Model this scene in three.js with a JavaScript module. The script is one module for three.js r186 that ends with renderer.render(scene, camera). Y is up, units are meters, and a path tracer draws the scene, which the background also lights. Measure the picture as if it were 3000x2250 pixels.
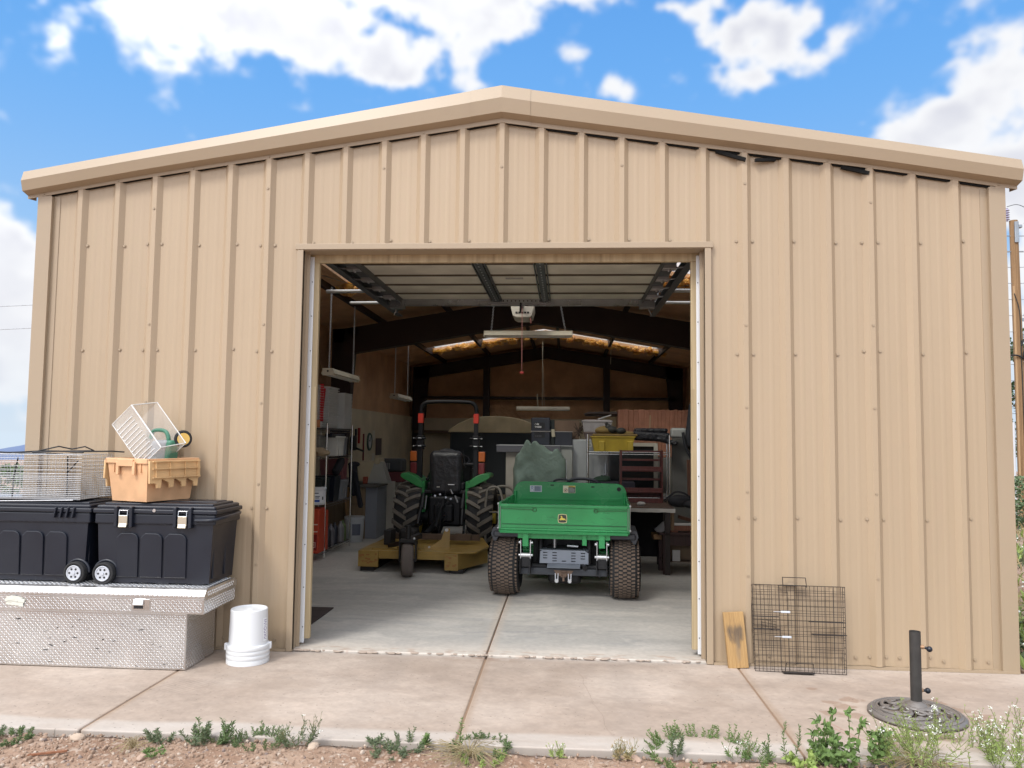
import * as THREE from 'three';
import { RoundedBoxGeometry } from 'three/addons/geometries/RoundedBoxGeometry.js';
import { mergeGeometries, mergeVertices } from 'three/addons/utils/BufferGeometryUtils.js';

// ---------- camera, sky, sun, exposure ----------
const scene = new THREE.Scene();
const rad = THREE.MathUtils.degToRad;
const camera = new THREE.PerspectiveCamera(52.02, 4 / 3, 0.05, 9000);
camera.position.set(0.5015, 1.62, 5.92);
camera.rotation.set(rad(3.88), rad(3.92), rad(0.655), 'YXZ');
scene.add(camera);
const SUN = new THREE.Vector3(-0.50, 1.10, 0.72).normalize();
const EXPOSURE = 2.0;

// seeded noise
function mulberry(a) { return () => { a |= 0; a = (a + 0x6d2b79f5) | 0; let t = Math.imul(a ^ (a >>> 15), 1 | a); t = (t + Math.imul(t ^ (t >>> 7), 61 | t)) ^ t; return ((t ^ (t >>> 14)) >>> 0) / 4294967296; }; }
const R0 = mulberry(77);
const LAT = new Float32Array(65536); { const r = mulberry(5); for (let i = 0; i < 65536; i++) LAT[i] = r(); }
const hsh = (x, y, z) => LAT[(Math.imul(x, 73856093) ^ Math.imul(y, 19349663) ^ Math.imul(z, 83492791)) >>> 3 & 65535];
const sm = (t) => t * t * (3 - 2 * t);
function noise3(x, y, z) {
  const i = Math.floor(x), j = Math.floor(y), k = Math.floor(z), u = sm(x - i), v = sm(y - j), w = sm(z - k);
  const L = (a, b, t) => a + (b - a) * t;
  return L(L(L(hsh(i, j, k), hsh(i + 1, j, k), u), L(hsh(i, j + 1, k), hsh(i + 1, j + 1, k), u), v), L(L(hsh(i, j, k + 1), hsh(i + 1, j, k + 1), u), L(hsh(i, j + 1, k + 1), hsh(i + 1, j + 1, k + 1), u), v), w);
}
function fbm3(x, y, z, o) { let s = 0, a = 0.5, n = 0; for (let q = 0; q < o; q++) { s += a * noise3(x, y, z); n += a; a *= 0.5; x = x * 2.03 + 13.7; y = y * 2.03 + 7.1; z = z * 2.03 + 3.3; } return s / n; }
// periodic 2-D noise for tiling textures (period p lattice cells)
function pn(x, y, p, s) { const i = Math.floor(x), j = Math.floor(y), u = sm(x - i), v = sm(y - j), m = (a) => ((a % p) + p) % p; const a = hsh(m(i), m(j), s), b = hsh(m(i + 1), m(j), s), c = hsh(m(i), m(j + 1), s), d = hsh(m(i + 1), m(j + 1), s); return a + (b - a) * u + (c - a) * v + (a - b - c + d) * u * v; }
function pfbm(u, v, p, o, s, ay = 1) { let t = 0, a = 0.5, n = 0; for (let q = 0; q < o; q++) { t += a * pn(u * p, v * p * ay, p, s + q * 11); n += a; a *= 0.5; p *= 2; } return t / n; }
const clamp = (x, a = 0, b = 1) => Math.min(b, Math.max(a, x));
const sst = (a, b, x) => { const t = clamp((x - a) / (b - a)); return t * t * (3 - 2 * t); };
const mix = (a, b, t) => a + (b - a) * t;
const mix3 = (a, b, t) => [mix(a[0], b[0], t), mix(a[1], b[1], t), mix(a[2], b[2], t)];

// sky: blue air with heavy fair-weather cloud, [azimuth, elevation, half width, half height, weight] of the larger banks in degrees
const BANKS = [[-29.5, 26.7, 5.1, 2.0, 1], [-21.3, 27.2, 8.9, 2.6, 1.1], [-14.7, 26.3, 5.8, 2.2, 1], [-5.8, 28.8, 6.1, 2.1, 1], [-0.4, 26.7, 2.5, 1.0, 0.7], [-10.4, 31.3, 12.5, 3.3, 1.2], [13.8, 26.7, 3.9, 2.6, 1.1], [12.5, 24.3, 2.6, 1.3, 0.9], [18.4, 25.7, 1.9, 1.5, 0.7], [7.3, 26.3, 1.3, 1.0, 0.5], [7.3, 29.1, 2.6, 0.8, 0.6], [11.2, 28.6, 3.4, 1.1, 0.7], [29.2, 22.2, 3.4, 4.4, 1.2], [25.8, 19.4, 4.1, 2.3, 1.1], [31.0, 24.1, 3.0, 2.7, 1], [30.0, 16.0, 4.4, 4.1, 1.1], [26.8, 17.9, 3.6, 1.9, 1], [31.0, 9.9, 4.3, 4.4, 1], [-38.3, 10.3, 2.6, 3.6, 1.2], [-37.7, 6.5, 3.4, 4.5, 1.2], [-40.9, 12.1, 3.2, 3.2, 1], [-19.9, 22.1, 1.2, 0.7, 0.42], [-21.8, 22.3, 0.7, 0.9, 0.36], [3.2, 24.3, 2.0, 0.9, 0.42], [20.4, 20.8, 1.0, 1.1, 0.45], [-37.6, 18.9, 0.9, 0.5, 0.6], [-35.0, 23.6, 1.3, 1.6, 0.36], [1.5, 28.6, 1.8, 0.9, 0.42], [-26.4, 23.5, 0.6, 0.3, 0.3], [22.5, 22.5, 0.5, 0.3, 0.3]];
function skyRadiance(az, el) {
  const ca = Math.cos(az), sa = Math.sin(az), ce = Math.cos(el), y = Math.sin(el), x = sa * ce, z = -ca * ce;
  if (y < 0) return [0.35, 0.41, 0.47];
  const azd = az * 180 / Math.PI, eld = el * 180 / Math.PI, h = Math.max(y, 0);
  // clear air
  const t = Math.pow(1 - clamp(h), 4.5), t2 = sst(0.42, 0.02, h);
  let air = mix3([0.10, 0.33, 0.80], [0.125, 0.41, 0.90], sst(0.62, 0.36, h));
  air = mix3(air, [0.34, 0.63, 0.96], t2 * 0.8);
  air = mix3(air, [0.62, 0.74, 0.86], t * 0.9);
  // cloud field
  const wx = fbm3(x * 9 + 4, y * 9, z * 9, 3) - 0.5, wz = fbm3(x * 9 + 31, y * 9 + 9, z * 9, 3) - 0.5;
  const f = fbm3((x + wx * 0.06) * 11, (y + wz * 0.05) * 15, (z + wz * 0.06) * 11, 7);
  const big = fbm3(x * 2.3 + 9, y * 3.2, z * 2.3 + 2, 3);
  let bank = 0;
  for (const b of BANKS) { let da = azd - b[0]; da = (da - Math.round(da / 360) * 360) * ce; const de = eld - b[1], q = (da / b[2]) ** 2 + (de / b[3]) ** 2; if (q < 6) bank = Math.max(bank, b[4] * Math.exp(-q * 0.75)); }
  const infront = Math.abs(azd) < 62 && eld < 44 ? sst(62, 46, Math.abs(azd)) * sst(44, 35, eld) : 0;
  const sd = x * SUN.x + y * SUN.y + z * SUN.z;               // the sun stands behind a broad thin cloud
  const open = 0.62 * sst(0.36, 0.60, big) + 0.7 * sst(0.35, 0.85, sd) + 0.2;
  const cover = mix(open, Math.min(1, bank), infront);
  const fine = fbm3((x + wz * 0.05) * 42, (y + wx * 0.04) * 52, (z + wx * 0.05) * 42, 4);
  const q = cover * 0.86 + 0.05 + (f - 0.5) * 1.5 + (fine - 0.5) * 0.62, wisp = cover * 0.55 + 0.12 + (f - 0.5) * 1.2 + (fine - 0.5) * 0.7;
  const d = Math.max(sst(0.40, 0.72, q), 0.55 * sst(0.30, 0.70, wisp));
  const thick = sst(0.66, 1.12, q);
  const lumps = fbm3(x * 16 + 5, y * 22 + 3, z * 16, 4);
  let c = mix3([0.93, 0.94, 0.965], [0.72, 0.735, 0.81], thick * (0.4 + 0.6 * sst(0.3, 0.7, lumps)));
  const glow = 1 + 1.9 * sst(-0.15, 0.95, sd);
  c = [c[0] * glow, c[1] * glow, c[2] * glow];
  const haze = sst(0.14, 0.0, h) * 0.5;
  return mix3(mix3(air, c, d), [0.74, 0.82, 0.90], haze).map((k) => k / 1.95);
}
{
  const W = 2048, H = 1024, data = new Float32Array(W * H * 4);
  for (let j = 0; j < H; j++) {
    const el = ((j + 0.5) / H - 0.5) * Math.PI;
    for (let i = 0; i < W; i++) {
      const th = ((i + 0.5) / W - 0.5) * 2 * Math.PI;         // three: u = atan2(z, x) / 2pi + 0.5
      const az = Math.atan2(Math.cos(th), -Math.sin(th));
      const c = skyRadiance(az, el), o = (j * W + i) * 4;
      data[o] = c[0]; data[o + 1] = c[1]; data[o + 2] = c[2]; data[o + 3] = 1;
    }
  }
  const sky = new THREE.DataTexture(data, W, H, THREE.RGBAFormat, THREE.FloatType);
  sky.mapping = THREE.EquirectangularReflectionMapping; sky.magFilter = THREE.LinearFilter; sky.minFilter = THREE.LinearFilter; sky.needsUpdate = true;
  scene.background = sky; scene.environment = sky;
}
const sun = new THREE.DirectionalLight(new THREE.Color().setRGB(1, 0.96, 0.90), 1.15);
sun.position.copy(SUN).multiplyScalar(30); sun.target.position.set(0, 0, -2); scene.add(sun, sun.target);
sun.castShadow = true; sun.shadow.radius = 26; sun.shadow.mapSize.set(2048, 2048);
Object.assign(sun.shadow.camera, { left: -14, right: 14, top: 14, bottom: -14, near: 1, far: 80 });

const renderer = new THREE.WebGLRenderer({ antialias: true });
renderer.setSize(1024, 768);
renderer.toneMapping = THREE.LinearToneMapping;
renderer.toneMappingExposure = EXPOSURE;
renderer.shadowMap.enabled = true;
if (renderer.domElement) document.body.appendChild(renderer.domElement);

// ---------- geometry helpers ----------
const P3 = (x, y, z) => new THREE.Vector3(x, y, z);
const E_ = new THREE.Euler(), M_ = new THREE.Matrix4(), Q_ = new THREE.Quaternion(), ONE = P3(1, 1, 1);
function put(g, x = 0, y = 0, z = 0, rx = 0, ry = 0, rz = 0) { M_.compose(P3(x, y, z), Q_.setFromEuler(E_.set(rx, ry, rz, 'YXZ')), ONE); g.applyMatrix4(M_); return g; }
const box = (w, h, d, x, y, z, rx, ry, rz) => put(new THREE.BoxGeometry(w, h, d), x, y, z, rx, ry, rz);
const rbox = (w, h, d, r, x, y, z, rx, ry, rz) => put(new RoundedBoxGeometry(w, h, d, 2, Math.min(r, w / 2.01, h / 2.01, d / 2.01)), x, y, z, rx, ry, rz);
const b2 = (x0, x1, y0, y1, z0, z1) => box(Math.abs(x1 - x0), Math.abs(y1 - y0), Math.abs(z1 - z0), (x0 + x1) / 2, (y0 + y1) / 2, (z0 + z1) / 2);
const rb2 = (x0, x1, y0, y1, z0, z1, r = 0.008) => rbox(Math.abs(x1 - x0), Math.abs(y1 - y0), Math.abs(z1 - z0), r, (x0 + x1) / 2, (y0 + y1) / 2, (z0 + z1) / 2);
const cyl = (rt, rb, h, x = 0, y = 0, z = 0, seg = 16, rx = 0, ry = 0, rz = 0, open = false) => put(new THREE.CylinderGeometry(rt, rb, h, seg, 1, open), x, y, z, rx, ry, rz);
const cx = (r, w, x, y, z, seg = 20) => cyl(r, r, w, x, y, z, seg, 0, 0, Math.PI / 2);
const cz = (r, w, x, y, z, seg = 20) => cyl(r, r, w, x, y, z, seg, Math.PI / 2, 0, 0);
const ball = (r, x, y, z, sx = 1, sy = 1, sz = 1, a = 14, b = 10) => { const g = new THREE.SphereGeometry(r, a, b); g.scale(sx, sy, sz); return put(g, x, y, z); };
const UP = P3(0, 1, 0);
function rod(a, b, r, seg = 6, r2 = r) { const A = P3(...a), B = P3(...b), d = B.clone().sub(A), g = new THREE.CylinderGeometry(r2, r, d.length(), seg, 1); Q_.setFromUnitVectors(UP, d.clone().normalize()); M_.compose(A.add(B).multiplyScalar(0.5), Q_, ONE); return g.applyMatrix4(M_); }
function beam(a, b, w, h) { const A = P3(...a), B = P3(...b), d = B.clone().sub(A), g = new THREE.BoxGeometry(w, h, d.length()); const m = new THREE.Matrix4().lookAt(B, A, UP); m.setPosition(A.add(B).multiplyScalar(0.5)); return g.applyMatrix4(m); }
function path(pts, r, seg = 6) { const out = []; for (let i = 0; i + 1 < pts.length; i++) { out.push(rod(pts[i], pts[i + 1], r, seg)); if (i) out.push(ball(r, ...pts[i], 1, 1, 1, seg, 5)); } return out; }
const tube = (pts, r, n = 40, seg = 8, closed = false) => new THREE.TubeGeometry(new THREE.CatmullRomCurve3(pts.map((p) => P3(...p)), closed), n, r, seg, closed);
const lathe = (pts, seg = 32) => new THREE.LatheGeometry(pts.map((p) => new THREE.Vector2(...p)), seg);
function poly(pts, depth, bevel = 0) { const s = new THREE.Shape(pts.map((p) => new THREE.Vector2(...p))); return new THREE.ExtrudeGeometry(s, { depth, bevelEnabled: bevel > 0, bevelSize: bevel, bevelThickness: bevel, bevelSegments: 2, steps: 1 }); }
const move = (g, x = 0, y = 0, z = 0, rx = 0, ry = 0, rz = 0) => put(g, x, y, z, rx, ry, rz);
// frustum box: bottom w0 x d0, top w1 x d1, height h, base at y = 0
function taper(w0, d0, w1, d1, h) { const g = new THREE.BoxGeometry(1, 1, 1), p = g.attributes.position; for (let i = 0; i < p.count; i++) { const t = p.getY(i) > 0; p.setXYZ(i, p.getX(i) * (t ? w1 : w0), t ? h : 0, p.getZ(i) * (t ? d1 : d0)); } g.computeVertexNormals(); return g; }
function quadSheet(rows) { // rows: arrays of [x,y,z]; flat facets
  const pos = []; for (let i = 0; i + 1 < rows.length; i++) for (let j = 0; j + 1 < rows[i].length; j++) { const a = rows[i][j], b = rows[i][j + 1], c = rows[i + 1][j + 1], d = rows[i + 1][j]; pos.push(...a, ...b, ...c, ...a, ...c, ...d); }
  const g = new THREE.BufferGeometry(); g.setAttribute('position', new THREE.Float32BufferAttribute(pos, 3)); g.computeVertexNormals(); return g;
}
function planar(g) { // box-projected uv in metres
  const p = g.attributes.position, n = g.attributes.normal, uv = new Float32Array(p.count * 2);
  for (let i = 0; i < p.count; i += 3) {
    const nx = Math.abs(n.getX(i) + n.getX(i + 1) + n.getX(i + 2)), ny = Math.abs(n.getY(i) + n.getY(i + 1) + n.getY(i + 2)), nz = Math.abs(n.getZ(i) + n.getZ(i + 1) + n.getZ(i + 2));
    for (let k = i; k < i + 3 && k < p.count; k++) { const x = p.getX(k), y = p.getY(k), z = p.getZ(k); if (ny >= nx && ny >= nz) { uv[k * 2] = x; uv[k * 2 + 1] = z; } else if (nx >= nz) { uv[k * 2] = z; uv[k * 2 + 1] = y; } else { uv[k * 2] = x; uv[k * 2 + 1] = y; } }
  }
  g.setAttribute('uv', new THREE.BufferAttribute(uv, 2)); return g;
}
function fuse(list) {
  const out = [].concat(list).flat(3).map((g) => { let q = g.index ? g.toNonIndexed() : g; if (!q.attributes.normal) q.computeVertexNormals(); if (q === g) q = g.clone(); for (const k of Object.keys(q.attributes)) if (!['position', 'normal', 'uv'].includes(k)) q.deleteAttribute(k); if (!q.attributes.uv) q.setAttribute('uv', new THREE.Float32BufferAttribute(new Float32Array(q.attributes.position.count * 2), 2)); q.morphAttributes = {}; return q; });
  return out.length > 1 ? mergeGeometries(out) : out[0];
}
const names = {};
function numbered(n) { if (!(n in names)) { names[n] = 0; return n; } names[n]++; return n + '_' + String(names[n]).padStart(3, '0'); }
function part(name, geos, mat, parent, opt = {}) {
  let g = fuse(geos); if (!opt.uv) planar(g);
  const m = new THREE.Mesh(g, mat); m.name = name; m.castShadow = m.receiveShadow = true;
  if (opt.kind) m.userData.kind = opt.kind; if (opt.label) m.userData.label = opt.label;
  parent.add(m); return m;
}
function thing(name, label, category, pos = [0, 0, 0], ry = 0, group) {
  const o = new THREE.Group(); o.name = numbered(name); o.position.set(...pos); o.rotation.y = ry; o.userData = { label, category }; if (group) o.userData.group = group; scene.add(o); return o;
}
function single(name, label, category, geos, mat, pos = [0, 0, 0], ry = 0, group) { const m = part(numbered(name), geos, mat, scene); m.position.set(...pos); m.rotation.y = ry; m.userData = { label, category }; if (group) m.userData.group = group; return m; }
function struct(name, geos, mat, opt) { const m = part(name, geos, mat, scene, opt); m.userData.kind = 'structure'; return m; }

// ---------- textures ----------
function tex(w, h, fn, srgb = false, rx = 1, ry = 1) {
  const d = new Uint8Array(w * h * 4);
  for (let j = 0; j < h; j++) for (let i = 0; i < w; i++) { const c = fn((i + 0.5) / w, (j + 0.5) / h), o = (j * w + i) * 4; for (let k = 0; k < 3; k++) { let v = c.length ? c[k] : c; v = clamp(v); if (srgb) v = v <= 0.0031308 ? 12.92 * v : 1.055 * Math.pow(v, 1 / 2.4) - 0.055; d[o + k] = Math.round(v * 255); } d[o + 3] = 255; }
  const t = new THREE.DataTexture(d, w, h); t.wrapS = t.wrapT = THREE.RepeatWrapping; t.magFilter = THREE.LinearFilter; t.minFilter = THREE.LinearMipmapLinearFilter; t.generateMipmaps = true; if (srgb) t.colorSpace = THREE.SRGBColorSpace; t.repeat.set(rx, ry); t.needsUpdate = true; return t;
}
const rep = (t, rx, ry) => { const c = t.clone(); c.repeat.set(rx, ry); c.needsUpdate = true; return c; };
// neutral mottling (multiplies a base colour), streaks, rough bump
const T_mottle = tex(512, 512, (u, v) => { const f = pfbm(u, v, 4, 6, 1); const c = 0.74 + 0.5 * (f - 0.25); return [c, c, c]; }, true);
const T_streak = tex(512, 512, (u, v) => { const f = pfbm(u, v, 32, 2, 40, 0.0625), g = pfbm(u, v, 3, 5, 61); const c = 0.93 + 0.010 * (f - 0.5) + 0.09 * (g - 0.5); return [c, c * (0.995 + 0.01 * g), c * (0.985 + 0.03 * g)]; }, true);
const T_grit = tex(512, 512, (u, v) => pfbm(u, v, 32, 5, 3));
const T_dust = tex(512, 512, (u, v) => { const f = pfbm(u, v, 5, 6, 21); return 0.45 + 0.5 * f; });
const T_wrink = tex(512, 512, (u, v) => { const a = pfbm(u, v, 5, 5, 91), b = pfbm(u, v, 6, 5, 95); return 1 - Math.abs(a * 2 - 1) * 0.9 - Math.abs(b * 2 - 1) * 0.4; });
const T_wood = tex(512, 512, (u, v) => { const w = pfbm(u, v, 4, 3, 31) * 0.35; const g = pfbm(u + w * 0.05, v, 28, 4, 33, 0.0714), k = pfbm(u, v, 60, 2, 37, 0.05); const c = 0.6 + 0.42 * g - 0.15 * (k > 0.62 ? k : 0.3); return [c, c * (0.92 + 0.06 * g), c * (0.80 + 0.14 * g)]; }, true);
// materials
const col = (r, g, b) => new THREE.Color().setRGB(r, g, b);
function M(r, g, b, rough = 0.6, metal = 0, extra = {}) { return new THREE.MeshStandardMaterial({ color: col(r, g, b), roughness: rough, metalness: metal, ...extra }); }
const mott = { map: T_mottle }, dusty = { map: T_mottle, roughnessMap: T_dust };
const tan = M(0.412, 0.312, 0.209, 0.45, 0, { map: rep(T_streak, 0.45, 0.2), bumpMap: rep(T_mottle, 0.7, 0.45), bumpScale: 0.004 });
const tanTrim = M(0.372, 0.286, 0.196, 0.42, 0, { map: rep(T_streak, 0.3, 0.3) });
const foam = M(0.004, 0.004, 0.004, 1);
const steelDark = M(0.035, 0.022, 0.02, 0.6, 0, mott);
const galv = M(0.42, 0.44, 0.46, 0.42, 0.85, { map: T_mottle, roughnessMap: T_dust });
const zinc = M(0.62, 0.63, 0.65, 0.33, 0.9);
const chrome = M(0.72, 0.72, 0.72, 0.22, 1);
const white = M(0.70, 0.715, 0.73, 0.38);
const blackPl = M(0.0085, 0.0115, 0.021, 0.58, 0, { map: T_mottle, roughnessMap: T_dust });
const blackMt = M(0.018, 0.018, 0.02, 0.55, 0.2, { map: T_mottle });
const rubber = M(0.022, 0.022, 0.023, 0.82, 0, mott);
const rubberDust = M(0.17, 0.125, 0.095, 0.95, 0, { map: rep(T_mottle, 6, 6) });
const woodLt = M(0.54, 0.44, 0.285, 0.62, 0, { map: rep(T_wood, 1.2, 0.5) });
const woodMid = M(0.42, 0.25, 0.12, 0.62, 0, { map: rep(T_wood, 1.4, 1.4) });
const woodRed = M(0.15, 0.035, 0.03, 0.42, 0, { map: rep(T_wood, 2, 2) });
const greenV = M(0.048, 0.38, 0.125, 0.36, 0, { map: rep(T_mottle, 0.7, 0.7), roughnessMap: T_dust });
const yellowM = M(0.36, 0.225, 0.055, 0.55, 0, { map: rep(T_mottle, 2, 2), roughnessMap: T_dust });
const aluminium = M(0.74, 0.73, 0.72, 0.38, 0.92, { map: rep(T_mottle, 0.8, 0.8), roughnessMap: T_dust });
// ---------- setting: ground, apron, floor, hills ----------
const K = 0.166;                                   // roof pitch
function ease(list) { return list; }
function axis(lo, hi, step, far, grow) { const a = []; for (let x = lo; x <= hi + 1e-6; x += step) a.push(x); let s = step, x = hi; while (x < far) { s *= grow; x += s; a.push(x); } s = step; x = lo; while (x > -far) { s *= grow; x -= s; a.unshift(x); } return a; }
function groundY(x, z) {
  const d = Math.hypot(x, z), fade = sst(12, 7, d);
  let y = -0.016 - 0.03 * Math.max(0, d - 8);
  if (z < 1.72 && x > -6 && x < 3.78 && z > -15) return -0.2;
  y += fade * ((fbm3(x * 1.3, 0, z * 1.3, 3) - 0.55) * 0.035 + (fbm3(x * 9, 2, z * 9, 3) - 0.55) * 0.022 + (noise3(x * 38, 5, z * 38) - 0.5) * 0.008);
  y += (1 - fade) * (fbm3(x * 0.08, 0, z * 0.08, 3) - 0.5) * Math.min(d * 0.03, 4);
  const edge = sst(2.1, 1.68, z) * (z > 1.6 ? 1 : 0) * fade;
  return Math.min(y + edge * (0.002 + 0.016 * fbm3(x * 3, 7, 1, 3)), d < 9 ? -0.003 : y);
}
{
  const xs = axis(-4.6, 4.6, 0.035, 5000, 1.16), zs = axis(1.5, 3.2, 0.035, 5000, 1.16);
  const pos = [], uv = [], idx = [], nx = xs.length;
  for (const z of zs) for (const x of xs) { pos.push(x, groundY(x, z), z); uv.push(x / 1.6, z / 1.6); }
  for (let j = 0; j + 1 < zs.length; j++) for (let i = 0; i + 1 < nx; i++) { const a = j * nx + i; idx.push(a, a + nx, a + 1, a + 1, a + nx, a + nx + 1); }
  const g = new THREE.BufferGeometry(); g.setAttribute('position', new THREE.Float32BufferAttribute(pos, 3)); g.setAttribute('uv', new THREE.Float32BufferAttribute(uv, 2)); g.setIndex(idx); g.computeVertexNormals();
  const T = tex(1024, 1024, (u, v) => { const a = pfbm(u, v, 5, 6, 201), b = pfbm(u, v, 60, 3, 231), s = pfbm(u, v, 110, 2, 251); let c = mix3([0.22, 0.133, 0.086], [0.32, 0.222, 0.16], sst(0.3, 0.7, a)); c = mix3(c, [0.38, 0.30, 0.24], sst(0.58, 0.75, b) * 0.8); c = mix3(c, [0.24, 0.15, 0.10], sst(0.62, 0.8, s) * 0.6); return c; }, true);
  const B = tex(1024, 1024, (u, v) => 0.5 * pfbm(u, v, 60, 4, 231) + 0.5 * pfbm(u, v, 14, 4, 221));
  const m = new THREE.Mesh(g, new THREE.MeshStandardMaterial({ map: T, bumpMap: B, bumpScale: 0.02, roughness: 0.97 })); m.name = 'ground'; m.userData.kind = 'structure'; m.receiveShadow = true; scene.add(m);
}
{ // distant mountain past the left corner, air haze painted in as its blue colour
  const pos = [], idx = [], n = 40, r = 26;
  for (let j = 0; j <= r; j++) for (let i = 0; i <= n; i++) { const t = j / r, a = i / n * Math.PI * 2, rr = t * 620 * (1 + 0.25 * (fbm3(Math.cos(a) * 2 + 5, Math.sin(a) * 2, 1, 3) - 0.5)); const y = -16 - 118 * Math.pow(t, 0.85) + (fbm3(Math.cos(a) * rr / 90, Math.sin(a) * rr / 90, 4, 4) - 0.5) * 24 * Math.min(1, t * 4); pos.push(-1980 + Math.cos(a) * rr, y, -3000 + Math.sin(a) * rr); }
  for (let j = 0; j < r; j++) for (let i = 0; i < n; i++) { const a = j * (n + 1) + i; idx.push(a, a + 1, a + n + 1, a + 1, a + n + 2, a + n + 1); }
  const g = new THREE.BufferGeometry(); g.setAttribute('position', new THREE.Float32BufferAttribute(pos, 3)); g.setIndex(idx); g.computeVertexNormals();
  const m = struct('mountain', g, M(0.10, 0.14, 0.24, 1)); m.userData.label = 'distant mountain slope with painted blue haze beyond the left corner of the building';
}
function reUV(mesh, fn) { const p = mesh.geometry.attributes.position, u = mesh.geometry.attributes.uv; for (let i = 0; i < p.count; i++) { const [a, b] = fn(p.getX(i), p.getZ(i), p.getY(i)); u.setXY(i, a, b); } }
{ // pink concrete apron, four slabs divided by tooled joints
  const X0 = -5.7, X1 = 3.79, Z1 = 1.67, WX = X1 - X0;
  const joints = [-2.138, -0.072, 1.742];
  const spots = [[2.30, 0.72, 0.07, 0.045], [2.22, 0.86, 0.06, 0.05], [2.16, 0.78, 0.05, 0.03], [2.2, 1.02, 0.08, 0.05], [2.09, 0.98, 0.05, 0.05], [2.12, 0.52, 0.04, 0.025], [2.78, 0.72, 0.09, 0.06], [2.9, 0.86, 0.09, 0.05], [2.93, 1.0, 0.08, 0.07], [3.0, 0.95, 0.05, 0.04], [2.35, 1.36, 0.08, 0.04], [2.25, 1.42, 0.06, 0.05], [2.6, 1.33, 0.1, 0.05]];
  const T = tex(2048, 512, (u, v) => {
    const x = X0 + u * WX, z = v * Z1;
    const a = fbm3(x * 1.1, 3, z * 1.8, 5), b = fbm3(x * 9, 1, z * 14, 4), c0 = fbm3(x * 42, 8, z * 42, 3);
    let c = mix3([0.345, 0.275, 0.222], [0.435, 0.36, 0.30], sst(0.3, 0.7, a));
    c = c.map((q) => q * (0.82 + 0.3 * b) * (0.90 + 0.2 * c0));
    { const st = fbm3(x * 2.1 + 7, 2, z * 2.6 + 4, 4); c = mix3(c, [0.29, 0.225, 0.175], sst(0.58, 0.74, st) * 0.38); const cr = Math.abs(x - 0.62 - 0.16 * (fbm3(z * 2.4, 3, 8, 4) - 0.5) - z * 0.10), c2 = Math.abs(z - 0.83 - 0.22 * (fbm3(x * 1.3, 9, 2, 4) - 0.5)); if (z > 0.35) c = mix3(c, [0.2, 0.15, 0.12], sst(0.0035, 0.0005, cr) * 0.45); if (x < -3 || (x > 0.7 && x < 1.65)) c = mix3(c, [0.22, 0.16, 0.13], sst(0.003, 0.0005, c2) * 0.35); for (const tx of [-0.72, 0.86]) c = mix3(c, [0.27, 0.23, 0.20], sst(0.13, 0.05, Math.abs(x - tx - 0.05 * Math.sin(z * 2))) * 0.16 * (0.5 + b)); }
    const e = z - 1.47 - 0.06 * (fbm3(x * 2.2, 6, 0, 4) - 0.5);
    c = mix3(c, [0.46, 0.42, 0.38], sst(0, 0.07, e) * 0.75 * (0.6 + 0.6 * fbm3(x * 6, 4, z * 20, 3)));
    c = mix3(c, [0.42, 0.375, 0.335], sst(0.12, 0.0, z) * 0.5);
    for (const jx of joints) { const w = Math.abs(x - jx - 0.012); c = mix3(c, [0.29, 0.20, 0.135], sst(0.05, 0.0, w) * 0.5 * (0.4 + fbm3(x * 8, 2, z * 5, 3))); }
    c = mix3(c, [0.28, 0.20, 0.15], sst(0.3, 0.0, Math.hypot((x + 0.1) * 0.7, (z - 0.06) * 2.6)) * sst(0.42, 0.65, fbm3(x * 14, 5, z * 22, 4)) * 0.9);
    for (const s of spots) { const q = Math.hypot((x - s[0]) / s[2], (z - s[1]) / s[3]) + (fbm3(x * 26, 3, z * 26, 3) - 0.5) * 1.3; c = mix3(c, [0.24, 0.155, 0.105], sst(1.05, 0.7, q) * 0.6 + 0.22 * sst(0.28, 0.0, Math.abs(q - 0.95))); }
    for (let k = 0; k < 7; k++) { const lx = -1.95 + k * 0.035, t = (z - 0.72 - k * 0.012) / 0.26; if (t > 0 && t < 1) { const w = Math.abs(x - (lx + t * -0.17)); c = mix3(c, [0.20, 0.16, 0.13], sst(0.006, 0.001, w) * (0.25 + 0.6 * hsh(k, Math.floor(t * 14), 3))); } }
    for (const [ax, az, bx, bz] of [[2.02, 1.12, 2.13, 1.42], [1.99, 1.15, 2.08, 1.36]]) { const t = clamp(((x - ax) * (bx - ax) + (z - az) * (bz - az)) / ((bx - ax) ** 2 + (bz - az) ** 2)); const w = Math.hypot(x - ax - t * (bx - ax), z - az - t * (bz - az)); c = mix3(c, [0.33, 0.19, 0.15], sst(0.012, 0.002, w) * 0.6); }
    { const q = Math.abs(Math.hypot((x - 2.56) / 0.17, (z - 0.31) / 0.10) - 1) ; c = mix3(c, [0.30, 0.22, 0.15], sst(0.035, 0.0, q) * 0.55 * (z > 0.27 ? 1 : 0.2)); }
    const sp = hsh(Math.floor(x * 160), Math.floor(z * 160), 9); if (sp > 0.9975) c = c.map((q) => q * 0.5); if (sp < 0.0015) c = c.map((q) => q * 1.2);
    return c;
  }, true);
  const B = tex(512, 512, (u, v) => 0.6 * pfbm(u, v, 6, 5, 301) + 0.4 * pfbm(u, v, 70, 3, 311), false, 4.7, 0.9);
  const m = new THREE.MeshStandardMaterial({ map: T, bumpMap: B, bumpScale: 0.006, roughness: 0.9 });
  const apron = new THREE.Group(); apron.name = 'concrete_apron'; apron.userData = { kind: 'structure' }; scene.add(apron);
  const xs = [X0, ...joints, X1];
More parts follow.
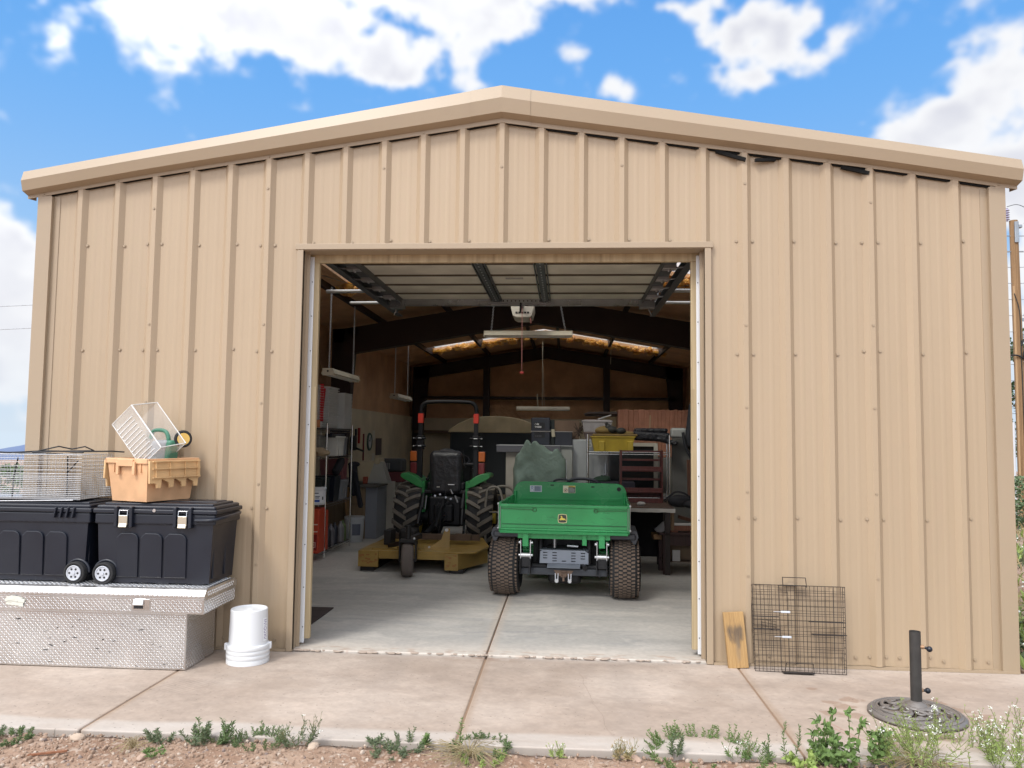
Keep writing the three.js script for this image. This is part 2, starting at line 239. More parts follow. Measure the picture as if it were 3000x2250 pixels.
  for (let i = 0; i < 4; i++) { const s = part('slab', rb2(xs[i] + 0.006, xs[i + 1] - 0.006, -0.16, 0, 0.016, Z1, 0.010), m, apron); reUV(s, (x, z) => [(x - X0) / WX, clamp(z / Z1, 0.002, 0.998)]); }
  part('joint_dirt', [b2(X0 + 0.1, X1 - 0.1, -0.19, -0.007, 0.05, Z1 - 0.03)], M(0.24, 0.16, 0.105, 1), apron);
}
{ // interior floor, two rows of slabs
  const T = tex(1024, 2048, (u, v) => {
    const x = (u - 0.5) * 7.3, z = -v * 14.7;
    const wx = fbm3(x * 0.9 + 3, 1, z * 0.9, 3) - 0.5;
    const a = fbm3(x * 0.9 + wx * 2, 4, z * 2.6 + wx, 5), b = fbm3(x * 3 + wx * 4, 7, z * 16 + wx * 6, 4), s = fbm3(x * 7 + wx * 9, 2, z * 9, 4);
    let c = mix3([0.37, 0.355, 0.33], [0.49, 0.465, 0.425], sst(0.28, 0.7, a));
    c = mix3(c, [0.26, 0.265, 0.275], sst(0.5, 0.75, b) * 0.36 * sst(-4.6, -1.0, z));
    c = mix3(c, [0.58, 0.545, 0.49], sst(0.56, 0.76, s) * 0.28);
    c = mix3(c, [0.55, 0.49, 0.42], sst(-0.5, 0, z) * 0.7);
    const w = Math.abs(x + 0.072); c = mix3(c, [0.46, 0.38, 0.31], sst(0.09, 0.0, w) * 0.6);
    if (z > -0.12) c = mix3(c, [0.40, 0.28, 0.21], sst(0.5, 0.7, fbm3(x * 14, 3, z * 40, 4)) * 0.6);
    const g = fbm3(x * 40, 3, z * 40, 2); return c.map((q) => q * (0.9 + 0.2 * g));
  }, true);
  const m = new THREE.MeshStandardMaterial({ map: T, roughness: 0.72 });
  const fl = new THREE.Group(); fl.name = 'floor'; fl.userData = { kind: 'structure' }; scene.add(fl);
  const xs = [-3.64, -0.072, 3.64], zs = [0.01, -4.9, -9.75, -14.6];
  for (let i = 0; i < 2; i++) for (let j = 0; j < 3; j++) { const s = part('slab', rb2(xs[i] + 0.006, xs[i + 1] - 0.006, -0.15, 0.014, zs[j + 1] + 0.005, zs[j] - 0.004, 0.009), m, fl); reUV(s, (x, z) => [x / 7.3 + 0.5, clamp(-z / 14.7, 0.001, 0.999)]); }
  part('joint_dirt', b2(-3.5, 3.5, -0.18, -0.004, -14.5, -0.03), M(0.24, 0.16, 0.11, 1), fl);
  // broken mortar line along the sill
  const r = mulberry(8), crumbs = []; for (let i = 0; i < 90; i++) { const s = 0.004 + r() * 0.012; crumbs.push(ball(s, -1.52 + r() * 3.04, 0.006 + r() * 0.006, 0.008 + (r() - 0.5) * 0.022, 1 + r() * 2, 0.6, 1, 6, 4)); }
  part('sill_crumbs', crumbs, M(0.37, 0.30, 0.245, 0.95), fl, { kind: 'stuff' });
}

// ---------- the metal building ----------
const shed = thing('metal_building', 'tan ribbed metal building with low gable roof and one wide open overhead door', 'building');
{
  const rib = (c) => [[c - 0.052, 0], [c - 0.018, 0.034], [c + 0.018, 0.034], [c + 0.052, 0], [c + 0.092, 0], [c + 0.106, 0.0015], [c + 0.118, 0.0015], [c + 0.132, 0], [c + 0.174, 0], [c + 0.188, 0.0015], [c + 0.200, 0.0015], [c + 0.214, 0]];
  function profile(xa, xb, cuts = []) {
    const pts = []; for (let i = Math.floor(xa / 0.3048) - 1; i <= xb / 0.3048 + 1; i++) pts.push(...rib(i * 0.3048));
    const at = (x) => { for (let i = 0; i + 1 < pts.length; i++) if (x >= pts[i][0] && x <= pts[i + 1][0]) { const t = (x - pts[i][0]) / (pts[i + 1][0] - pts[i][0] || 1); return pts[i][1] + t * (pts[i + 1][1] - pts[i][1]); } return 0; };
    const out = pts.filter((p) => p[0] > xa + 1e-4 && p[0] < xb - 1e-4); for (const c of [xa, xb, ...cuts]) if (c >= xa && c <= xb) out.push([c, at(c)]);
    return out.sort((p, q) => p[0] - q[0]);
  }
  const SX = (x) => 1 - 0.25 * Math.min(1, Math.abs(x) / 2.8), topY = (x) => 4.303 - K * Math.abs(x) - 0.248 * SX(x);   // the trim narrows towards the eaves
  for (let p = 0; p < 8; p++) { // eight 3-foot panels across the front, each lapped over the last
    const xa = (-12 + p * 3) * 0.3048 + (p ? -0.024 : 0), xb = (-9 + p * 3) * 0.3048 + 0.024, pr = profile(xa, xb, [-1.548, 1.548]), sheets = [];
    const dz = (p % 2) * 0.0016, jit = (x) => 0.004 * (noise3(x * 9, p, 1) - 0.5);
    const seg = (list, low) => { if (list.length > 1) sheets.push(quadSheet([list.map((q) => [q[0], low + jit(q[0]), q[1] + dz]), list.map((q) => [q[0], topY(q[0]), q[1] + dz])])); };
    seg(pr.filter((q) => q[0] <= -1.5479), 0.018); seg(pr.filter((q) => q[0] >= -1.5481 && q[0] <= 1.5481), 3.07); seg(pr.filter((q) => q[0] >= 1.5479), 0.018);
    const tone = tan.clone(); tone.color.multiplyScalar(0.975 + 0.05 * hsh(p, 5, 9)); part('wall_panel', sheets, tone, shed);
  }
  for (const s of [-1, 1]) for (let k = 0; k < 5; k++) { // long side walls
    const a = -14.63 + k * 2.926, pr = profile(a, a + 2.926);
    part('wall_panel', quadSheet([pr.map((q) => [s * (3.662 + q[1]), 0.018, q[0]]), pr.map((q) => [s * (3.662 + q[1]), 3.64, q[0]])]), tan, shed);
  }
  { const pr = profile(-3.66, 3.66); part('wall_panel', quadSheet([pr.map((q) => [q[0], 0.018, -14.64 - q[1]]), pr.map((q) => [q[0], topY(q[0]) + 0.1, -14.64 - q[1]])]), tan, shed); }
  // corner trims, base trim, door trims
  for (const s of [-1, 1]) {
    part('corner_trim', [b2(s * 3.702, s * 3.592, 0.012, 3.492, 0.030, 0.0362), b2(s * 3.592, s * 3.586, 0.012, 3.492, 0.003, 0.0362), b2(s * 3.588, s * 3.535, 0.012, 3.50, 0.0025, 0.006), b2(s * 3.702, s * 3.696, 0.012, 3.54, -0.13, 0.0345)], tanTrim, shed);
    part('base_trim', [b2(s * 3.70, s * 1.58, 0.001, 0.016, -0.02, 0.043), b2(s * 3.70, s * 1.58, 0.016, 0.03, -0.02, -0.004)], tanTrim, shed);
    part('door_trim', [rb2(s * 1.578, s * 1.53, 0.003, 3.05, 0.0, 0.043, 0.004), b2(s * 1.534, s * 1.530, 0.016, 3.05, -0.125, 0.03), b2(s * 1.532, s * 1.508, 0.016, 3.05, -0.067, -0.06)], tanTrim, shed);
    part('weather_seal', [rb2(s * 1.530, s * 1.492, 0.03, 3.03, -0.124, -0.116, 0.003)], white, shed);
    part('jamb_board', [rb2(s * 1.545, s * 1.453, 0.06, 2.984, -0.168, -0.128, 0.004)], woodLt, shed);
    const sc = mulberry(11 + s), dots = []; for (let y = 0.15; y < 3; y += 0.27 + sc() * 0.06) dots.push(cz(0.0042, 0.004, s * 1.503, y, -0.1145, 8)); part('screw', dots, blackMt, shed, { kind: 'stuff' });
  }
  for (const s of [-1, 1]) part('corner_filler', b2(s * 3.698, s * 3.60, 3.36, 3.60, -0.12, 0.0295), tanTrim, shed);
  part('door_head_trim', [rb2(-1.592, 1.592, 3.05, 3.096, 0.001, 0.047, 0.004), b2(-1.53, 1.53, 3.046, 3.05, -0.125, 0.03)], tanTrim, shed);
  part('head_board', [rb2(-1.545, 1.545, 2.984, 3.09, -0.168, -0.1275, 0.004)], woodLt, shed);
  // rake trim, in two lengths with a peak cap between them
  const prof = [[0, -0.05], [-0.004, 0.102], [-0.108, 0.128], [-0.212, 0.106], [-0.232, 0.05], [-0.236, 0.0365], [-0.268, 0.0365], [-0.270, 0.033]];
  const sweep = (x0, x1, d, n) => { const rows = []; for (let i = 0; i <= n; i++) { const x = x0 + (x1 - x0) * i / n; rows.push(prof.map(([y, z]) => [x, 4.303 - K * Math.abs(x) + y * SX(x), z + d])); } return quadSheet(rows); };
  const cap = (x, s) => { const sh = poly([[-0.06, -0.012], ...prof.map(([y, z]) => [z, y * 0.75]).slice(1, 7), [-0.06, -0.19]], 0.004); return move(sh, x, 4.303 - K * Math.abs(x), 0, 0, -Math.PI / 2, 0); };
  part('rake_trim', [sweep(-3.785, -0.22, 0, 12), cap(-3.783)], tanTrim, shed); part('rake_trim', [sweep(0.21, 3.785, 0, 12), cap(3.787)], tanTrim, shed);
  part('ridge_cap', [sweep(-0.236, 0, 0.004, 3), sweep(0, 0.22, 0.004, 3)], tanTrim, shed);
  { const sc = []; for (let i = -12; i <= 12; i += 2) { const x = i * 0.3048; sc.push(cz(0.007, 0.006, x, 4.303 - K * Math.abs(x) - 0.252 * SX(x), 0.04, 6)); } part('trim_screw', sc, tanTrim, shed, { kind: 'stuff' }); }
  // black foam closure under the trim, three loose lengths on the right
  const strip = []; for (let i = -12; i < 12; i++) { const a = i * 0.3048 + 0.03, b = a + 0.245, m = (a + b) / 2, y = 4.303 - K * Math.abs(m) - 0.272 * SX(m) + (i > 0 ? 0.0 : 0.006); const g = box(0.25, 0.012 + 0.008 * hsh(i + 40, 2, 3) + (i > 0 ? 0.006 : 0), 0.020, 0, 0, 0, 0, 0, -Math.atan(K) * Math.sign(m)); strip.push(move(g, m, y + 0.003, 0.0125)); }
  part('foam_closure', strip, foam, shed);
  part('foam_closure', [beam([1.62, 3.795, 0.018], [1.835, 3.715, 0.045], 0.024, 0.026)], foam, shed, { label: 'loose black foam strip hanging under the trim' });
  part('foam_closure', [beam([1.905, 3.712, 0.045], [2.06, 3.722, 0.02], 0.024, 0.022)], foam, shed); part('foam_closure', [beam([2.54, 3.66, 0.018], [2.735, 3.605, 0.035], 0.024, 0.024)], foam, shed);
  // roof: metal sheets with translucent strips let in
  const slope = (s, y, t, x0, x1, z0, z1) => { const g = poly([[s * x0, y - K * x0], [s * x1, y - K * x1], [s * x1, y - K * x1 - t], [s * x0, y - K * x0 - t]].slice()[s > 0 ? 'reverse' : 'slice'](), z1 - z0); return move(g, 0, 0, z0); };
  const clear = new THREE.MeshPhysicalMaterial({ color: col(1, 1, 0.97), transmission: 0.96, roughness: 0.4, thickness: 0 });
  const insul = M(0.62, 0.36, 0.20, 0.92, 0, { map: rep(T_mottle, 0.6, 0.6), bumpMap: rep(T_wrink, 0.7, 0.7), bumpScale: 0.03 });
  const fluff = new THREE.MeshPhysicalMaterial({ color: col(0.90, 0.47, 0.075), roughness: 1, transmission: 0.5, thickness: 0, map: rep(T_mottle, 4, 4), bumpMap: rep(T_wrink, 3, 3), bumpScale: 0.03 });
  const S1 = [-4.35, -2.6], S2 = [-12.35, -11.65], S3 = [-9.4, -8.3];  // third strip added out of sight, first one widened, to brighten the interior
  for (const s of [-1, 1]) {
    for (const [a, b] of [[-14.75, S2[0] - 1.1], [S2[1], S3[0] - 1.1], [S3[1], S1[0] - 1.1], [S1[1], 0.04]]) part('roof_sheet', slope(s, 4.285, 0.03, 0, 3.76, a, b), tanTrim, shed);
    for (const [S, xe] of [[S1, 2.5], [S2, 2.75], [S3, 2.75]]) { part('skylight_panel', slope(s, 4.283, 0.006, 0, xe, S[0] - 1.1, S[1]), clear, shed); part('roof_sheet', slope(s, 4.284, 0.03, xe, 3.76, S[0] - 1.1, S[1]), tanTrim, shed); }
    for (const [a, b] of [[-14.6, S2[0]], [S2[1], S3[0]], [S3[1], S1[0]], [S1[1], -0.02]]) part('roof_insulation', slope(s, 4.12, 0.06, 0, 3.6, a, b), insul, shed);
    part('roof_insulation', slope(s, 4.12, 0.06, 2.42, 3.6, S1[0], S1[1]), insul, shed); for (const S of [S2, S3]) part('roof_insulation', slope(s, 4.12, 0.06, 2.68, 3.6, S[0], S[1]), insul, shed);
    part('wall_insulation', b2(s * 3.58, s * 3.64, 0.02, 3.6, -14.6, -0.03), insul, shed);
    part('wall_liner', b2(s * 3.50, s * 3.53, 0.016, 2.13, -14.45, -0.2), M(0.60, 0.51, 0.36, 0.7, 0, { map: rep(T_mottle, 0.5, 0.5) }), shed);
    part('front_insulation', b2(s * 1.56, s * 3.58, 0.016, 3.45, -0.12, -0.02), insul, shed);
    // torn yellow fibre along the far lip of each opening
    for (const [S, xe, x0, dp, hang, seed] of [[S1, 2.62, 1.7, 0.62, 0.16, 3], [S2, 2.8, 0.05, 0.32, 0.13, 9]]) {
      const rows = [], n = 120, lumps = [], r = mulberry(seed + s); for (let i = 0; i <= n; i++) { const x = x0 + (xe - x0) * i / n, row = []; for (let j = 0; j <= 12; j++) { const w = j / 12, q = fbm3(x * 5, w * 3, seed + s, 5), k = fbm3(x * 14, w * 9, seed + s + 7, 3); row.push([s * (x + (k - 0.5) * 0.06), 4.112 - K * x - hang * (0.25 + 1.1 * q) * Math.sin(Math.PI * Math.min(1, w * 1.1 + 0.12)) + (k - 0.5) * 0.05, S[0] + 0.03 + (q - 0.5) * 0.12 - dp * w]); } rows.push(row); }
      for (let i = 0; i < 70; i++) { const x = x0 + (xe - x0) * r(), g = new THREE.IcosahedronGeometry(1, 2), p = g.attributes.position, sz = 0.02 + 0.05 * r(); for (let k = 0; k < p.count; k++) { const m = 0.55 + 0.9 * fbm3(p.getX(k) * 1.9 + i, p.getY(k) * 1.9, p.getZ(k) * 1.9, 3); p.setXYZ(k, p.getX(k) * m * sz * 1.7, p.getY(k) * m * sz, p.getZ(k) * m * sz); } g.computeVertexNormals(); lumps.push(move(g, s * x, 4.09 - K * x - hang * r() * 0.8, S[0] - r() * dp * 0.5, 0, r() * 6, 0)); }
      part('torn_insulation', [quadSheet(rows), lumps], fluff, shed, { label: 'torn yellow insulation glowing under a roof skylight' });
    }
    // frames, purlins
    for (const z of [-7.25, -14.42]) {
      part('rafter', slope(s, 3.975, z < -10 ? 0.30 : 0.44, 0, 3.44, z - 0.1, z + 0.1), steelDark, shed);
      part('column', move(poly([[s * 3.47, 0.014], [s * 3.47, 3.42], [s * 3.02, 3.45], [s * 3.10, 3.02], [s * 3.27, 0.014]].slice()[s > 0 ? 'slice' : 'reverse'](), 0.2), 0, 0, z - 0.1), steelDark, shed);
    }
    for (const x of [0.32, 1.5, 2.66]) part('purlin', [b2(s * (x - 0.03), s * (x + 0.03), 4.0 - K * x - 0.02, 4.18 - K * x, -14.5, -0.06)], steelDark, shed);
  }
  part('front_insulation', poly([[-3.58, 3.12], [3.58, 3.12], [3.58, 3.48], [0, 4.08], [-3.58, 3.48]], 0.08).translate(0, 0, -0.11), insul, shed);
  part('wall_insulation', poly([[-3.62, 0.02], [3.62, 0.02], [3.62, 3.5], [0, 4.1], [-3.62, 3.5]], 0.05).translate(0, 0, -14.62), insul, shed);
  part('wall_liner', b2(-3.5, 3.5, 0.016, 2.1, -14.4, -14.36), M(0.58, 0.49, 0.35, 0.7, 0, { map: rep(T_mottle, 0.5, 0.5) }), shed);
  part('girt', b2(-3.3, 3.3, 2.60, 2.67, -14.5, -14.32), steelDark, shed);
  for (const x of [-1.55, 1.55]) part('column', b2(x - 0.08, x + 0.08, 0.016, 3.72, -14.5, -14.3), steelDark, shed);
  // wall screws
  const scr = [], head = (x, y, z) => { scr.push(cz(0.0095, 0.009, x, y, z + 0.001, 6)); scr.push(cz(0.0145, 0.003, x, y, z - 0.003, 12)); };
  const rs = mulberry(21);
  for (let i = -12; i <= 12; i++) { const x = i * 0.3048, inside = Math.abs(x) < 1.62;
    for (const y of [0.075, 1.065, 2.268, 3.10]) { if (inside && y < 3) continue; const yy = (inside ? 3.115 : y) + (rs() - 0.5) * 0.03; for (const dx of i % 3 === 0 && !inside ? [-0.058, 0.058] : [0.058]) if (Math.abs(x + dx) < 3.56) head(x + dx, yy, 0.005); }
    if (i % 3 === 0 && Math.abs(i) < 12) { head(x, 3.69 - Math.max(0, Math.abs(x) - 0.92) * K, 0.036); if (!inside) for (const y of [0.64, 1.245, 1.862, 2.47]) head(x, y, 0.036); }
    if (!inside && y0ok(i)) head(x + 0.15, 0.072 + (rs() - 0.5) * 0.02, 0.006);
  }
  function y0ok(i) { return Math.abs(i * 0.3048 + 0.15) < 3.55; }
  part('wall_screw', scr, tanTrim, shed, { kind: 'stuff' });
  // overhead door, rolled up under the roof
  const galvD = M(0.13, 0.14, 0.15, 0.5, 0.5, { map: T_mottle }); const doorPaint = M(0.76, 0.71, 0.60, 0.6, 0, { map: T_mottle }), od = new THREE.Group(); od.name = 'overhead_door'; od.userData.label = 'raised sectional overhead door seen from below'; shed.add(od);
  const zb = [-0.42, -0.90, -1.39, -1.84, -2.32, -2.72];
  for (let i = 0; i < 5; i++) part('door_section', [rb2(-1.44, 1.44, 3.15, 3.20, zb[i + 1] + 0.009, zb[i] - 0.009, 0.006)], doorPaint, od);
  for (let i = 1; i < 5; i++) part('section_joint_shade', [b2(-1.44, 1.44, 3.136, 3.16, zb[i] - 0.013, zb[i] + 0.013)], M(0.09, 0.07, 0.05, 0.8), od);  // dark strips colour in the seal gap and shadow line between sections
  for (const x of [-0.27, 0.27]) { part('stile', [b2(x - 0.036, x + 0.036, 3.117, 3.149, -2.7, -0.44), b2(x - 0.06, x - 0.05, 3.122, 3.149, -2.7, -0.44), b2(x + 0.05, x + 0.06, 3.122, 3.149, -2.7, -0.44)], galvD, od); const sl = []; for (let z = -2.6; z < -0.5; z += 0.12) sl.push(b2(x - 0.006, x + 0.006, 3.1155, 3.1175, z, z + 0.05)); part('slot', sl, zinc, od, { kind: 'stuff' }); }
  for (const s of [-1, 1]) {
    part('stile', [b2(s * 1.32, s * 1.44, 3.118, 3.149, -2.7, -0.44), b2(s * 1.32, s * 1.33, 3.09, 3.118, -2.7, -0.44)], galvD, od);
    const hg = []; for (const z of zb.slice(1, 5)) { hg.push(rb2(s * 1.33, s * 1.45, 3.085, 3.13, z - 0.05, z + 0.04, 0.006), rod([s * 1.38, 3.10, z], [s * 1.53, 3.11, z], 0.008)); for (const d of [-0.03, 0.03]) hg.push(cyl(0.01, 0.01, 0.012, s * 1.39, 3.08, z + d, 6)); } part('hinge', hg, zinc, od);
    part('corner_bracket', [rb2(s * 1.30, s * 1.46, 3.04, 3.13, -2.74, -2.62, 0.005), rod([s * 1.40, 3.06, -2.76], [s * 1.44, 2.98, -2.78], 0.006)], galv, od);
    part('door_track', [b2(s * 1.50, s * 1.56, 3.16, 3.165, -3.55, -0.45), b2(s * 1.56, s * 1.567, 3.085, 3.165, -3.55, -0.45), b2(s * 1.50, s * 1.56, 3.085, 3.09, -3.55, -0.45), b2(s * 1.54, s * 1.62, 3.165, 3.17, -3.6, -0.45)], galvD, shed);
    part('track_hanger', beam([s * 1.56, 3.17, -2.35], [s * 2.66, 3.52, -2.45], 0.03, 0.004), galv, shed); part('track_hanger', beam([s * 1.56, 3.17, -3.4], [s * 1.62, 3.7, -3.45], 0.03, 0.004), galv, shed);
    for (const q of [rod([s * 1.55, 3.30, -3.0], [s * 2.35, 3.33, -3.2], 0.022, 10), rod([s * 1.5, 3.25, -3.5], [s * 2.2, 3.28, -3.7], 0.018, 10)]) part('spring_tube', q, M(0.5, 0.5, 0.5, 0.5, 0.3), shed);
  }
  part('strut', [b2(-1.42, 1.42, 3.078, 3.148, -2.715, -2.708), b2(-1.42, 1.42, 3.074, 3.08, -2.73, -2.68), b2(-1.42, 1.42, 3.14, 3.147, -2.74, -2.69)], galv, od);
  { const g = [b2(-0.36, 0.36, 3.10, 3.15, -2.70, -2.694), b2(-0.36, 0.36, 3.10, 3.105, -2.70, -2.665)], d = []; for (let x = -0.33; x < 0.34; x += 0.045) d.push(cz(0.008, 0.002, x, 3.128, -2.6925, 8)); part('opener_bracket', g, galv, od); part('bracket_hole', d, blackMt, od, { kind: 'stuff' }); part('opener_arm', [rod([0, 3.1, -2.66], [0.0, 2.99, -2.62], 0.012), rod([0, 2.99, -2.62], [-0.03, 3.3, -3.5], 0.01)], blackMt, od); }
  part('door_label', b2(-0.085, 0.085, 3.1475, 3.1495, -1.6, -1.52), M(0.42, 0.40, 0.38, 0.8, 0, { map: rep(T_mottle, 20, 20) }), od);
}
// ---------- outside: left of the door ----------
function inst(name, geo, mat, mats, parent, kind) { const m = new THREE.InstancedMesh(planar(geo.index ? geo.toNonIndexed() : geo), mat, mats.length); mats.forEach((q, i) => m.setMatrixAt(i, q)); m.instanceMatrix.needsUpdate = true; m.name = name; m.castShadow = m.receiveShadow = true; if (kind) m.userData.kind = kind; parent.add(m); return m; }
const TR = (x, y, z, rx = 0, ry = 0, rz = 0, sx = 1, sy = 1, sz = 1) => new THREE.Matrix4().compose(P3(x, y, z), new THREE.Quaternion().setFromEuler(new THREE.Euler(rx, ry, rz, 'YXZ')), P3(sx, sy, sz));
{
  const t = thing('truck_toolbox', 'long silver diamond plate truck toolbox on the apron against the wall', 'toolbox');
  part('body', [rb2(-4.55, -2.085, 0.004, 0.386, 0.13, 0.582, 0.006), b2(-2.088, -2.083, 0.004, 0.386, 0.15, 0.575)], aluminium, t);
  part('rail', [rb2(-4.65, -1.955, 0.386, 0.492, 0.09, 0.604, 0.006)], aluminium, t);
  part('lid', [move(poly([[0.09, 0.496], [0.612, 0.496], [0.612, 0.512], [0.585, 0.545], [0.56, 0.553], [0.13, 0.553], [0.09, 0.53]].map(([z, y]) => [-z, y]).reverse(), 2.7, 0.003), -4.652, 0, 0, 0, Math.PI / 2, 0)], aluminium, t);
  const lug = new THREE.OctahedronGeometry(1, 1); lug.scale(0.0118, 0.0029, 0.0026);
  const ms = []; const P = 0.0172;
  const face = (u0, u1, v0, v1, fn) => { let r = 0; for (let v = v0 + 0.008; v < v1; v += P, r++) { let c = 0; for (let u = u0 + 0.008 ; u < u1; u += P, c++) fn(u, v, (r + c) % 2 ? 0.8 : -0.8); } };
  face(-3.62, -2.095, 0.012, 0.378, (u, v, a) => ms.push(TR(u, v, 0.5825, 0, 0, a)));
  face(-3.62, -1.965, 0.395, 0.486, (u, v, a) => { if (!(u > -2.47 && u < -2.33)) ms.push(TR(u, v, 0.6045, 0, 0, a)); });
  face(0.14, 0.575, 0.012, 0.378, (u, v, a) => ms.push(TR(-2.084, v, u, 0, Math.PI / 2, a)));
  face(0.1, 0.595, 0.395, 0.486, (u, v, a) => ms.push(TR(-1.9545, v, u, 0, Math.PI / 2, a)));
  face(-3.62, -1.965, 0.14, 0.56, (u, v, a) => ms.push(new THREE.Matrix4().multiplyMatrices(TR(u, 0.5565, v, -Math.PI / 2), TR(0, 0, 0, 0, 0, a))));
  face(-3.62, -1.965, 0.498, 0.512, (u, v, a) => ms.push(TR(u, v + 0.002, 0.6155, 0, 0, a)));
  face(0.14, 0.57, 0.506, 0.545, (u, v, a) => ms.push(TR(-1.9485, v, u, 0, Math.PI / 2, a)));
  inst('tread_lug', lug, aluminium, ms, t, 'stuff');
  part('latch', [rb2(-2.462, -2.338, 0.408, 0.482, 0.603, 0.609, 0.012), b2(-2.455, -2.375, 0.412, 0.478, 0.609, 0.6115)], chrome, t);
  part('latch_handle', [rbox(0.072, 0.042, 0.012, 0.004, -2.415, 0.462, 0.616, -0.25)], chrome, t); part('latch_recess', b2(-2.448, -2.382, 0.418, 0.438, 0.6112, 0.6135), blackMt, t);
  part('label_remnant', (() => { const s = []; const r = mulberry(4); for (let i = 0; i < 16; i++) s.push(rbox(0.03 + r() * 0.04, 0.012 + r() * 0.022, 0.004, 0.002, -3.31 + (r() - 0.5) * 0.11, 0.447 + (r() - 0.5) * 0.045, 0.6055 + i * 0.0005, 0, 0, (r() - 0.5) * 0.4)); return s; })(), M(0.62, 0.62, 0.55, 0.85), t);
  { const s = [], r = mulberry(14); for (let i = 0; i < 26; i++) s.push(box(0.008 + r() * 0.03, 0.002 + r() * 0.004, 0.001, -3.3 + r() * 1.15, 0.02 + r() * 0.32, 0.5845, 0, 0, (r() - 0.5) * 0.9)); part('scuff', s, blackMt, t, { kind: 'stuff' }); }
}
// black wheeled storage chests
function chest(label, x0, mirror, latches) { // x0: centre
  const t = thing('storage_chest', label, 'storage chest', [x0, 0.557, 0.285], 0);
  const s = mirror ? -1 : 1, H = 0.50, D = 0.40;
  const body = taper(0.80, 0.385, 0.85, 0.41, H); part('tub', [move(body, 0, 0.012, 0), rb2(-0.44, 0.44, H - 0.08, H - 0.005, -0.215, 0.215, 0.012)], blackPl, t);
  part('foot', [-0.22, 0.06, 0.31].map((x) => rb2(s * x - 0.05, s * x + 0.05, 0.0, 0.05, -0.16, 0.187, 0.006)), blackPl, t);
  const arch = (w, h) => { const sh = new THREE.Shape(); sh.moveTo(-w / 2, 0); sh.lineTo(w / 2, 0); sh.lineTo(w / 2, h - 0.05); sh.quadraticCurveTo(w / 2, h, w / 2 - 0.05, h); sh.lineTo(-w / 2 + 0.03, h); sh.lineTo(-w / 2, h - 0.03); return new THREE.ExtrudeGeometry(sh, { depth: 0.012, bevelEnabled: true, bevelSize: 0.005, bevelThickness: 0.005, bevelSegments: 2 }); };
  part('panel', [-0.195, -0.02, 0.155].map((x) => move(arch(0.148, 0.30), s * x, 0.055, 0.187, 0.042)), blackPl, t);
  part('panel', [-0.10, 0.09].map((z) => move(arch(0.13, 0.34), 0.396, 0.05, z, 0, Math.PI / 2, 0.0)).map((g) => move(g, 0.0, 0, 0)), blackPl, t);
  // lid with a raised centre
  part('lid', [rb2(-0.452, 0.452, H - 0.005, H + 0.028, -0.225, 0.225, 0.010), rb2(-0.435, 0.435, H + 0.02, H + 0.052, -0.208, 0.208, 0.014), rb2(-0.40, 0.40, H + 0.045, H + 0.066, -0.175, 0.165, 0.008), rb2(-0.36, 0.36, H + 0.055, H + 0.072, -0.15, 0.02, 0.006)], blackPl, t);
  const rims = []; if (latches) for (const x of [-0.215, 0.215]) for (const d of [-0.06, 0.05]) rims.push(rb2(x + d - 0.011, x + d + 0.013, H - 0.10, H + 0.045, 0.19, 0.243, 0.006)); else for (let i = 0; i < 4; i++) rims.push(rbox(0.012, 0.075, 0.03, 0.004, 0.19 + i * 0.045, H - 0.005, 0.225, 0, 0, -0.2));
  part('lid_rib', rims, blackPl, t);
  if (latches) { for (const x of [-0.218, 0.212]) { const l = part('latch', [rb2(x - 0.033, x + 0.033, H - 0.085, H - 0.015, 0.232, 0.243, 0.005), rbox(0.06, 0.03, 0.01, 0.004, x, H - 0.085, 0.242, -0.3)], M(0.66, 0.60, 0.48, 0.3, 0.9), t); part('wire_bail', path([[x - 0.03, H - 0.02, 0.24], [x - 0.03, H + 0.018, 0.236], [x + 0.03, H + 0.018, 0.236], [x + 0.03, H - 0.02, 0.24]], 0.003), chrome, l); } part('lock', [cz(0.012, 0.01, 0, H + 0.02, 0.224, 14)], chrome, t); }
  part('end_handle', [tube([[0.30, H - 0.045, 0.225], [0.42, H - 0.04, 0.235], [0.47, H - 0.03, 0.17], [0.475, H - 0.02, -0.1], [0.455, H - 0.02, -0.17]].map((p) => [s * p[0], p[1], p[2]]), 0.012, 40, 8)], blackPl, t);
  const wx = -s * 0.352; part('wheel_arch', put(new THREE.TorusGeometry(0.086, 0.012, 8, 24, Math.PI), wx, 0.075, 0.19), blackPl, t); const wh = part('wheel', [cz(0.077, 0.034, wx, 0.075, 0.215, 32), put(new THREE.TorusGeometry(0.068, 0.0095, 8, 32), wx, 0.075, 0.23)], rubber, t);
  part('hub', [cz(0.052, 0.006, wx, 0.075, 0.235, 28), put(new THREE.TorusGeometry(0.049, 0.005, 6, 28), wx, 0.075, 0.238), cz(0.012, 0.012, wx, 0.075, 0.238, 12)], M(0.48, 0.50, 0.54, 0.5), wh);
  const holes = []; for (let k = 0; k < 6; k++) holes.push(cz(0.0075, 0.003, wx + 0.030 * Math.cos(k * 1.047), 0.075 + 0.030 * Math.sin(k * 1.047), 0.2385, 8)); part('hub_hole', holes, blackMt, wh, { kind: 'stuff' });
  return t;
}
chest('black wheeled storage chest with two brass latches on the toolbox end', -2.385, false, true);
chest('black wheeled storage chest under the wire cage, cut off at the left picture edge', -3.30, true, false);
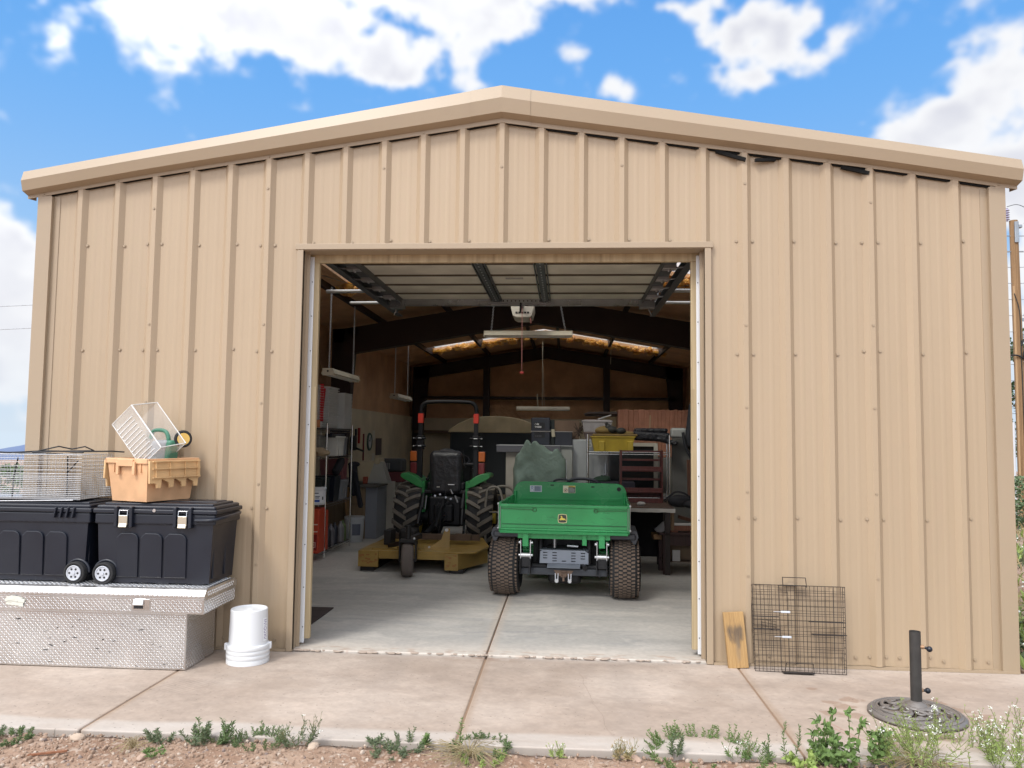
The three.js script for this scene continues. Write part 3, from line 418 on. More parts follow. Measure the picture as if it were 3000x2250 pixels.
{ // peach tote with hinged lid leaf hanging outside
  const t = thing('flip_lid_tote', 'peach plastic tote with toothed lid leaf hanging open on black chest', 'tote', [-2.555, 1.132, 0.235], rad(-19));
  const peach = M(0.72, 0.43, 0.235, 0.5, 0, { map: rep(T_mottle, 2, 2) }), peach2 = M(0.76, 0.50, 0.25, 0.5, 0, { map: rep(T_mottle, 2, 2) });
  const w0 = 0.335, w1 = 0.395, d0 = 0.40, d1 = 0.46, h = 0.295, th = 0.008, sh = [];
  const side = (ax, s) => { const a = ax === 'x'; const b0 = a ? w0 : d0, b1 = a ? w1 : d1, l0 = a ? d0 : w0, l1 = a ? d1 : w1; const q = (b, l, y, o) => a ? [s * (b / 2 - o), y, l] : [l, y, s * (b / 2 - o)]; return [quadSheet([[q(b0, -l0 / 2, 0, 0), q(b0, l0 / 2, 0, 0)], [q(b1, -l1 / 2, h, 0), q(b1, l1 / 2, h, 0)]]), quadSheet([[q(b0, -l0 / 2, 0, th), q(b0, l0 / 2, 0, th)], [q(b1, -l1 / 2, h, th), q(b1, l1 / 2, h, th)]])]; };
  part('tub', [side('x', 1), side('x', -1), side('z', 1), side('z', -1), b2(-w0 / 2, w0 / 2, 0, th, -d0 / 2, d0 / 2)], peach, t);
  part('rim', [rb2(-0.21, 0.21, h - 0.025, h + 0.012, 0.222, 0.240, 0.005), rb2(-0.21, 0.21, h - 0.025, h + 0.012, -0.240, -0.222, 0.005), rb2(-0.212, -0.194, h - 0.025, h + 0.012, -0.24, 0.24, 0.005), rb2(0.194, 0.212, h - 0.025, h + 0.012, -0.24, 0.24, 0.005)], peach, t);
  part('hand_grip', [rb2(-0.075, 0.075, h - 0.045, h + 0.006, 0.236, 0.252, 0.004), rb2(-0.092, -0.065, h - 0.105, h - 0.01, 0.232, 0.250, 0.004), rb2(0.065, 0.092, h - 0.105, h - 0.01, 0.232, 0.250, 0.004), b2(-0.13, -0.125, h - 0.09, h, 0.222, 0.234), b2(0.13, 0.135, h - 0.09, h, 0.222, 0.234)], peach, t);
  for (const s of [-1, 1]) { // lid leaves fold outside each long side
    const L = new THREE.Group(); L.name = 'lid_leaf'; L.position.set(s * 0.216, h - 0.005, 0); L.rotation.z = s * 0.05; t.add(L);
    const sh2 = new THREE.Shape(); sh2.moveTo(-0.235, 0); sh2.lineTo(0.235, 0); sh2.lineTo(0.235, -0.155); for (let k = 0; k < 4; k++) { const u = 0.235 - 0.03 - k * 0.115; sh2.lineTo(u - 0.03, -0.158); sh2.lineTo(u - 0.036, -0.19); sh2.lineTo(u - 0.066, -0.19); sh2.lineTo(u - 0.074, -0.135); sh2.lineTo(u - 0.085, -0.128); } sh2.lineTo(-0.235, -0.128);
    part('leaf', [move(new THREE.ExtrudeGeometry(sh2, { depth: 0.012, bevelEnabled: true, bevelSize: 0.002, bevelThickness: 0.002, bevelSegments: 1 }), s * 0.005, 0, 0, 0, -s * Math.PI / 2, 0)], peach2, L);
    const rb = []; for (const y of [-0.004, -0.055, -0.118]) rb.push(b2(s * 0.012, s * 0.026, y - 0.003, y + 0.003, -0.22, 0.22)); for (const z of [-0.2, -0.08, 0.06, 0.19]) rb.push(b2(s * 0.012, s * 0.022, -0.118, 0, z - 0.002, z + 0.002)); part('leaf_rib', rb, peach2, L);
  }
}
{ // clear drawer tipped up in the tote
  const t = thing('clear_drawer', 'clear plastic ribbed drawer tipped on its corner in the peach tote', 'drawer', [-2.575, 1.615, 0.27]); t.rotation.set(0.12, -0.22, -0.90, 'YXZ');
  const cl = new THREE.MeshPhysicalMaterial({ color: col(0.93, 0.94, 0.94), transmission: 0.8, roughness: 0.12, thickness: 0, ior: 1.45, specularIntensity: 1 }), edge = M(0.72, 0.72, 0.70, 0.2), w = 0.195, h = 0.115, d = 0.13;
  const pane = (a, b, c, e) => quadSheet([[a, b], [e, c]]);
  part('shell', [pane([-w, -h, d], [w, -h, d], [w, h, d], [-w, h, d]), pane([-w, -h, -d], [w, -h, -d], [w, -h, d], [-w, -h, d]), pane([w, -h, -d], [w, -h, d], [w, h, d], [w, h, -d]), pane([-w, -h, -d], [-w, -h, d], [-w, h, d], [-w, h, -d]), pane([-w, -h, -d], [w, -h, -d], [w, h, -d], [-w, h, -d])], cl, t);
  part('edge_bead', [rod([-w, h, d], [w, h, d], 0.0055), rod([-w, -h, d], [w, -h, d], 0.003), rod([-w, -h, d], [-w, h, d], 0.003), rod([w, -h, d], [w, h, d], 0.003), rod([w, -h, -d], [w, h, -d], 0.003), rod([-w, h, -d], [w, h, -d], 0.004), rod([w, h, -d], [w, h, d], 0.004), rod([-w, h, -d], [-w, h, d], 0.004), rod([w, -h, -d], [w, -h, d], 0.003)], edge, t);
  const rb = []; for (let i = 0; i < 10; i++) { const x = -0.13 + i * 0.033; rb.push(rod([x, -h + 0.012, d + 0.002], [x, h - 0.05, d + 0.002], 0.0042, 6), ball(0.0062, x, -h + 0.014, d + 0.003)); } part('rib', rb, edge, t, { kind: 'stuff' });
}
{ // hand tool standing in the tote behind the drawer
  const t = thing('garden_tool', 'green and grey hand tool with yellow wheel standing in tote', 'garden tool', [-2.51, 1.25, 0.13], -0.3);
  const gr = M(0.06, 0.20, 0.13, 0.5), gy = M(0.30, 0.30, 0.31, 0.6);
  part('housing', [rbox(0.16, 0.2, 0.12, 0.03, -0.03, 0.22, 0), rbox(0.12, 0.12, 0.1, 0.03, -0.08, 0.14, 0.02)], gy, t);
  part('frame', [rbox(0.05, 0.30, 0.10, 0.02, 0.06, 0.17, 0.02, 0, 0, -0.12), rbox(0.06, 0.06, 0.1, 0.015, 0.03, 0.05, 0.03)], gr, t);
  part('handle', tube([[-0.14, 0.33, 0.02], [-0.12, 0.385, 0.02], [0.0, 0.385, 0.02], [0.03, 0.34, 0.02], [0.03, 0.28, 0.02]], 0.015, 30, 8), gr, t);
  const wh = part('wheel', [put(new THREE.TorusGeometry(0.052, 0.014, 10, 28), 0.125, 0.33, -0.03, 0, 1.0, 0)], rubber, t); part('hub', put(new THREE.CylinderGeometry(0.045, 0.045, 0.026, 24), 0.125, 0.33, -0.03, Math.PI / 2, 1.0, 0), M(0.72, 0.47, 0.12, 0.5), wh);
}
{ // wire trap on the left chest
  const t = thing('wire_cage', 'galvanised wire mesh animal trap lying on the left black chest', 'wire cage', [0, 1.137, 0]);
  const wire = M(0.55, 0.56, 0.58, 0.38, 0.8), X0 = -4.2, X1 = -2.965, Z0 = 0.07, Z1 = 0.46, H = 0.32;
  const hs = []; for (let y = 0.004; y < 0.17; y += 0.0135) hs.push(y); for (let y = 0.185; y <= H; y += 0.0275) hs.push(y); hs.push(H);
  const f = [], e = [], b = [], tp = [];
  for (const y of hs) { f.push(rod([X0, y, Z1], [X1, y, Z1], 0.0019, 5)); b.push(rod([X0, y, Z0], [X1, y, Z0], 0.0014, 4)); e.push(rod([X1, y, Z0], [X1, y, Z1], 0.0015, 4)); }
  for (let x = X0; x <= X1; x += 0.26) f.push(rod([x, 0, Z1], [x, H, Z1], 0.0018, 4));
  for (let x = X0; x <= X1; x += 0.026) b.push(rod([x, 0, Z0], [x, H, Z0], 0.0014, 4));
  for (let z = Z0; z <= Z1; z += 0.026) e.push(rod([X1, 0, z], [X1, H, z], 0.0015, 4));
  for (let x = X0; x <= X1; x += 0.026) tp.push(rod([x, H, Z0], [x, H, Z1], 0.0014, 4)); for (let z = Z0; z <= Z1; z += 0.026) tp.push(rod([X0, H, z], [X1, H, z], 0.0014, 4));
  part('front_mesh', f, wire, t); part('end_mesh', e, wire, t); part('back_mesh', b, wire, t); part('top_mesh', tp, wire, t);
  part('floor_tray', [b2(X0, X1, 0, 0.003, Z0, Z1), b2(X0, X1 + 0.003, 0, 0.012, Z1 + 0.0, Z1 + 0.003)], galv, t);
  for (const q of [path([[-3.52, 0.0, 0.40], [-3.50, 0.16, 0.42], [-3.46, 0.3, 0.44]], 0.005, 5), path([[-3.3, 0.004, 0.1], [-3.295, 0.3, 0.12]], 0.005, 5), rod([-3.24, 0.18, 0.2], [-3.16, 0.27, 0.2], 0.004)]) part('door_frame', q, blackMt, t);
  part('handle_plate', [b2(-3.55, -3.28, H + 0.004, H + 0.008, 0.2, 0.4)], galv, t);
}
single('black_wire_frame', 'bent black wire frame lying folded on top of the mesh trap', 'wire frame', [tube([[-4.1, 1.475, 0.36], [-3.75, 1.475, 0.38], [-3.55, 1.468, 0.4], [-3.4, 1.478, 0.3]], 0.006, 40, 6), path([[-3.42, 1.47, 0.35], [-3.25, 1.515, 0.3], [-3.18, 1.495, 0.25], [-3.08, 1.515, 0.25], [-3.04, 1.485, 0.2], [-3.4, 1.475, 0.2]], 0.005), path([[-3.4, 1.482, 0.3], [-3.1, 1.478, 0.28], [-2.9, 1.482, 0.2], [-2.83, 1.476, 0.15]], 0.0055), path([[-3.38, 1.47, 0.4], [-3.2, 1.482, 0.38], [-3.02, 1.474, 0.36]], 0.006)], blackMt);
single('aluminium_rod', 'thin silver rod lying across the lid of the left chest', 'rod', [rod([-3.95, 1.116, 0.505], [-3.0, 1.137, 0.488], 0.0035, 6)], zinc);
{ // upturned bucket
  const t = thing('white_bucket', 'white plastic bucket standing upside down beside the toolbox', 'bucket', [-1.757, 0, 0.305], 0.1);
  part('shell', lathe([[0.1475, 0.001], [0.149, 0.03], [0.142, 0.036], [0.149, 0.041], [0.1505, 0.062], [0.1435, 0.068], [0.150, 0.073], [0.1515, 0.094], [0.1445, 0.100], [0.151, 0.102], [0.151, 0.124], [0.147, 0.128], [0.137, 0.129], [0.1345, 0.135], [0.1285, 0.368], [0.1245, 0.374], [0.120, 0.374], [0.117, 0.364], [0.06, 0.362], [0.035, 0.362], [0.033, 0.367], [0.022, 0.367], [0.02, 0.362], [0.0, 0.362]], 48), white, t, { uv: false });
  part('ear', [rbox(0.03, 0.05, 0.03, 0.008, 0.146, 0.11, -0.02), rbox(0.03, 0.05, 0.03, 0.008, -0.146, 0.11, 0.02)], white, t);
  const c = document.createElement('canvas'); c.width = 64; c.height = 512; const g = c.getContext('2d'); g.fillStyle = '#eceff2'; g.fillRect(0, 0, 64, 512); g.strokeStyle = '#7d6f9c'; g.lineWidth = 9; g.lineCap = 'round';
  g.beginPath(); for (const [a, b, q, r] of [[14, 30, 50, 44], [14, 62, 50, 50], [14, 70, 50, 96], [14, 120, 50, 98], [14, 128, 50, 152], [14, 184, 50, 160], [14, 360, 50, 410], [50, 360, 14, 410], [14, 440, 50, 425], [14, 446, 50, 480]]) { g.moveTo(a, b); g.lineTo(q, r); } g.stroke(); g.beginPath(); g.ellipse(32, 235, 20, 32, 0, 0, 7); g.stroke(); g.beginPath(); g.ellipse(36, 312, 22, 28, 0, 0.4, 5.2); g.stroke();
  const ct = new THREE.CanvasTexture(c); ct.colorSpace = THREE.SRGBColorSpace;
  const pr = new THREE.CylinderGeometry(0.1304, 0.1348, 0.16, 10, 1, true, 1.12, 0.34); pr.translate(0, 0.235, 0); part('printed_lettering', pr, new THREE.MeshStandardMaterial({ map: ct, roughness: 0.4 }), t, { uv: true });
}
// ---------- outside: right of the door ----------
{
  const T = tex(256, 512, (u, v) => { const g = pfbm(u, v, 26, 4, 71, 0.077), k = pfbm(u, v, 5, 5, 75); let c = mix3([0.28, 0.16, 0.06], [0.46, 0.29, 0.12], g); const q = Math.hypot((u - 0.5) / 0.42, (v - 0.62) / 0.28) + (k - 0.5) * 1.5; c = mix3(c, [0.06, 0.05, 0.045], sst(1.15, 0.3, q) * (0.4 + 0.8 * g)); const q2 = Math.hypot((u - 0.55) / 0.2, (v - 0.33) / 0.3) + (k - 0.5); c = mix3(c, [0.22, 0.16, 0.10], sst(0.9, 0.2, q2) * 0.5); return c; }, true);
  const g = rbox(0.142, 0.385, 0.036, 0.003, 0, 0.1925, 0); const m = part('wood_plank', g, new THREE.MeshStandardMaterial({ map: T, roughness: 0.75, bumpMap: rep(T_wood, 1.2, 1), bumpScale: 0.003 }), scene); reUV(m, (x, z, y) => [x / 0.142 + 0.5, y / 0.385]);
  m.position.set(1.742, 0, 0.092); m.rotation.set(-0.115, 0, 0.072, 'YXZ'); m.userData = { label: 'short stained yellow plank leaning on the wall right of the door', category: 'plank' };
}
{ // folding wire cage leaning on the wall
  const t = thing('folded_wire_crate', 'folded black wire crate leaning on the wall right of plank', 'wire crate', [1.846, 0.004, 0.165], -0.05); t.rotation.set(-0.19, -0.05, 0.0, 'YXZ');
  const W = 0.612, H = 0.59, SK = 0.028; const wm = M(0.03, 0.024, 0.022, 0.5, 0.4);
  const q = (x, y, z) => [x + (1 - y / H) * 0 + x * 0 - y * 0.0 + (y / H) * SK * (x / W), y - x * 0.0 , z];
  const layer = (z, nx, ny, heavy, off) => { const o = []; for (let i = 0; i <= nx; i++) o.push(rod(q(W * i / nx, 0, z), q(W * i / nx, H, z), heavy && i % 2 ? 0.0019 : 0.0013, 5)); for (let j = 0; j <= ny; j++) o.push(rod(q(0, off + (H - off) * j / ny, z), q(W, off + (H - off) * j / ny, z), 0.0013, 5)); return o; };
  part('front_mesh', layer(0, 24, 17, true, 0), wm, t); part('back_mesh', layer(-0.05, 10, 12, false, 0.012), wm, t);
  const rim = []; for (const z of [0, -0.05]) rim.push(path([q(0, 0, z), q(W, 0, z), q(W, H, z), q(0, H, z), q(0, 0, z)], 0.0022)); for (let y = 0; y <= H; y += 0.045) rim.push(rod(q(0, y, 0), q(0, y, -0.05), 0.0018), rod(q(W, y, 0), q(W, y, -0.05), 0.0018)); part('frame', rim, wm, t);
  for (const [x0, x1, y] of [[-0.005, 0.175, 0.37], [-0.002, 0.18, 0.285], [0.39, 0.63, 0.345], [0.40, 0.632, 0.26]]) part('ledge', [b2(x0, x1, y - 0.003, y + 0.003, -0.05, 0.008)], wm, t);
  part('handle', [path([[0.215, H - 0.012, 0.004], [0.213, H + 0.055, 0.006], [0.373, H + 0.055, 0.006], [0.378, H - 0.012, 0.004]], 0.003), rb2(0.19, 0.38, H - 0.004, H + 0.003, -0.05, 0.006, 0.002)], wm, t);
  part('handle', [path([[0.20, 0.01, 0.004], [0.21, 0.062, 0.01], [0.39, 0.062, 0.01], [0.395, 0.0, 0.004]], 0.003), rb2(0.18, 0.39, -0.002, 0.006, -0.02, 0.05, 0.002)], wm, t);
  for (const y of [0.405, 0.235]) part('clip', [rb2(0.19, 0.255, y - 0.008, y + 0.008, 0.003, 0.011, 0.003), rod([0.14, y, 0.006], [0.2, y, 0.006], 0.003)], zinc, t);
  part('inner_mesh', [0, 1, 2, 3].map((k) => rod(q(0.05, 0.35 - k * 0.02, -0.02), q(0.16, 0.335 - k * 0.02, -0.025), 0.0014, 4)).concat([0, 1, 2, 3, 4].map((k) => rod(q(0.06 + k * 0.022, 0.34, -0.02), q(0.06 + k * 0.022, 0.285, -0.02), 0.0013, 4))), wm, t);
}
{ // cast umbrella base
  const t = thing('umbrella_base', 'round cast iron umbrella stand with open scrollwork and upright tube', 'umbrella stand', [2.588, 0.002, 0.985], 0.2);
  const iron = M(0.20, 0.18, 0.165, 0.6, 0.2, { map: rep(T_mottle, 5, 5), roughnessMap: T_dust }), pipe = M(0.06, 0.056, 0.053, 0.5, 0.3, { map: rep(T_mottle, 5, 5) });
  part('rim', lathe([[0.222, 0.018], [0.226, 0.036], [0.232, 0.036], [0.236, 0.03], [0.241, 0.031], [0.246, 0.025], [0.25, 0.026], [0.262, 0.02], [0.268, 0.014], [0.27, 0.0], [0.222, 0.0], [0.222, 0.018]], 72), iron, t);
  { const rope = []; for (let k = 0; k < 78; k++) { const a = k / 78 * Math.PI * 2; rope.push(move(ball(0.009, 0, 0, 0, 1, 0.5, 0.45, 8, 6), 0.243 * Math.cos(a), 0.0285, -0.243 * Math.sin(a), 0, a + 0.9, 0)); } part('rope_border', rope, iron, t, { kind: 'stuff' }); }
  const dome = (r) => 0.022 + 0.045 * Math.pow(Math.max(0, 1 - r / 0.235), 0.85);
  const flat = (pts, r, n) => { const g = tube(pts.map(([rr, a]) => [rr * Math.cos(a), 0, -rr * Math.sin(a)]), r, n, 8), p = g.attributes.position; for (let i = 0; i < p.count; i++) { const rr = Math.hypot(p.getX(i), p.getZ(i)); p.setY(i, p.getY(i) * 0.75 + dome(rr)); } g.computeVertexNormals(); return g; };
  const sc = []; for (let k = 0; k < 8; k++) { const o = k * Math.PI / 4;
    sc.push(flat(Array.from({ length: 13 }, (_, i) => { const u = i / 12; return [mix(0.055, 0.226, u), o + 1.05 * Math.sin(u * Math.PI * 1.25) * (0.55 + 0.45 * u)]; }), 0.0115, 40));
    sc.push(flat(Array.from({ length: 14 }, (_, i) => { const u = i / 13, q = 0.4 + u * 4.6, rr = 0.030 * (1.05 - 0.55 * u); return [0.176 + rr * Math.cos(q), o + 0.30 + rr * Math.sin(q) / 0.176]; }), 0.0085, 36));
    sc.push(flat(Array.from({ length: 9 }, (_, i) => { const u = i / 8; return [0.098 + 0.026 * Math.sin(u * 3.1), o + 0.1 + u * 0.62]; }), 0.008, 24)); }
  sc.push(flat(Array.from({ length: 49 }, (_, i) => [0.222, i / 48 * Math.PI * 2]), 0.010, 96), flat(Array.from({ length: 33 }, (_, i) => [0.068, i / 32 * Math.PI * 2]), 0.013, 64));
  part('scroll', sc, iron, t);
  part('hub', lathe([[0.07, 0.045], [0.066, 0.060], [0.055, 0.066], [0.05, 0.076], [0.038, 0.08], [0.034, 0.09], [0.0, 0.09]], 32), iron, t);
  part('tube', [lathe([[0.0315, 0.06], [0.0315, 0.235], [0.0325, 0.237], [0.0325, 0.243], [0.0315, 0.245], [0.0315, 0.492], [0.0285, 0.492], [0.0285, 0.25]], 32)], pipe, t);
  for (const [y, a, L] of [[0.405, 0.95, 0.03], [0.145, 1.78, 0.045]]) { const d = [Math.sin(a), 0, Math.cos(a)], at = (r, h = 0) => [d[0] * r, y + h, d[2] * r]; const k = part('clamp_knob', [move(put(new THREE.SphereGeometry(0.017, 16, 12), 0, 0, 0), ...at(0.045 + L, -0.008)), rod(at(0.05, -0.002), at(0.04 + L, -0.008), 0.008, 10)], blackPl, t); part('boss', [rod(at(0.028), at(0.046), 0.0125, 14), rod(at(0.04), at(0.04 + L, -0.006), 0.005, 8)], M(0.36, 0.22, 0.13, 0.6, 0.5), k); }
}
// ---------- plants, stones, pole, trees ----------
const leafM = (r, g, b) => new THREE.MeshPhysicalMaterial({ color: col(r, g, b), roughness: 0.85, transmission: 0.3, thickness: 0, map: T_mottle });
const LEAF = { bright: leafM(0.14, 0.24, 0.055), mid: leafM(0.125, 0.20, 0.065), blue: leafM(0.15, 0.20, 0.10), lime: leafM(0.33, 0.44, 0.11), straw: leafM(0.42, 0.33, 0.16) };
const stemM = M(0.16, 0.17, 0.07, 0.8), stemBr = M(0.16, 0.11, 0.07, 0.85), petal = M(0.80, 0.82, 0.76, 0.7), dryM = M(0.42, 0.31, 0.17, 0.9);
function blade(L, w, bend) { const rows = []; for (let i = 0; i <= 4; i++) { const t = i / 4, ww = w * Math.sin(Math.PI * (0.12 + 0.88 * t)) * (t < 0.98 ? 1 : 0.1); rows.push([[-ww, t * L * Math.cos(bend * t), t * L * Math.sin(bend * t)], [0, t * L * Math.cos(bend * t) , t * L * Math.sin(bend * t) - ww * 0.35], [ww, t * L * Math.cos(bend * t), t * L * Math.sin(bend * t)]]); } return quadSheet(rows); }
function orient(g, p, dir, roll = 0) { const d = P3(...dir).normalize(); const q = new THREE.Quaternion().setFromUnitVectors(UP, d).multiply(new THREE.Quaternion().setFromAxisAngle(UP, roll)); return g.applyMatrix4(new THREE.Matrix4().compose(P3(...p), q, ONE)); }
function weed(label, cat, x, z, kind, h, opt = {}) {
  const r = mulberry(Math.round(x * 977 + z * 7919 + h * 333)), t = thing(cat.replace(/ /g, '_'), label, cat, [x, (opt.y ?? -0.065) + 0.052, z], r() * 6.28);
  const lv = [], st = [], fl = [], leaf = opt.leaf || LEAF.mid, spread = opt.spread ?? 0.5;
  const walk = (p, d, len, n, cb) => { const pts = [p.slice()]; let q = p.slice(); for (let i = 0; i < n; i++) { d = [d[0] + (r() - 0.5) * 0.28, d[1] + 0.04, d[2] + (r() - 0.5) * 0.28]; const m = Math.hypot(...d); d = d.map((v) => v / m); q = [q[0] + d[0] * len / n, q[1] + d[1] * len / n, q[2] + d[2] * len / n]; pts.push(q); cb && cb(q, d, i / n); } return pts; };
  const ang = () => { const a = r() * 6.28; return [Math.cos(a), Math.sin(a)]; };
  const stems = opt.stems ?? 5;
  for (let s = 0; s < stems; s++) {
    const [ca, sa] = ang(), tilt = stems === 1 ? 0.1 : spread * (0.25 + r()), L = h * (0.55 + 0.5 * r()) * (stems === 1 ? 1 : 1), d0 = [ca * tilt, 1, sa * tilt], p0 = [ca * 0.012 * stems * 0.3, 0, sa * 0.012 * stems * 0.3];
    if (kind === 'sprig' || kind === 'tuft') { const w = kind === 'tuft' ? 0.0022 : 0.0026, n = kind === 'tuft' ? 7 : 13; const pts = walk(p0, d0, L, n, (q, d, u) => { for (let k = 0; k < (kind === 'tuft' ? 4 : 4); k++) { const [a, b] = ang(); lv.push(orient(blade((kind === 'tuft' ? 0.022 : 0.03) * (1.15 - 0.6 * u) * (0.7 + 0.6 * r()), w * (0.8 + 0.5 * r()), 0.5), q, [d[0] * 0.7 + a * 0.8, d[1] * 0.75, d[2] * 0.7 + b * 0.8], r() * 6)); } }); st.push(tube(pts, 0.0017, n * 2, 4)); }
    if (kind === 'broad') { const n = 7; const pts = walk(p0, d0, L, n, (q, d, u) => { const rose = u > 0.8 ? 9 : 2; for (let k = 0; k < rose; k++) { const [a, b] = ang(); lv.push(orient(blade((rose > 2 ? 0.042 : 0.036) * (0.6 + 0.6 * r()), 0.0105 * (0.75 + 0.5 * r()), 0.9), q, [d[0] * 0.5 + a * 0.9, (rose > 2 ? 0.75 : 0.15) * (0.5 + r()), d[2] * 0.5 + b * 0.9], r() * 6)); } }); st.push(tube(pts, 0.0022, 18, 5)); }
    if (kind === 'flower') { const n = 9; const pts = walk(p0, d0, L, n, (q, d, u) => { if (u > 0.05) for (let k = 0; k < 4; k++) { const [a, b] = ang(); if (k < 2 || u < 0.6) lv.push(orient(blade(0.028 * (1.2 - u) * (0.6 + r()), 0.0022, 0.5), q, [d[0] + a, d[1] * 0.8, d[2] + b], r() * 6)); if (k < 2 && u > 0.35 && r() < 0.6) { const e = [q[0] + a * 0.03 * (1.4 - u), q[1] + 0.03 * (0.6 + r()), q[2] + b * 0.03 * (1.4 - u)]; st.push(rod(q, e, 0.0008, 4)); if (r() < 0.6 * (opt.bloom ?? 0.6)) for (let f = 0; f < 4; f++) fl.push(ball(0.0016 + r() * 0.0014, e[0] + (r() - 0.5) * 0.013, e[1] + r() * 0.008, e[2] + (r() - 0.5) * 0.013, 1, 0.8, 1, 6, 4)); else for (let f = 0; f < 3; f++) lv.push(orient(blade(0.014, 0.0014, 0.4), e, [r() - 0.5, 0.8, r() - 0.5], r() * 6)); } } }); st.push(tube(pts, 0.0014, n * 2, 4)); const e = pts[n]; if (r() < (opt.bloom ?? 0.6)) for (let f = 0; f < 12; f++) { const [a, b] = ang(), q = r(); fl.push(ball(0.0018 + r() * 0.0016, e[0] + a * 0.016 * q, e[1] + r() * 0.012, e[2] + b * 0.016 * q, 1, 0.8, 1, 6, 4)); } }
    if (kind === 'straw') { const L2 = h * (0.6 + r()); lv.push(tube([[0, 0.004, 0], [ca * L2 * 0.4, 0.012 + 0.05 * r(), sa * L2 * 0.4], [ca * L2 + (r() - 0.5) * 0.05, 0.008 + 0.03 * r(), sa * L2 + (r() - 0.5) * 0.05]], 0.0013, 8, 3)); }
  }
  if (st.length) part('stem', st, opt.brown ? stemBr : stemM, t); if (lv.length) part('foliage', lv, kind === 'straw' ? (opt.leaf || LEAF.straw) : leaf, t, { kind: 'stuff' }); if (fl.length) part('blossom', fl, petal, t, { kind: 'stuff' });
  return t;
}
const W_ = weed;
// left strip
W_('low feathery green weed at the far left of the dirt strip', 'weed', -3.08, 1.86, 'tuft', 0.05, { stems: 26, spread: 2.6, leaf: LEAF.blue });
W_('tiny dark green weed lowest at the left of the dirt strip', 'weed', -3.13, 1.97, 'tuft', 0.035, { stems: 9, spread: 2, leaf: LEAF.blue });
W_('small round green tuft in gravel just left of the forked tuft', 'weed', -2.76, 1.86, 'tuft', 0.04, { stems: 12, spread: 1.8 });
W_('dense green tuft, largest of the low tufts left in gravel', 'weed', -2.62, 1.90, 'tuft', 0.055, { stems: 26, spread: 2.0 });
W_('green tuft touching the slab edge behind the largest low tuft', 'weed', -2.59, 1.80, 'tuft', 0.05, { stems: 20, spread: 1.9, leaf: LEAF.blue });
W_('lone compact green tuft between the left tufts and a pale rock', 'weed', -2.42, 1.825, 'tuft', 0.05, { stems: 22, spread: 1.5, leaf: LEAF.mid });
W_('small dry straw clump on bare dirt left of the tall sprig', 'dry grass', -1.72, 1.87, 'straw', 0.07, { stems: 40 });
W_('thin grassy weed with long blades leaning over the slab edge', 'weed', -1.62, 1.765, 'sprig', 0.11, { stems: 6, spread: 1.4, leaf: LEAF.blue });
W_('single tiny bright green seedling alone in the gravel', 'weed', -1.58, 1.93, 'tuft', 0.035, { stems: 9, spread: 1.2, leaf: LEAF.bright });
W_('tall spiky green weed standing over the slab edge, left half', 'weed', -1.42, 1.76, 'sprig', 0.225, { stems: 1, leaf: LEAF.mid });
W_('bushy foot of thin leaves around the tall spiky weed', 'weed', -1.415, 1.765, 'sprig', 0.13, { stems: 9, spread: 0.9, leaf: LEAF.blue });
W_('shorter spiky green weed right beside the tall spiky weed', 'weed', -1.31, 1.755, 'sprig', 0.13, { stems: 8, spread: 0.8, leaf: LEAF.mid });
W_('spreading dark green weed below the left apron slab', 'weed', -1.10, 1.755, 'tuft', 0.09, { stems: 26, spread: 1.6, leaf: LEAF.mid });
W_('weed with pale buds and long upright twig near the pale stone', 'weed', -0.89, 1.75, 'flower', 0.14, { stems: 12, spread: 1.0, bloom: 0.06, leaf: LEAF.blue });
W_('little two-leaved sprig at the slab edge left of center joint', 'weed', -0.49, 1.705, 'sprig', 0.06, { stems: 3, spread: 1.2, leaf: LEAF.blue });
W_('sparse green weed sprawling on dirt below the centre joint', 'weed', -0.33, 1.74, 'tuft', 0.08, { stems: 20, spread: 1.8, leaf: LEAF.blue });
W_('short upright weed growing from the end of the centre joint', 'weed', -0.23, 1.70, 'sprig', 0.07, { stems: 4, spread: 0.4, leaf: LEAF.bright });
W_('low grey-green weed nearest the photo bottom left of centre', 'weed', -0.38, 1.83, 'tuft', 0.055, { stems: 16, spread: 2.2, leaf: LEAF.blue });
W_('slender single sprig with airy leaves right of the centre joint', 'weed', -0.035, 1.70, 'sprig', 0.19, { stems: 1, leaf: LEAF.bright });
W_('matted green weed under the slender airy sprig', 'weed', 0.07, 1.715, 'tuft', 0.06, { stems: 34, spread: 2.0, leaf: LEAF.mid });
W_('wide tangle of dry yellow stalks below the matted green weed', 'dry grass', 0.02, 1.80, 'straw', 0.15, { stems: 130, leaf: LEAF.straw });
W_('low clover-like weed mixed in the dry stalks', 'weed', 0.09, 1.83, 'tuft', 0.045, { stems: 22, spread: 2.4, leaf: LEAF.lime });
W_('small white-budded weed on bare dirt near the photo bottom', 'weed', 0.47, 1.79, 'flower', 0.06, { stems: 4, spread: 1.5, bloom: 0.2, leaf: LEAF.lime });
W_('sprawling pale weed with white buds left of the oblong stones', 'weed', 0.82, 1.735, 'flower', 0.06, { stems: 8, spread: 1.8, bloom: 0.25, leaf: LEAF.straw });
W_('upright pale weed at the left end of the dense green bush', 'weed', 1.075, 1.685, 'sprig', 0.13, { stems: 4, spread: 0.5, leaf: LEAF.blue });
W_('dense low green bush with white specks, right of centre', 'weed', 1.24, 1.71, 'tuft', 0.105, { stems: 70, spread: 1.7, leaf: LEAF.bright });
W_('small leafy weed at the right end of the dense bush', 'weed', 1.40, 1.70, 'flower', 0.07, { stems: 8, spread: 0.8, bloom: 0.15, leaf: LEAF.bright });
W_('needle-leaved sprig bending left over the slab edge', 'weed', 1.565, 1.71, 'sprig', 0.17, { stems: 2, spread: 0.7, leaf: LEAF.mid, y: -0.08 });
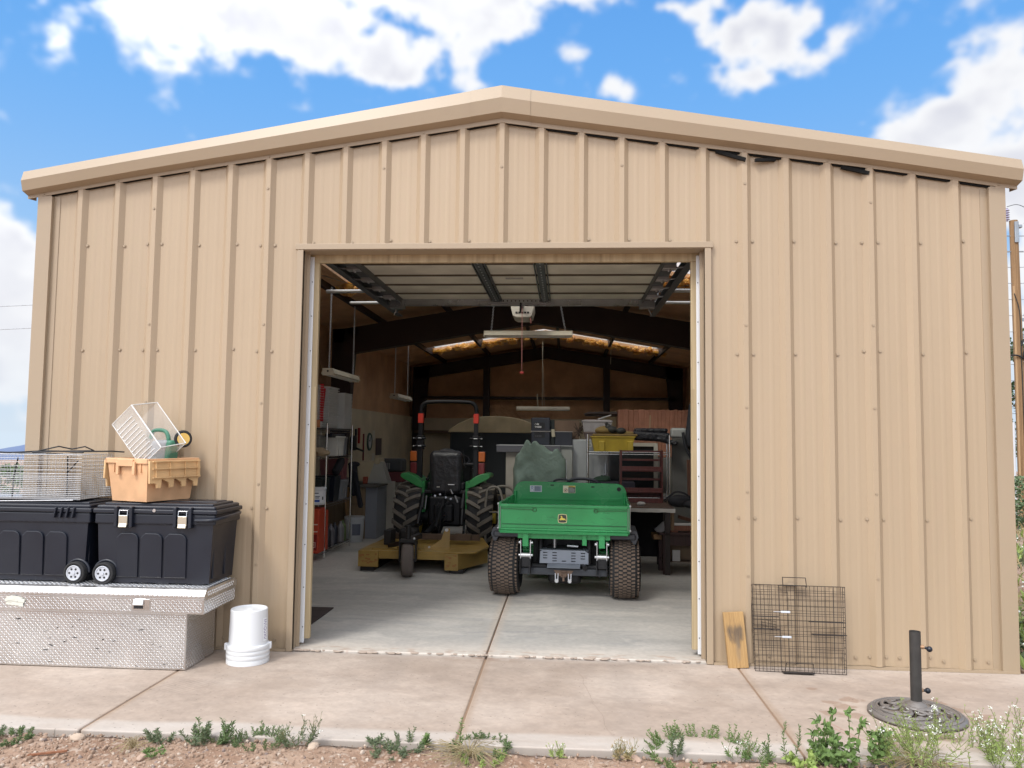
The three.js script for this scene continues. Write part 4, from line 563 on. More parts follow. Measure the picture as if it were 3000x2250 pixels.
W_('needle-leaved sprig with side twigs, right of the bending one', 'weed', 1.655, 1.705, 'sprig', 0.20, { stems: 2, spread: 0.4, leaf: LEAF.mid, y: -0.08 });
W_('broad-leaved green plant with tall left shoot over the slab', 'weed', 1.80, 1.70, 'broad', 0.23, { stems: 5, spread: 0.45, leaf: LEAF.bright, y: -0.06 });
W_('low broad-leaved mat between the two taller leafy shoots', 'weed', 1.885, 1.695, 'broad', 0.13, { stems: 12, spread: 1.5, leaf: LEAF.bright, y: -0.06 });
W_('broad-leaved shoot standing clear of the leafy mat', 'weed', 1.975, 1.69, 'broad', 0.25, { stems: 2, spread: 0.2, leaf: LEAF.bright, y: -0.06 });
W_('broad-leaved clump with glossy tips at the right of the mat', 'weed', 2.065, 1.685, 'broad', 0.17, { stems: 6, spread: 0.7, leaf: LEAF.bright, y: -0.06 });
W_('small round-leaved weed below the left leafy shoot', 'weed', 1.70, 1.76, 'broad', 0.07, { stems: 7, spread: 1.4, leaf: LEAF.lime, y: -0.07 });
W_('wiry weed with thin branching stalks left of umbrella stand', 'weed', 2.19, 1.70, 'flower', 0.27, { stems: 9, spread: 0.75, bloom: 0.35, leaf: LEAF.lime, y: -0.08 });
W_('leafy wiry weed with arching stalks in front of umbrella stand', 'weed', 2.31, 1.69, 'flower', 0.28, { stems: 16, spread: 0.9, bloom: 0.3, leaf: LEAF.lime, y: -0.08 });
W_('tall thin stalk with white flower head crossing the stand', 'weed', 2.405, 1.665, 'flower', 0.33, { stems: 2, spread: 0.18, bloom: 1, leaf: LEAF.lime, y: -0.06 });
W_('yellow-green feathery clump below the umbrella stand', 'weed', 2.47, 1.68, 'tuft', 0.16, { stems: 80, spread: 1.2, leaf: LEAF.lime, y: -0.09 });
W_('second feathery yellow-green clump under the stand rim', 'weed', 2.60, 1.655, 'tuft', 0.19, { stems: 80, spread: 1.0, leaf: LEAF.lime, y: -0.09 });
W_('white-flowered stalks leaning over the right rim of the stand', 'weed', 2.70, 1.66, 'flower', 0.24, { stems: 7, spread: 0.7, bloom: 0.45, leaf: LEAF.lime, y: -0.07 });
W_('bushy weed thick with white blossom in the bottom right corner', 'weed', 2.86, 1.655, 'flower', 0.27, { stems: 40, spread: 0.9, bloom: 0.4, leaf: LEAF.lime, y: -0.1 });
W_('dry stalk tangle lying under the wiry weeds at the right', 'dry grass', 2.3, 1.715, 'straw', 0.2, { stems: 110, y: -0.06 });
{ // gravel and stones
  const r = mulberry(99), mats = [], g = new THREE.IcosahedronGeometry(1, 1); { const p = g.attributes.position; for (let i = 0; i < p.count; i++) { const n = 0.8 + 0.45 * noise3(p.getX(i) * 1.7 + 9, p.getY(i) * 1.7, p.getZ(i) * 1.7); p.setXYZ(i, p.getX(i) * n, p.getY(i) * n * 0.7, p.getZ(i) * n); } g.computeVertexNormals(); }
  const colors = []; for (let i = 0; i < 9000; i++) { const x = -3.6 + Math.pow(r(), 1.25) * 6.6, z = 1.69 + r() * 0.62, s = 0.0022 + 0.010 * Math.pow(r(), 4) + (x < -0.9 ? 0.0012 : 0); mats.push(TR(x, groundY(x, z) + s * 0.2, z, r() * 3, r() * 6, r() * 3, s * (0.8 + r() * 0.7), s, s)); const q = r(); colors.push(q < 0.45 ? [0.32, 0.225, 0.165] : q < 0.8 ? [0.25, 0.17, 0.12] : q < 0.93 ? [0.42, 0.345, 0.28] : [0.22, 0.17, 0.15]); }
  const m = new THREE.InstancedMesh(planar(g.index ? g.toNonIndexed() : g), M(1, 1, 1, 0.95), mats.length); mats.forEach((q, i) => { m.setMatrixAt(i, q); m.setColorAt(i, col(...colors[i])); }); m.name = 'gravel'; m.userData = { kind: 'stuff', label: 'loose reddish gravel and pebbles scattered over the dirt strip' }; m.castShadow = m.receiveShadow = true; scene.add(m);
  const stone = (label, x, z, s, c, sx = 1.5) => { const q = new THREE.IcosahedronGeometry(1, 3), p = q.attributes.position; for (let i = 0; i < p.count; i++) { const n = 0.75 + 0.55 * fbm3(p.getX(i) * 1.2 + x * 9, p.getY(i) * 1.2, p.getZ(i) * 1.2 + z * 5, 3); p.setXYZ(i, p.getX(i) * n * sx * s, p.getY(i) * n * s * 0.75, p.getZ(i) * n * s); } q.computeVertexNormals(); const o = single('stone', label, 'stone', q, M(...c, 0.9, 0, { map: rep(T_mottle, 6, 6) }), [x, groundY(x, z) + s * 0.3, z], r() * 3); return o; };
  const pale = [0.50, 0.39, 0.30], pk = [0.42, 0.30, 0.23];
  stone('pale wedge-shaped stone at the slab edge left of centre', -2.07, 1.79, 0.03, pale, 1.3); stone('cream rounded stone against the slab near the left tufts', -2.68, 1.775, 0.02, pale); stone('flat cream stone beside the far left weed', -2.93, 1.87, 0.022, pale, 1.6); stone('pale stone right of the budding weed, below the left slab', -0.80, 1.775, 0.028, pale, 1.3); stone('small pink stone behind the largest low tuft', -2.53, 1.83, 0.016, pk);
  stone('oblong tan stone on bare dirt right of centre', 0.875, 1.765, 0.02, pk, 1.9); stone('smaller tan stone right of the oblong stone', 0.985, 1.755, 0.016, pk, 1.5); stone('rough pink stone at the photo bottom below the dense gravel', -1.62, 1.96, 0.022, pk, 1.6);
  single('bark_splinter', 'reddish brown wood splinter lying on the gravel at bottom', 'wood splinter', [beam([-2.2, groundY(-2.2, 1.99) + 0.012, 1.995], [-2.02, groundY(-2.02, 1.95) + 0.012, 1.955], 0.014, 0.008)], M(0.30, 0.13, 0.07, 0.9, 0, { map: rep(T_wood, 3, 3) }));
}
{ // rough growth along the right side of the building
  const r = mulberry(300), bl = blade(1, 0.06, 0.6), groups = [['weeds', LEAF.lime, 5200], ['weeds', LEAF.blue, 5200], ['dry_weeds', LEAF.straw, 3200]];
  const labels = ['yellow-green rough weeds growing along the right side wall', 'grey-green rough weeds behind the right corner of the building', 'dry brown grass between the weeds behind the right corner'];
  groups.forEach(([n, m, c], gi) => { const mats = []; for (let i = 0; i < c; i++) { const z = 0.6 - Math.pow(r(), 1.2) * 15, x = 3.85 + r() * (3.2 - z * 0.42), k = fbm3(x * 0.7 + gi * 5, 2, z * 0.7, 3); if (k < 0.47) continue; const s = 0.10 + r() * 0.26 * k; mats.push(TR(x, groundY(x, z) - 0.01, z, (r() - 0.5) * 1.1, r() * 6.3, (r() - 0.5) * 1.1, s * (0.9 + r()), s, s)); } const o = inst(numbered(n), bl.clone(), m, mats, scene, 'stuff'); o.userData.label = labels[gi]; });
  const fl = []; for (let i = 0; i < 900; i++) { const z = 0.4 - r() * 12, x = 3.9 + r() * (3 - z * 0.4); if (fbm3(x * 0.7, 2, z * 0.7, 3) < 0.48) continue; fl.push(TR(x, groundY(x, z) + 0.1 + r() * 0.2, z, 0, 0, 0, 0.012, 0.01, 0.012)); } const o = inst('wildflowers', new THREE.IcosahedronGeometry(1, 0), petal, fl, scene, 'stuff'); o.userData.label = 'tiny white wildflowers dotted through the weeds at right';
}
function bush(name, label, cat, x, z, h, w, n, m, trunk, seed) {
  const r = mulberry(seed), y = groundY(x, z), t = thing(name, label, cat, [x, y, z]);
  const lf = blade(1, 0.42, 0.5), mats = [], limbs = [];
  const cl = []; for (let i = 0; i < 46; i++) { const a = r() * 6.28, v = r(), q = Math.sqrt(r()); cl.push([Math.cos(a) * w * q * (0.5 + 0.5 * Math.sin(v * 2.6 + 0.3)), h * (trunk ? 0.28 + 0.72 * v : 0.05 + 0.9 * v), Math.sin(a) * w * q * (0.5 + 0.5 * Math.sin(v * 2.6 + 0.3)), (0.12 + 0.16 * r()) * Math.min(w, h) ]); }
  for (const c of cl) { if (trunk) limbs.push(rod([0, c[1] * 0.45, 0], [c[0], c[1], c[2]], 0.035, 5, 0.012)); for (let i = 0; i < n / 46; i++) { const a = r() * 6.28, u = r() * 2 - 1, q = Math.cbrt(r()) * c[3], k = Math.sqrt(1 - u * u), s = (trunk ? 0.09 : 0.06) * (0.6 + 0.8 * r()); mats.push(TR(c[0] + Math.cos(a) * k * q, c[1] + u * q * 0.8, c[2] + Math.sin(a) * k * q, r() * 6, r() * 6, r() * 6, s, s, s)); } }
  if (trunk) part('trunk', [rod([0, 0, 0], [0.05, h * 0.5, 0], 0.14, 10, 0.07), limbs], stemBr, t); else part('stem', cl.slice(0, 14).map((c) => rod([0, 0, 0], [c[0], c[1], c[2]], 0.012, 5, 0.005)), stemBr, t);
  inst('crown', lf, m, mats, t, 'stuff'); return t;
}
const darkLeaf = leafM(0.055, 0.105, 0.03), sageLeaf = leafM(0.15, 0.22, 0.10);
bush('tree', 'dark leafy tree behind the utility pole', 'tree', 16.3, -20, 5.6, 2.4, 11000, darkLeaf, true, 41);
bush('shrub', 'green shrub below the dark tree at the right edge', 'shrub', 11.4, -12.5, 1.2, 1.1, 4000, sageLeaf, false, 43);
bush('shrub', 'leafy green bush seen through the wire trap, nearest', 'shrub', -7.4, -4.2, 1.15, 1.6, 6000, leafM(0.12, 0.2, 0.06), false, 47);
bush('shrub', 'taller olive bush far behind the left building corner', 'shrub', -11.8, -11.5, 1.25, 2.6, 7000, leafM(0.15, 0.2, 0.08), false, 53);
{ // utility pole with transformer
  const t = thing('utility_pole', 'brown wooden utility pole with transformer can beside the building', 'utility pole', [12.08, -0.45, -15]);
  const wp = M(0.30, 0.185, 0.095, 0.8, 0, { map: rep(T_wood, 2, 0.5) }), por = M(0.30, 0.27, 0.36, 0.3), gcan = M(0.40, 0.46, 0.50, 0.45);
  part('post', [rod([0.03, 0, 0], [-0.02, 7.83, 0], 0.125, 20, 0.098)], wp, t); part('guard', [rod([-0.1, 0.2, 0.08], [-0.09, 6.1, 0.06], 0.03, 8)], M(0.36, 0.23, 0.12, 0.8), t); part('conduit', rod([-0.22, 0.0, 0.05], [-0.20, 2.6, 0.04], 0.035, 8), M(0.55, 0.57, 0.6, 0.5), t);
  const ins = (x, y, z, n, ax, L) => { const o = []; for (let i = 0; i < n; i++) { const q = i / (n - 1) * L; o.push(ax === 'y' ? cyl(0.04, 0.062, 0.03, x, y + q, z, 14) : cx(0.05, 0.03, x + q, y, z, 14)); } o.push(ax === 'y' ? rod([x, y - 0.06, z], [x, y + L + 0.05, z], 0.025) : rod([x - 0.1, y, z], [x + L + 0.1, y, z], 0.02)); return o; };
  part('insulator', ins(-0.17, 7.87, 0.0, 5, 'y', 0.24), por, t); part('insulator', ins(0.32, 7.74, 0.05, 7, 'x', 0.42), por, t); part('insulator', ins(0.32, 7.38, 0.08, 7, 'x', 0.42), por, t);
  part('cutout', [rod([0.5, 7.3, 0.1], [0.34, 6.82, 0.14], 0.05, 10), rod([0.34, 6.82, 0.14], [0.46, 6.72, 0.14], 0.03, 8), rod([0.46, 6.72, 0.14], [0.72, 7.1, 0.14], 0.015)], por, t);
  part('bracket', [rbox(0.10, 0.55, 0.06, 0.01, -0.01, 7.5, 0.11), rod([-0.3, 7.42, 0.02], [0.5, 7.42, 0.02], 0.012), rod([-0.25, 7.0, 0.02], [0.2, 7.0, 0.02], 0.01), rbox(0.09, 0.09, 0.1, 0.02, 0.1, 7.66, 0.06), b2(0.1, 0.26, 4.78, 4.86, -0.03, 0.03), b2(0.1, 0.26, 5.2, 5.28, -0.03, 0.03)], galv, t);
  const tr = part('transformer', [lathe([[0, 4.47], [0.26, 4.47], [0.28, 4.5], [0.28, 5.34], [0.30, 5.36], [0.30, 5.40], [0.22, 5.46], [0, 5.48]], 28).translate(0.50, 0, 0)], gcan, t);
  part('bushing', [ins(0.38, 5.5, 0.1, 5, 'y', 0.26), ins(0.62, 5.5, -0.05, 5, 'y', 0.26), cyl(0.11, 0.05, 0.06, 0.34, 5.86, 0.1, 14)], por, tr);
  part('wire', [tube([[0.0, 4.55, 0.15], [0.06, 4.72, 0.16], [0.16, 4.6, 0.14], [0.05, 4.3, 0.14], [0.5, 3.85, 0.1], [1.2, 3.75, 0.1]], 0.022, 40, 6), tube([[-0.5, 4.25, 0.1], [-0.1, 4.3, 0.14], [0.3, 4.05, 0.12], [1.2, 3.7, 0.1]], 0.022, 30, 6), tube([[0.4, 6.8, 0.14], [0.46, 6.4, 0.16], [0.38, 5.9, 0.12]], 0.01, 20, 5), tube([[-0.17, 8.2, 0], [0.1, 8.25, 0], [0.55, 8.0, 0]], 0.008, 20, 5), tube([[-0.11, 5.9, 0.1], [-0.02, 5.5, 0.13], [0.0, 4.2, 0.13], [0.02, 1.5, 0.13]], 0.012, 30, 5)], blackMt, t);
  part('tag', b2(0.09, 0.16, 1.72, 1.98, 0.13, 0.136), M(0.75, 0.6, 0.05, 0.6), t);
  const b = []; for (let i = 0; i < 12; i++) b.push(rod([-0.22, 2.4 + i * 0.42, 0.02], [0.2, 2.4 + i * 0.42, 0.02], 0.008)); part('step_bolt', b, galv, t, { kind: 'stuff' });
}
single('overhead_wire', 'upper of the two thin overhead wires crossing the left sky', 'overhead wire', [rod([-60, 8.17, -40], [-20, 9.97, -40], 0.02, 5)], galv); single('overhead_wire', 'lower of the two thin overhead wires crossing the left sky', 'overhead wire', [rod([-60, 6.7, -40], [-20, 8.55, -40], 0.02, 5)], galv);
// ---------- inside: vehicles ----------
const decal = (w, h, draw) => { const c = document.createElement('canvas'); c.width = w; c.height = h; draw(c.getContext('2d'), w, h); const t = new THREE.CanvasTexture(c); t.colorSpace = THREE.SRGBColorSpace; return new THREE.MeshStandardMaterial({ map: t, roughness: 0.5 }); };
function printed(name, w, h, m, parent, x, y, z, rx = 0, ry = 0, d = 0.0015) { const g = new THREE.BoxGeometry(w, h, d); return Object.assign(part(name, put(g, x, y, z, rx, ry, 0), m, parent, { uv: true })); }
function tyre(R, w, rimR, r = 0.05) { const h = w / 2; return lathe([[rimR, -h * 0.72], [rimR + 0.02, -h * 0.9], [(R + rimR) / 2, -h], [R - r, -h * 0.97], [R - r * 0.35, -h * 0.84], [R - 0.004, -h * 0.6], [R, 0], [R - 0.004, h * 0.6], [R - r * 0.35, h * 0.84], [R - r, h * 0.97], [(R + rimR) / 2, h], [rimR + 0.02, h * 0.9], [rimR, h * 0.72]], 48).rotateZ(-Math.PI / 2); }
{ // green utility vehicle, rear towards the door
  const v = thing('utility_vehicle', 'green utility vehicle with dump box, parked with its tailgate to the door', 'utility vehicle', [0.488, 0.014, -2.0], rad(-3.4));
  const gr = greenV, frameG = M(0.05, 0.20, 0.07, 0.6, 0, dusty), guard = M(0.27, 0.30, 0.35, 0.55, 0.4, mott);
  // box
  part('bed', [rb2(-0.64, 0.64, 0.665, 0.69, -1.12, -0.03, 0.006), b2(-0.652, -0.632, 0.66, 0.94, -1.12, -0.02), b2(0.632, 0.652, 0.66, 0.94, -1.12, -0.02), rod([-0.642, 0.945, -1.12], [-0.642, 0.945, -0.02], 0.014, 8), rod([0.642, 0.945, -1.12], [0.642, 0.945, -0.02], 0.014, 8)], gr, v);
  const hs = new THREE.Shape(); hs.moveTo(-0.632, 0.66); hs.lineTo(0.632, 0.66); hs.lineTo(0.632, 0.98); hs.quadraticCurveTo(0.625, 1.085, 0.52, 1.09); hs.lineTo(-0.52, 1.10); hs.quadraticCurveTo(-0.625, 1.095, -0.632, 0.98);
  const hb = part('headboard', [move(new THREE.ExtrudeGeometry(hs, { depth: 0.02, bevelEnabled: true, bevelSize: 0.006, bevelThickness: 0.006, bevelSegments: 2, curveSegments: 16 }), 0, 0, -1.13), b2(-0.57, 0.57, 0.905, 0.93, -1.104, -1.085), b2(-0.57, 0.57, 0.80, 0.82, -1.104, -1.088), rod([-0.62, 0.70, -1.09], [-0.62, 1.0, -1.09], 0.02, 8), rod([0.62, 0.70, -1.09], [0.62, 1.0, -1.09], 0.02, 8)], gr, v);
  part('slot_hole', [cz(0.024, 0.004, 0.555, 1.035, -1.102, 14), b2(0.56, 0.59, 0.76, 0.85, -1.103, -1.101), b2(-0.22, -0.18, 1.062, 1.075, -1.103, -1.101), b2(0.24, 0.28, 1.05, 1.062, -1.103, -1.101)], blackMt, hb);
  printed('notice_sticker', 0.135, 0.072, decal(256, 136, (g, w, h) => { g.fillStyle = '#d7dade'; g.fillRect(0, 0, w, h); g.fillStyle = '#8d97a8'; g.fillRect(92, 10, w - 102, h - 20); g.strokeStyle = '#41629a'; g.lineWidth = 6; g.strokeRect(24, 18, 46, 44); g.beginPath(); g.arc(48, 40, 14, 0, 7); g.stroke(); g.strokeRect(20, 78, 56, 40); g.fillStyle = '#3c4658'; for (let i = 0; i < 5; i++) g.fillRect(100, 24 + i * 18, 110 + (i * 37) % 34, 6); }), hb, -0.385, 1.025, -1.1025);
  printed('warning_sticker', 0.14, 0.082, decal(256, 150, (g, w, h) => { g.fillStyle = '#e9e4c8'; g.fillRect(0, 0, w, h); g.fillStyle = '#e8c21d'; g.fillRect(112, 6, w - 118, 24); g.fillStyle = '#22252a'; g.fillRect(112, 32, w - 118, h - 40); g.fillStyle = '#d9d9d0'; for (let i = 0; i < 6; i++) g.fillRect(122, 44 + i * 15, 90 + (i * 29) % 30, 6); g.fillStyle = '#222'; g.font = 'bold 22px sans-serif'; g.fillText('▲', 28, 34); g.fillText('●', 62, 34); g.strokeStyle = '#b03024'; g.lineWidth = 7; g.beginPath(); g.arc(56, 96, 34, 0, 7); g.moveTo(32, 120); g.lineTo(80, 72); g.stroke(); g.fillStyle = '#222'; g.fillRect(44, 84, 22, 24); g.font = 'bold 19px sans-serif'; g.fillStyle = '#222'; g.fillText('WARNING', 122, 26); }), hb, -0.005, 1.025, -1.1025);
  // tailgate
  const tg = part('tailgate', [rb2(-0.632, 0.632, 0.70, 0.925, -0.016, 0.004, 0.004), rb2(-0.635, 0.635, 0.912, 0.942, -0.022, 0.022, 0.006), rb2(-0.635, 0.635, 0.682, 0.702, -0.016, 0.02, 0.006), b2(-0.62, 0.62, 0.735, 0.743, 0.003, 0.0065), b2(-0.62, 0.62, 0.748, 0.876, 0.0035, 0.0075), b2(-0.62, 0.62, 0.708, 0.732, 0.0035, 0.0075), b2(-0.648, -0.636, 0.68, 0.94, -0.03, 0.01), b2(0.636, 0.648, 0.68, 0.94, -0.03, 0.01), move(poly([[0.0, 0], [0, -0.034], [-0.012, -0.03], [-0.022, -0.004]], 1.27), -0.635, 0.683, 0.004, 0, Math.PI / 2, 0)].map((g) => g), gr, v);
  part('crease_shade', [b2(-0.62, 0.62, 0.737, 0.7445, 0.0065, 0.0085)], M(0.01, 0.12, 0.035, 0.5), tg);  // darker green strip paints the shade along the tailgate fold
  for (const x of [-0.29, 0.32]) { part('latch_loop', put(new THREE.TorusGeometry(0.019, 0.004, 8, 20), x, 0.888, 0.012), frameG, tg); part('latch_slot', b2(x - 0.035, x - 0.005, 0.9415, 0.943, 0.006, 0.016), blackMt, tg); }
  for (const s of [-1, 1]) { part('tailgate_cable', [rod([s * 0.655, 0.945, 0.0], [s * 0.655, 0.70, 0.0], 0.004), rod([s * 0.635, 0.92, 0.012], [s * 0.635, 0.70, 0.012], 0.003), ball(0.013, s * 0.657, 0.94, 0), ball(0.012, s * 0.657, 0.70, 0.005), ], zinc, v); part('latch_rod', rod([s * 0.63, 0.895, 0.014], [s * 0.30, 0.89, 0.016], 0.004), frameG, v); }
  const badge = decal(256, 256, (g) => { g.fillStyle = '#3c3f36'; g.fillRect(0, 0, 256, 256); g.fillStyle = '#e6d25a'; g.beginPath(); const p = [[30, 158], [62, 138], [70, 118], [92, 104], [88, 80], [70, 70], [82, 58], [92, 42], [98, 58], [112, 44], [114, 64], [126, 84], [128, 110], [176, 122], [196, 132], [200, 112], [206, 138], [222, 166], [240, 190], [204, 172], [188, 160], [176, 172], [140, 168], [112, 164], [86, 172], [62, 196], [78, 166], [54, 164], [38, 174]]; p.forEach((q, i) => i ? g.lineTo(...q) : g.moveTo(...q)); g.fill(); });
  const bs = (k) => { const s = new THREE.Shape(); s.moveTo(-0.036 * k, 0.036 * k); s.quadraticCurveTo(0, 0.045 * k, 0.036 * k, 0.036 * k); s.quadraticCurveTo(0.046 * k, 0, 0.036 * k, -0.036 * k); s.quadraticCurveTo(0, -0.045 * k, -0.036 * k, -0.036 * k); s.quadraticCurveTo(-0.046 * k, 0, -0.036 * k, 0.036 * k); return s; };
  const em = part('emblem', new THREE.ExtrudeGeometry(bs(1.12), { depth: 0.002, bevelEnabled: false, curveSegments: 10 }).translate(-0.01, 0.806, 0.008), M(0.72, 0.68, 0.35, 0.4), tg);
  const bg = new THREE.ShapeGeometry(bs(0.98), 10); bg.translate(-0.01, 0.806, 0.0108); { const p = bg.attributes.position, u = bg.attributes.uv; for (let i = 0; i < p.count; i++) u.setXY(i, (p.getX(i) + 0.01) / 0.088 + 0.5, (p.getY(i) - 0.806) / 0.088 + 0.5); } part('leaping_deer_badge', bg, badge, em, { uv: true });
  { const r = mulberry(88), q = []; for (let i = 0; i < 16; i++) q.push(box(0.02 + r() * 0.09, 0.0018 + r() * 0.0016, 0.0008, (r() - 0.5) * 1.1, 0.76 + r() * 0.14, 0.0082 + i * 0.00002, 0, 0, (r() - 0.5) * 1.2)); part('scratch', q, M(0.02, 0.17, 0.06, 0.6), tg, { kind: 'stuff' }); }
  // under-frame
  part('sub_frame', [b2(-0.42, 0.42, 0.595, 0.665, -0.10, -0.06), b2(-0.46, -0.34, 0.60, 0.66, -1.0, -0.03), b2(0.34, 0.46, 0.60, 0.66, -1.0, -0.03), rb2(-0.41, -0.35, 0.52, 0.665, -0.07, -0.01, 0.004), rb2(0.35, 0.41, 0.52, 0.665, -0.07, -0.01, 0.004), rb2(0.185, 0.23, 0.54, 0.66, -0.07, -0.03, 0.004)], greenV, v);
  for (const s of [-1, 1]) {
    part('link_plate', [b2(s * 0.38 - 0.052, s * 0.38 - 0.045, 0.40, 0.58, -0.07, -0.02), b2(s * 0.38 + 0.045, s * 0.38 + 0.052, 0.40, 0.58, -0.07, -0.02), cx(0.026, 0.09, s * 0.38, 0.43, -0.045), ...[[0.43], [0.555]].map(([y]) => [cx(0.016, 0.02, s * 0.38 - 0.06, y, -0.045, 8), cx(0.016, 0.02, s * 0.38 + 0.06, y, -0.045, 8)])], zinc, v);
    part('suspension_arm', [rb2(s * 0.38 - 0.05, s * 0.38 + 0.05, 0.31, 0.41, -0.2, -0.04, 0.01), b2(s * 0.38 - 0.055, s * 0.38 - 0.048, 0.25, 0.40, -0.08, 0.0), b2(s * 0.38 + 0.045, s * 0.38 + 0.052, 0.25, 0.40, -0.08, 0.0), rod([s * 0.44, 0.27, -0.25], [s * 0.52, 0.29, -0.25], 0.05, 12), rod([s * 0.25, 0.32, -0.25], [s * 0.25, 0.62, -0.3], 0.03, 10)], blackMt, v);
    part('mud_flap', [rb2(s * 0.42, s * 0.715, 0.60, 0.66, -0.62, -0.06, 0.02), move(poly([[0, 0], [0.10, -0.01], [0.12, -0.07], [0.09, -0.14], [0.07, -0.14], [0.0, -0.03]].map(([a, b]) => [s * a, b]).slice()[s > 0 ? 'reverse' : 'slice'](), 0.5), s * 0.62, 0.70, -0.58)], M(0.04, 0.042, 0.05, 0.5), v);
    const wx = s * 0.605, wy = 0.30, wz = -0.25, R = 0.292;
    const w = part('rear_wheel', [move(tyre(R, 0.31, 0.15, 0.07), wx, wy, wz)], rubber, v);
    part('rim', [cx(0.155, 0.2, wx, wy, wz, 24), cx(0.05, 0.26, wx, wy, wz, 14)], M(0.5, 0.42, 0.05, 0.5), w);
    // turf tread: seven columns of low chevron blocks right round the tyre
    const tb = [], N = 46; for (let k = 0; k < N; k++) for (let c = 0; c < 7; c++) { const u = (c - 3) * 0.0405, a = (k + (c % 2) * 0.5) / N * Math.PI * 2, rr = R + 0.001 - Math.pow(Math.abs(u) / 0.155, 3.2) * 0.055; const g = box(0.0375, 0.0225 - Math.abs(c - 3) * 0.001, 0.009, 0, 0, 0, 0, 0, c % 2 ? 0.12 : -0.12); g.rotateY(-u * Math.abs(u) * 16); tb.push(put(put(g, u, 0, rr), wx, wy, wz, -a, 0, 0)); }
    part('tread', tb, rubberDust, w, { kind: 'stuff' });
    const fw = part('front_wheel', [move(tyre(0.27, 0.24, 0.14, 0.06), s * 0.56, 0.275, -2.15)], rubber, v); part('rim', cx(0.145, 0.18, s * 0.56, 0.275, -2.15, 24), M(0.5, 0.42, 0.05, 0.5), fw);
  }
  part('rear_crossbar', [rb2(-0.44, 0.44, 0.235, 0.30, -0.14, -0.08, 0.005), b2(-0.36, -0.352, 0.225, 0.325, -0.15, -0.07), b2(0.352, 0.36, 0.225, 0.325, -0.15, -0.07)], M(0.05, 0.055, 0.065, 0.5, 0.3, mott), v);
  // slotted guard
  { const s = new THREE.Shape(); s.moveTo(-0.245, 0.345); s.lineTo(0.245, 0.345); s.lineTo(0.245, 0.455); s.lineTo(0.20, 0.478); s.lineTo(-0.205, 0.478); s.lineTo(-0.24, 0.462); const slot = (x, y) => { const h = new THREE.Path(); h.moveTo(x - 0.022, y - 0.0045); h.lineTo(x - 0.022, y + 0.0045); h.lineTo(x + 0.022, y + 0.0045); h.lineTo(x + 0.022, y - 0.0045); s.holes.push(h); }; for (const y of [0.452, 0.424, 0.397]) for (const x of [-0.19, 0.19]) slot(x, y); for (const y of [0.452, 0.424, 0.397, 0.37]) for (const x of [-0.095, 0.095]) slot(x, y); slot(0, 0.37); part('skid_guard', [new THREE.ExtrudeGeometry(s, { depth: 0.004, bevelEnabled: false }).translate(0.0, 0, -0.12), rbox(0.33, 0.004, 0.09, 0.001, 0, 0.328, -0.07, 0.3), b2(-0.245, 0.245, 0.474, 0.478, -0.3, -0.118)], guard, v); }
  part('muffler', [cx(0.09, 0.36, 0, 0.42, -0.28, 20), rod([0.17, 0.33, -0.2], [0.215, 0.315, -0.06], 0.026, 12), b2(-0.34, 0.34, 0.30, 0.60, -0.62, -0.42)], blackMt, v);
  part('gear_lever', [rod([0.03, 0.52, -0.15], [0.14, 0.515, -0.15], 0.014, 8), rod([-0.1, 0.49, -0.2], [-0.1, 0.6, -0.2], 0.02, 8)], galv, v);
  part('hitch_receiver', [b2(-0.028, 0.028, 0.222, 0.228, -0.2, -0.05), b2(-0.028, 0.028, 0.272, 0.278, -0.2, -0.05), b2(-0.028, -0.022, 0.222, 0.278, -0.2, -0.05), b2(0.022, 0.028, 0.222, 0.278, -0.2, -0.05), move(poly([[-0.1, 0.03], [0.1, 0.03], [0.06, -0.025], [-0.06, -0.025]], 0.006), 0, 0.255, -0.078), rbox(0.02, 0.05, 0.01, 0.003, 0, 0.205, -0.06)], M(0.22, 0.15, 0.11, 0.7, 0.3, mott), v);
  for (const x of [-0.068, 0.062]) part('shackle', [path([[x - 0.014, 0.255, -0.062], [x - 0.012, 0.19, -0.052], [x + 0.012, 0.19, -0.052], [x + 0.014, 0.255, -0.062]], 0.007), cz(0.019, 0.014, x, 0.185, -0.05, 14)], zinc, v);
  part('axle_housing', [rb2(-0.17, 0.17, 0.13, 0.30, -0.36, -0.18, 0.05), cx(0.045, 1.0, 0, 0.29, -0.25, 14)], blackMt, v);
  // cab end
  part('seat', [rb2(-0.55, 0.55, 0.62, 0.74, -1.75, -1.3, 0.05), rbox(0.45, 0.42, 0.1, 0.05, -0.28, 0.86, -1.27, 0.15), rbox(0.45, 0.42, 0.1, 0.05, 0.28, 0.86, -1.27, 0.15)], M(0.22, 0.19, 0.05, 0.6), v);
  part('hood', [rb2(-0.5, 0.5, 0.35, 0.80, -2.55, -2.2, 0.08), rb2(-0.6, 0.6, 0.24, 0.32, -2.3, -1.2, 0.02)], gr, v);
  part('hand_rail', [tube([[-0.21, 1.05, -1.2], [-0.18, 1.115, -1.22], [-0.02, 1.118, -1.22], [-0.005, 1.06, -1.2]], 0.012, 30, 8), tube([[-0.06, 1.03, -1.25], [-0.03, 1.10, -1.26], [0.03, 1.13, -1.27], [0.26, 1.125, -1.27], [0.32, 1.09, -1.26], [0.34, 1.03, -1.25]], 0.017, 40, 8)], blackPl, v);
  part('steering_wheel', [put(new THREE.TorusGeometry(0.17, 0.014, 8, 28), -0.28, 0.94, -1.95, -0.9), rod([-0.28, 0.94, -1.95], [-0.28, 0.7, -2.25], 0.02)], blackPl, v);
}
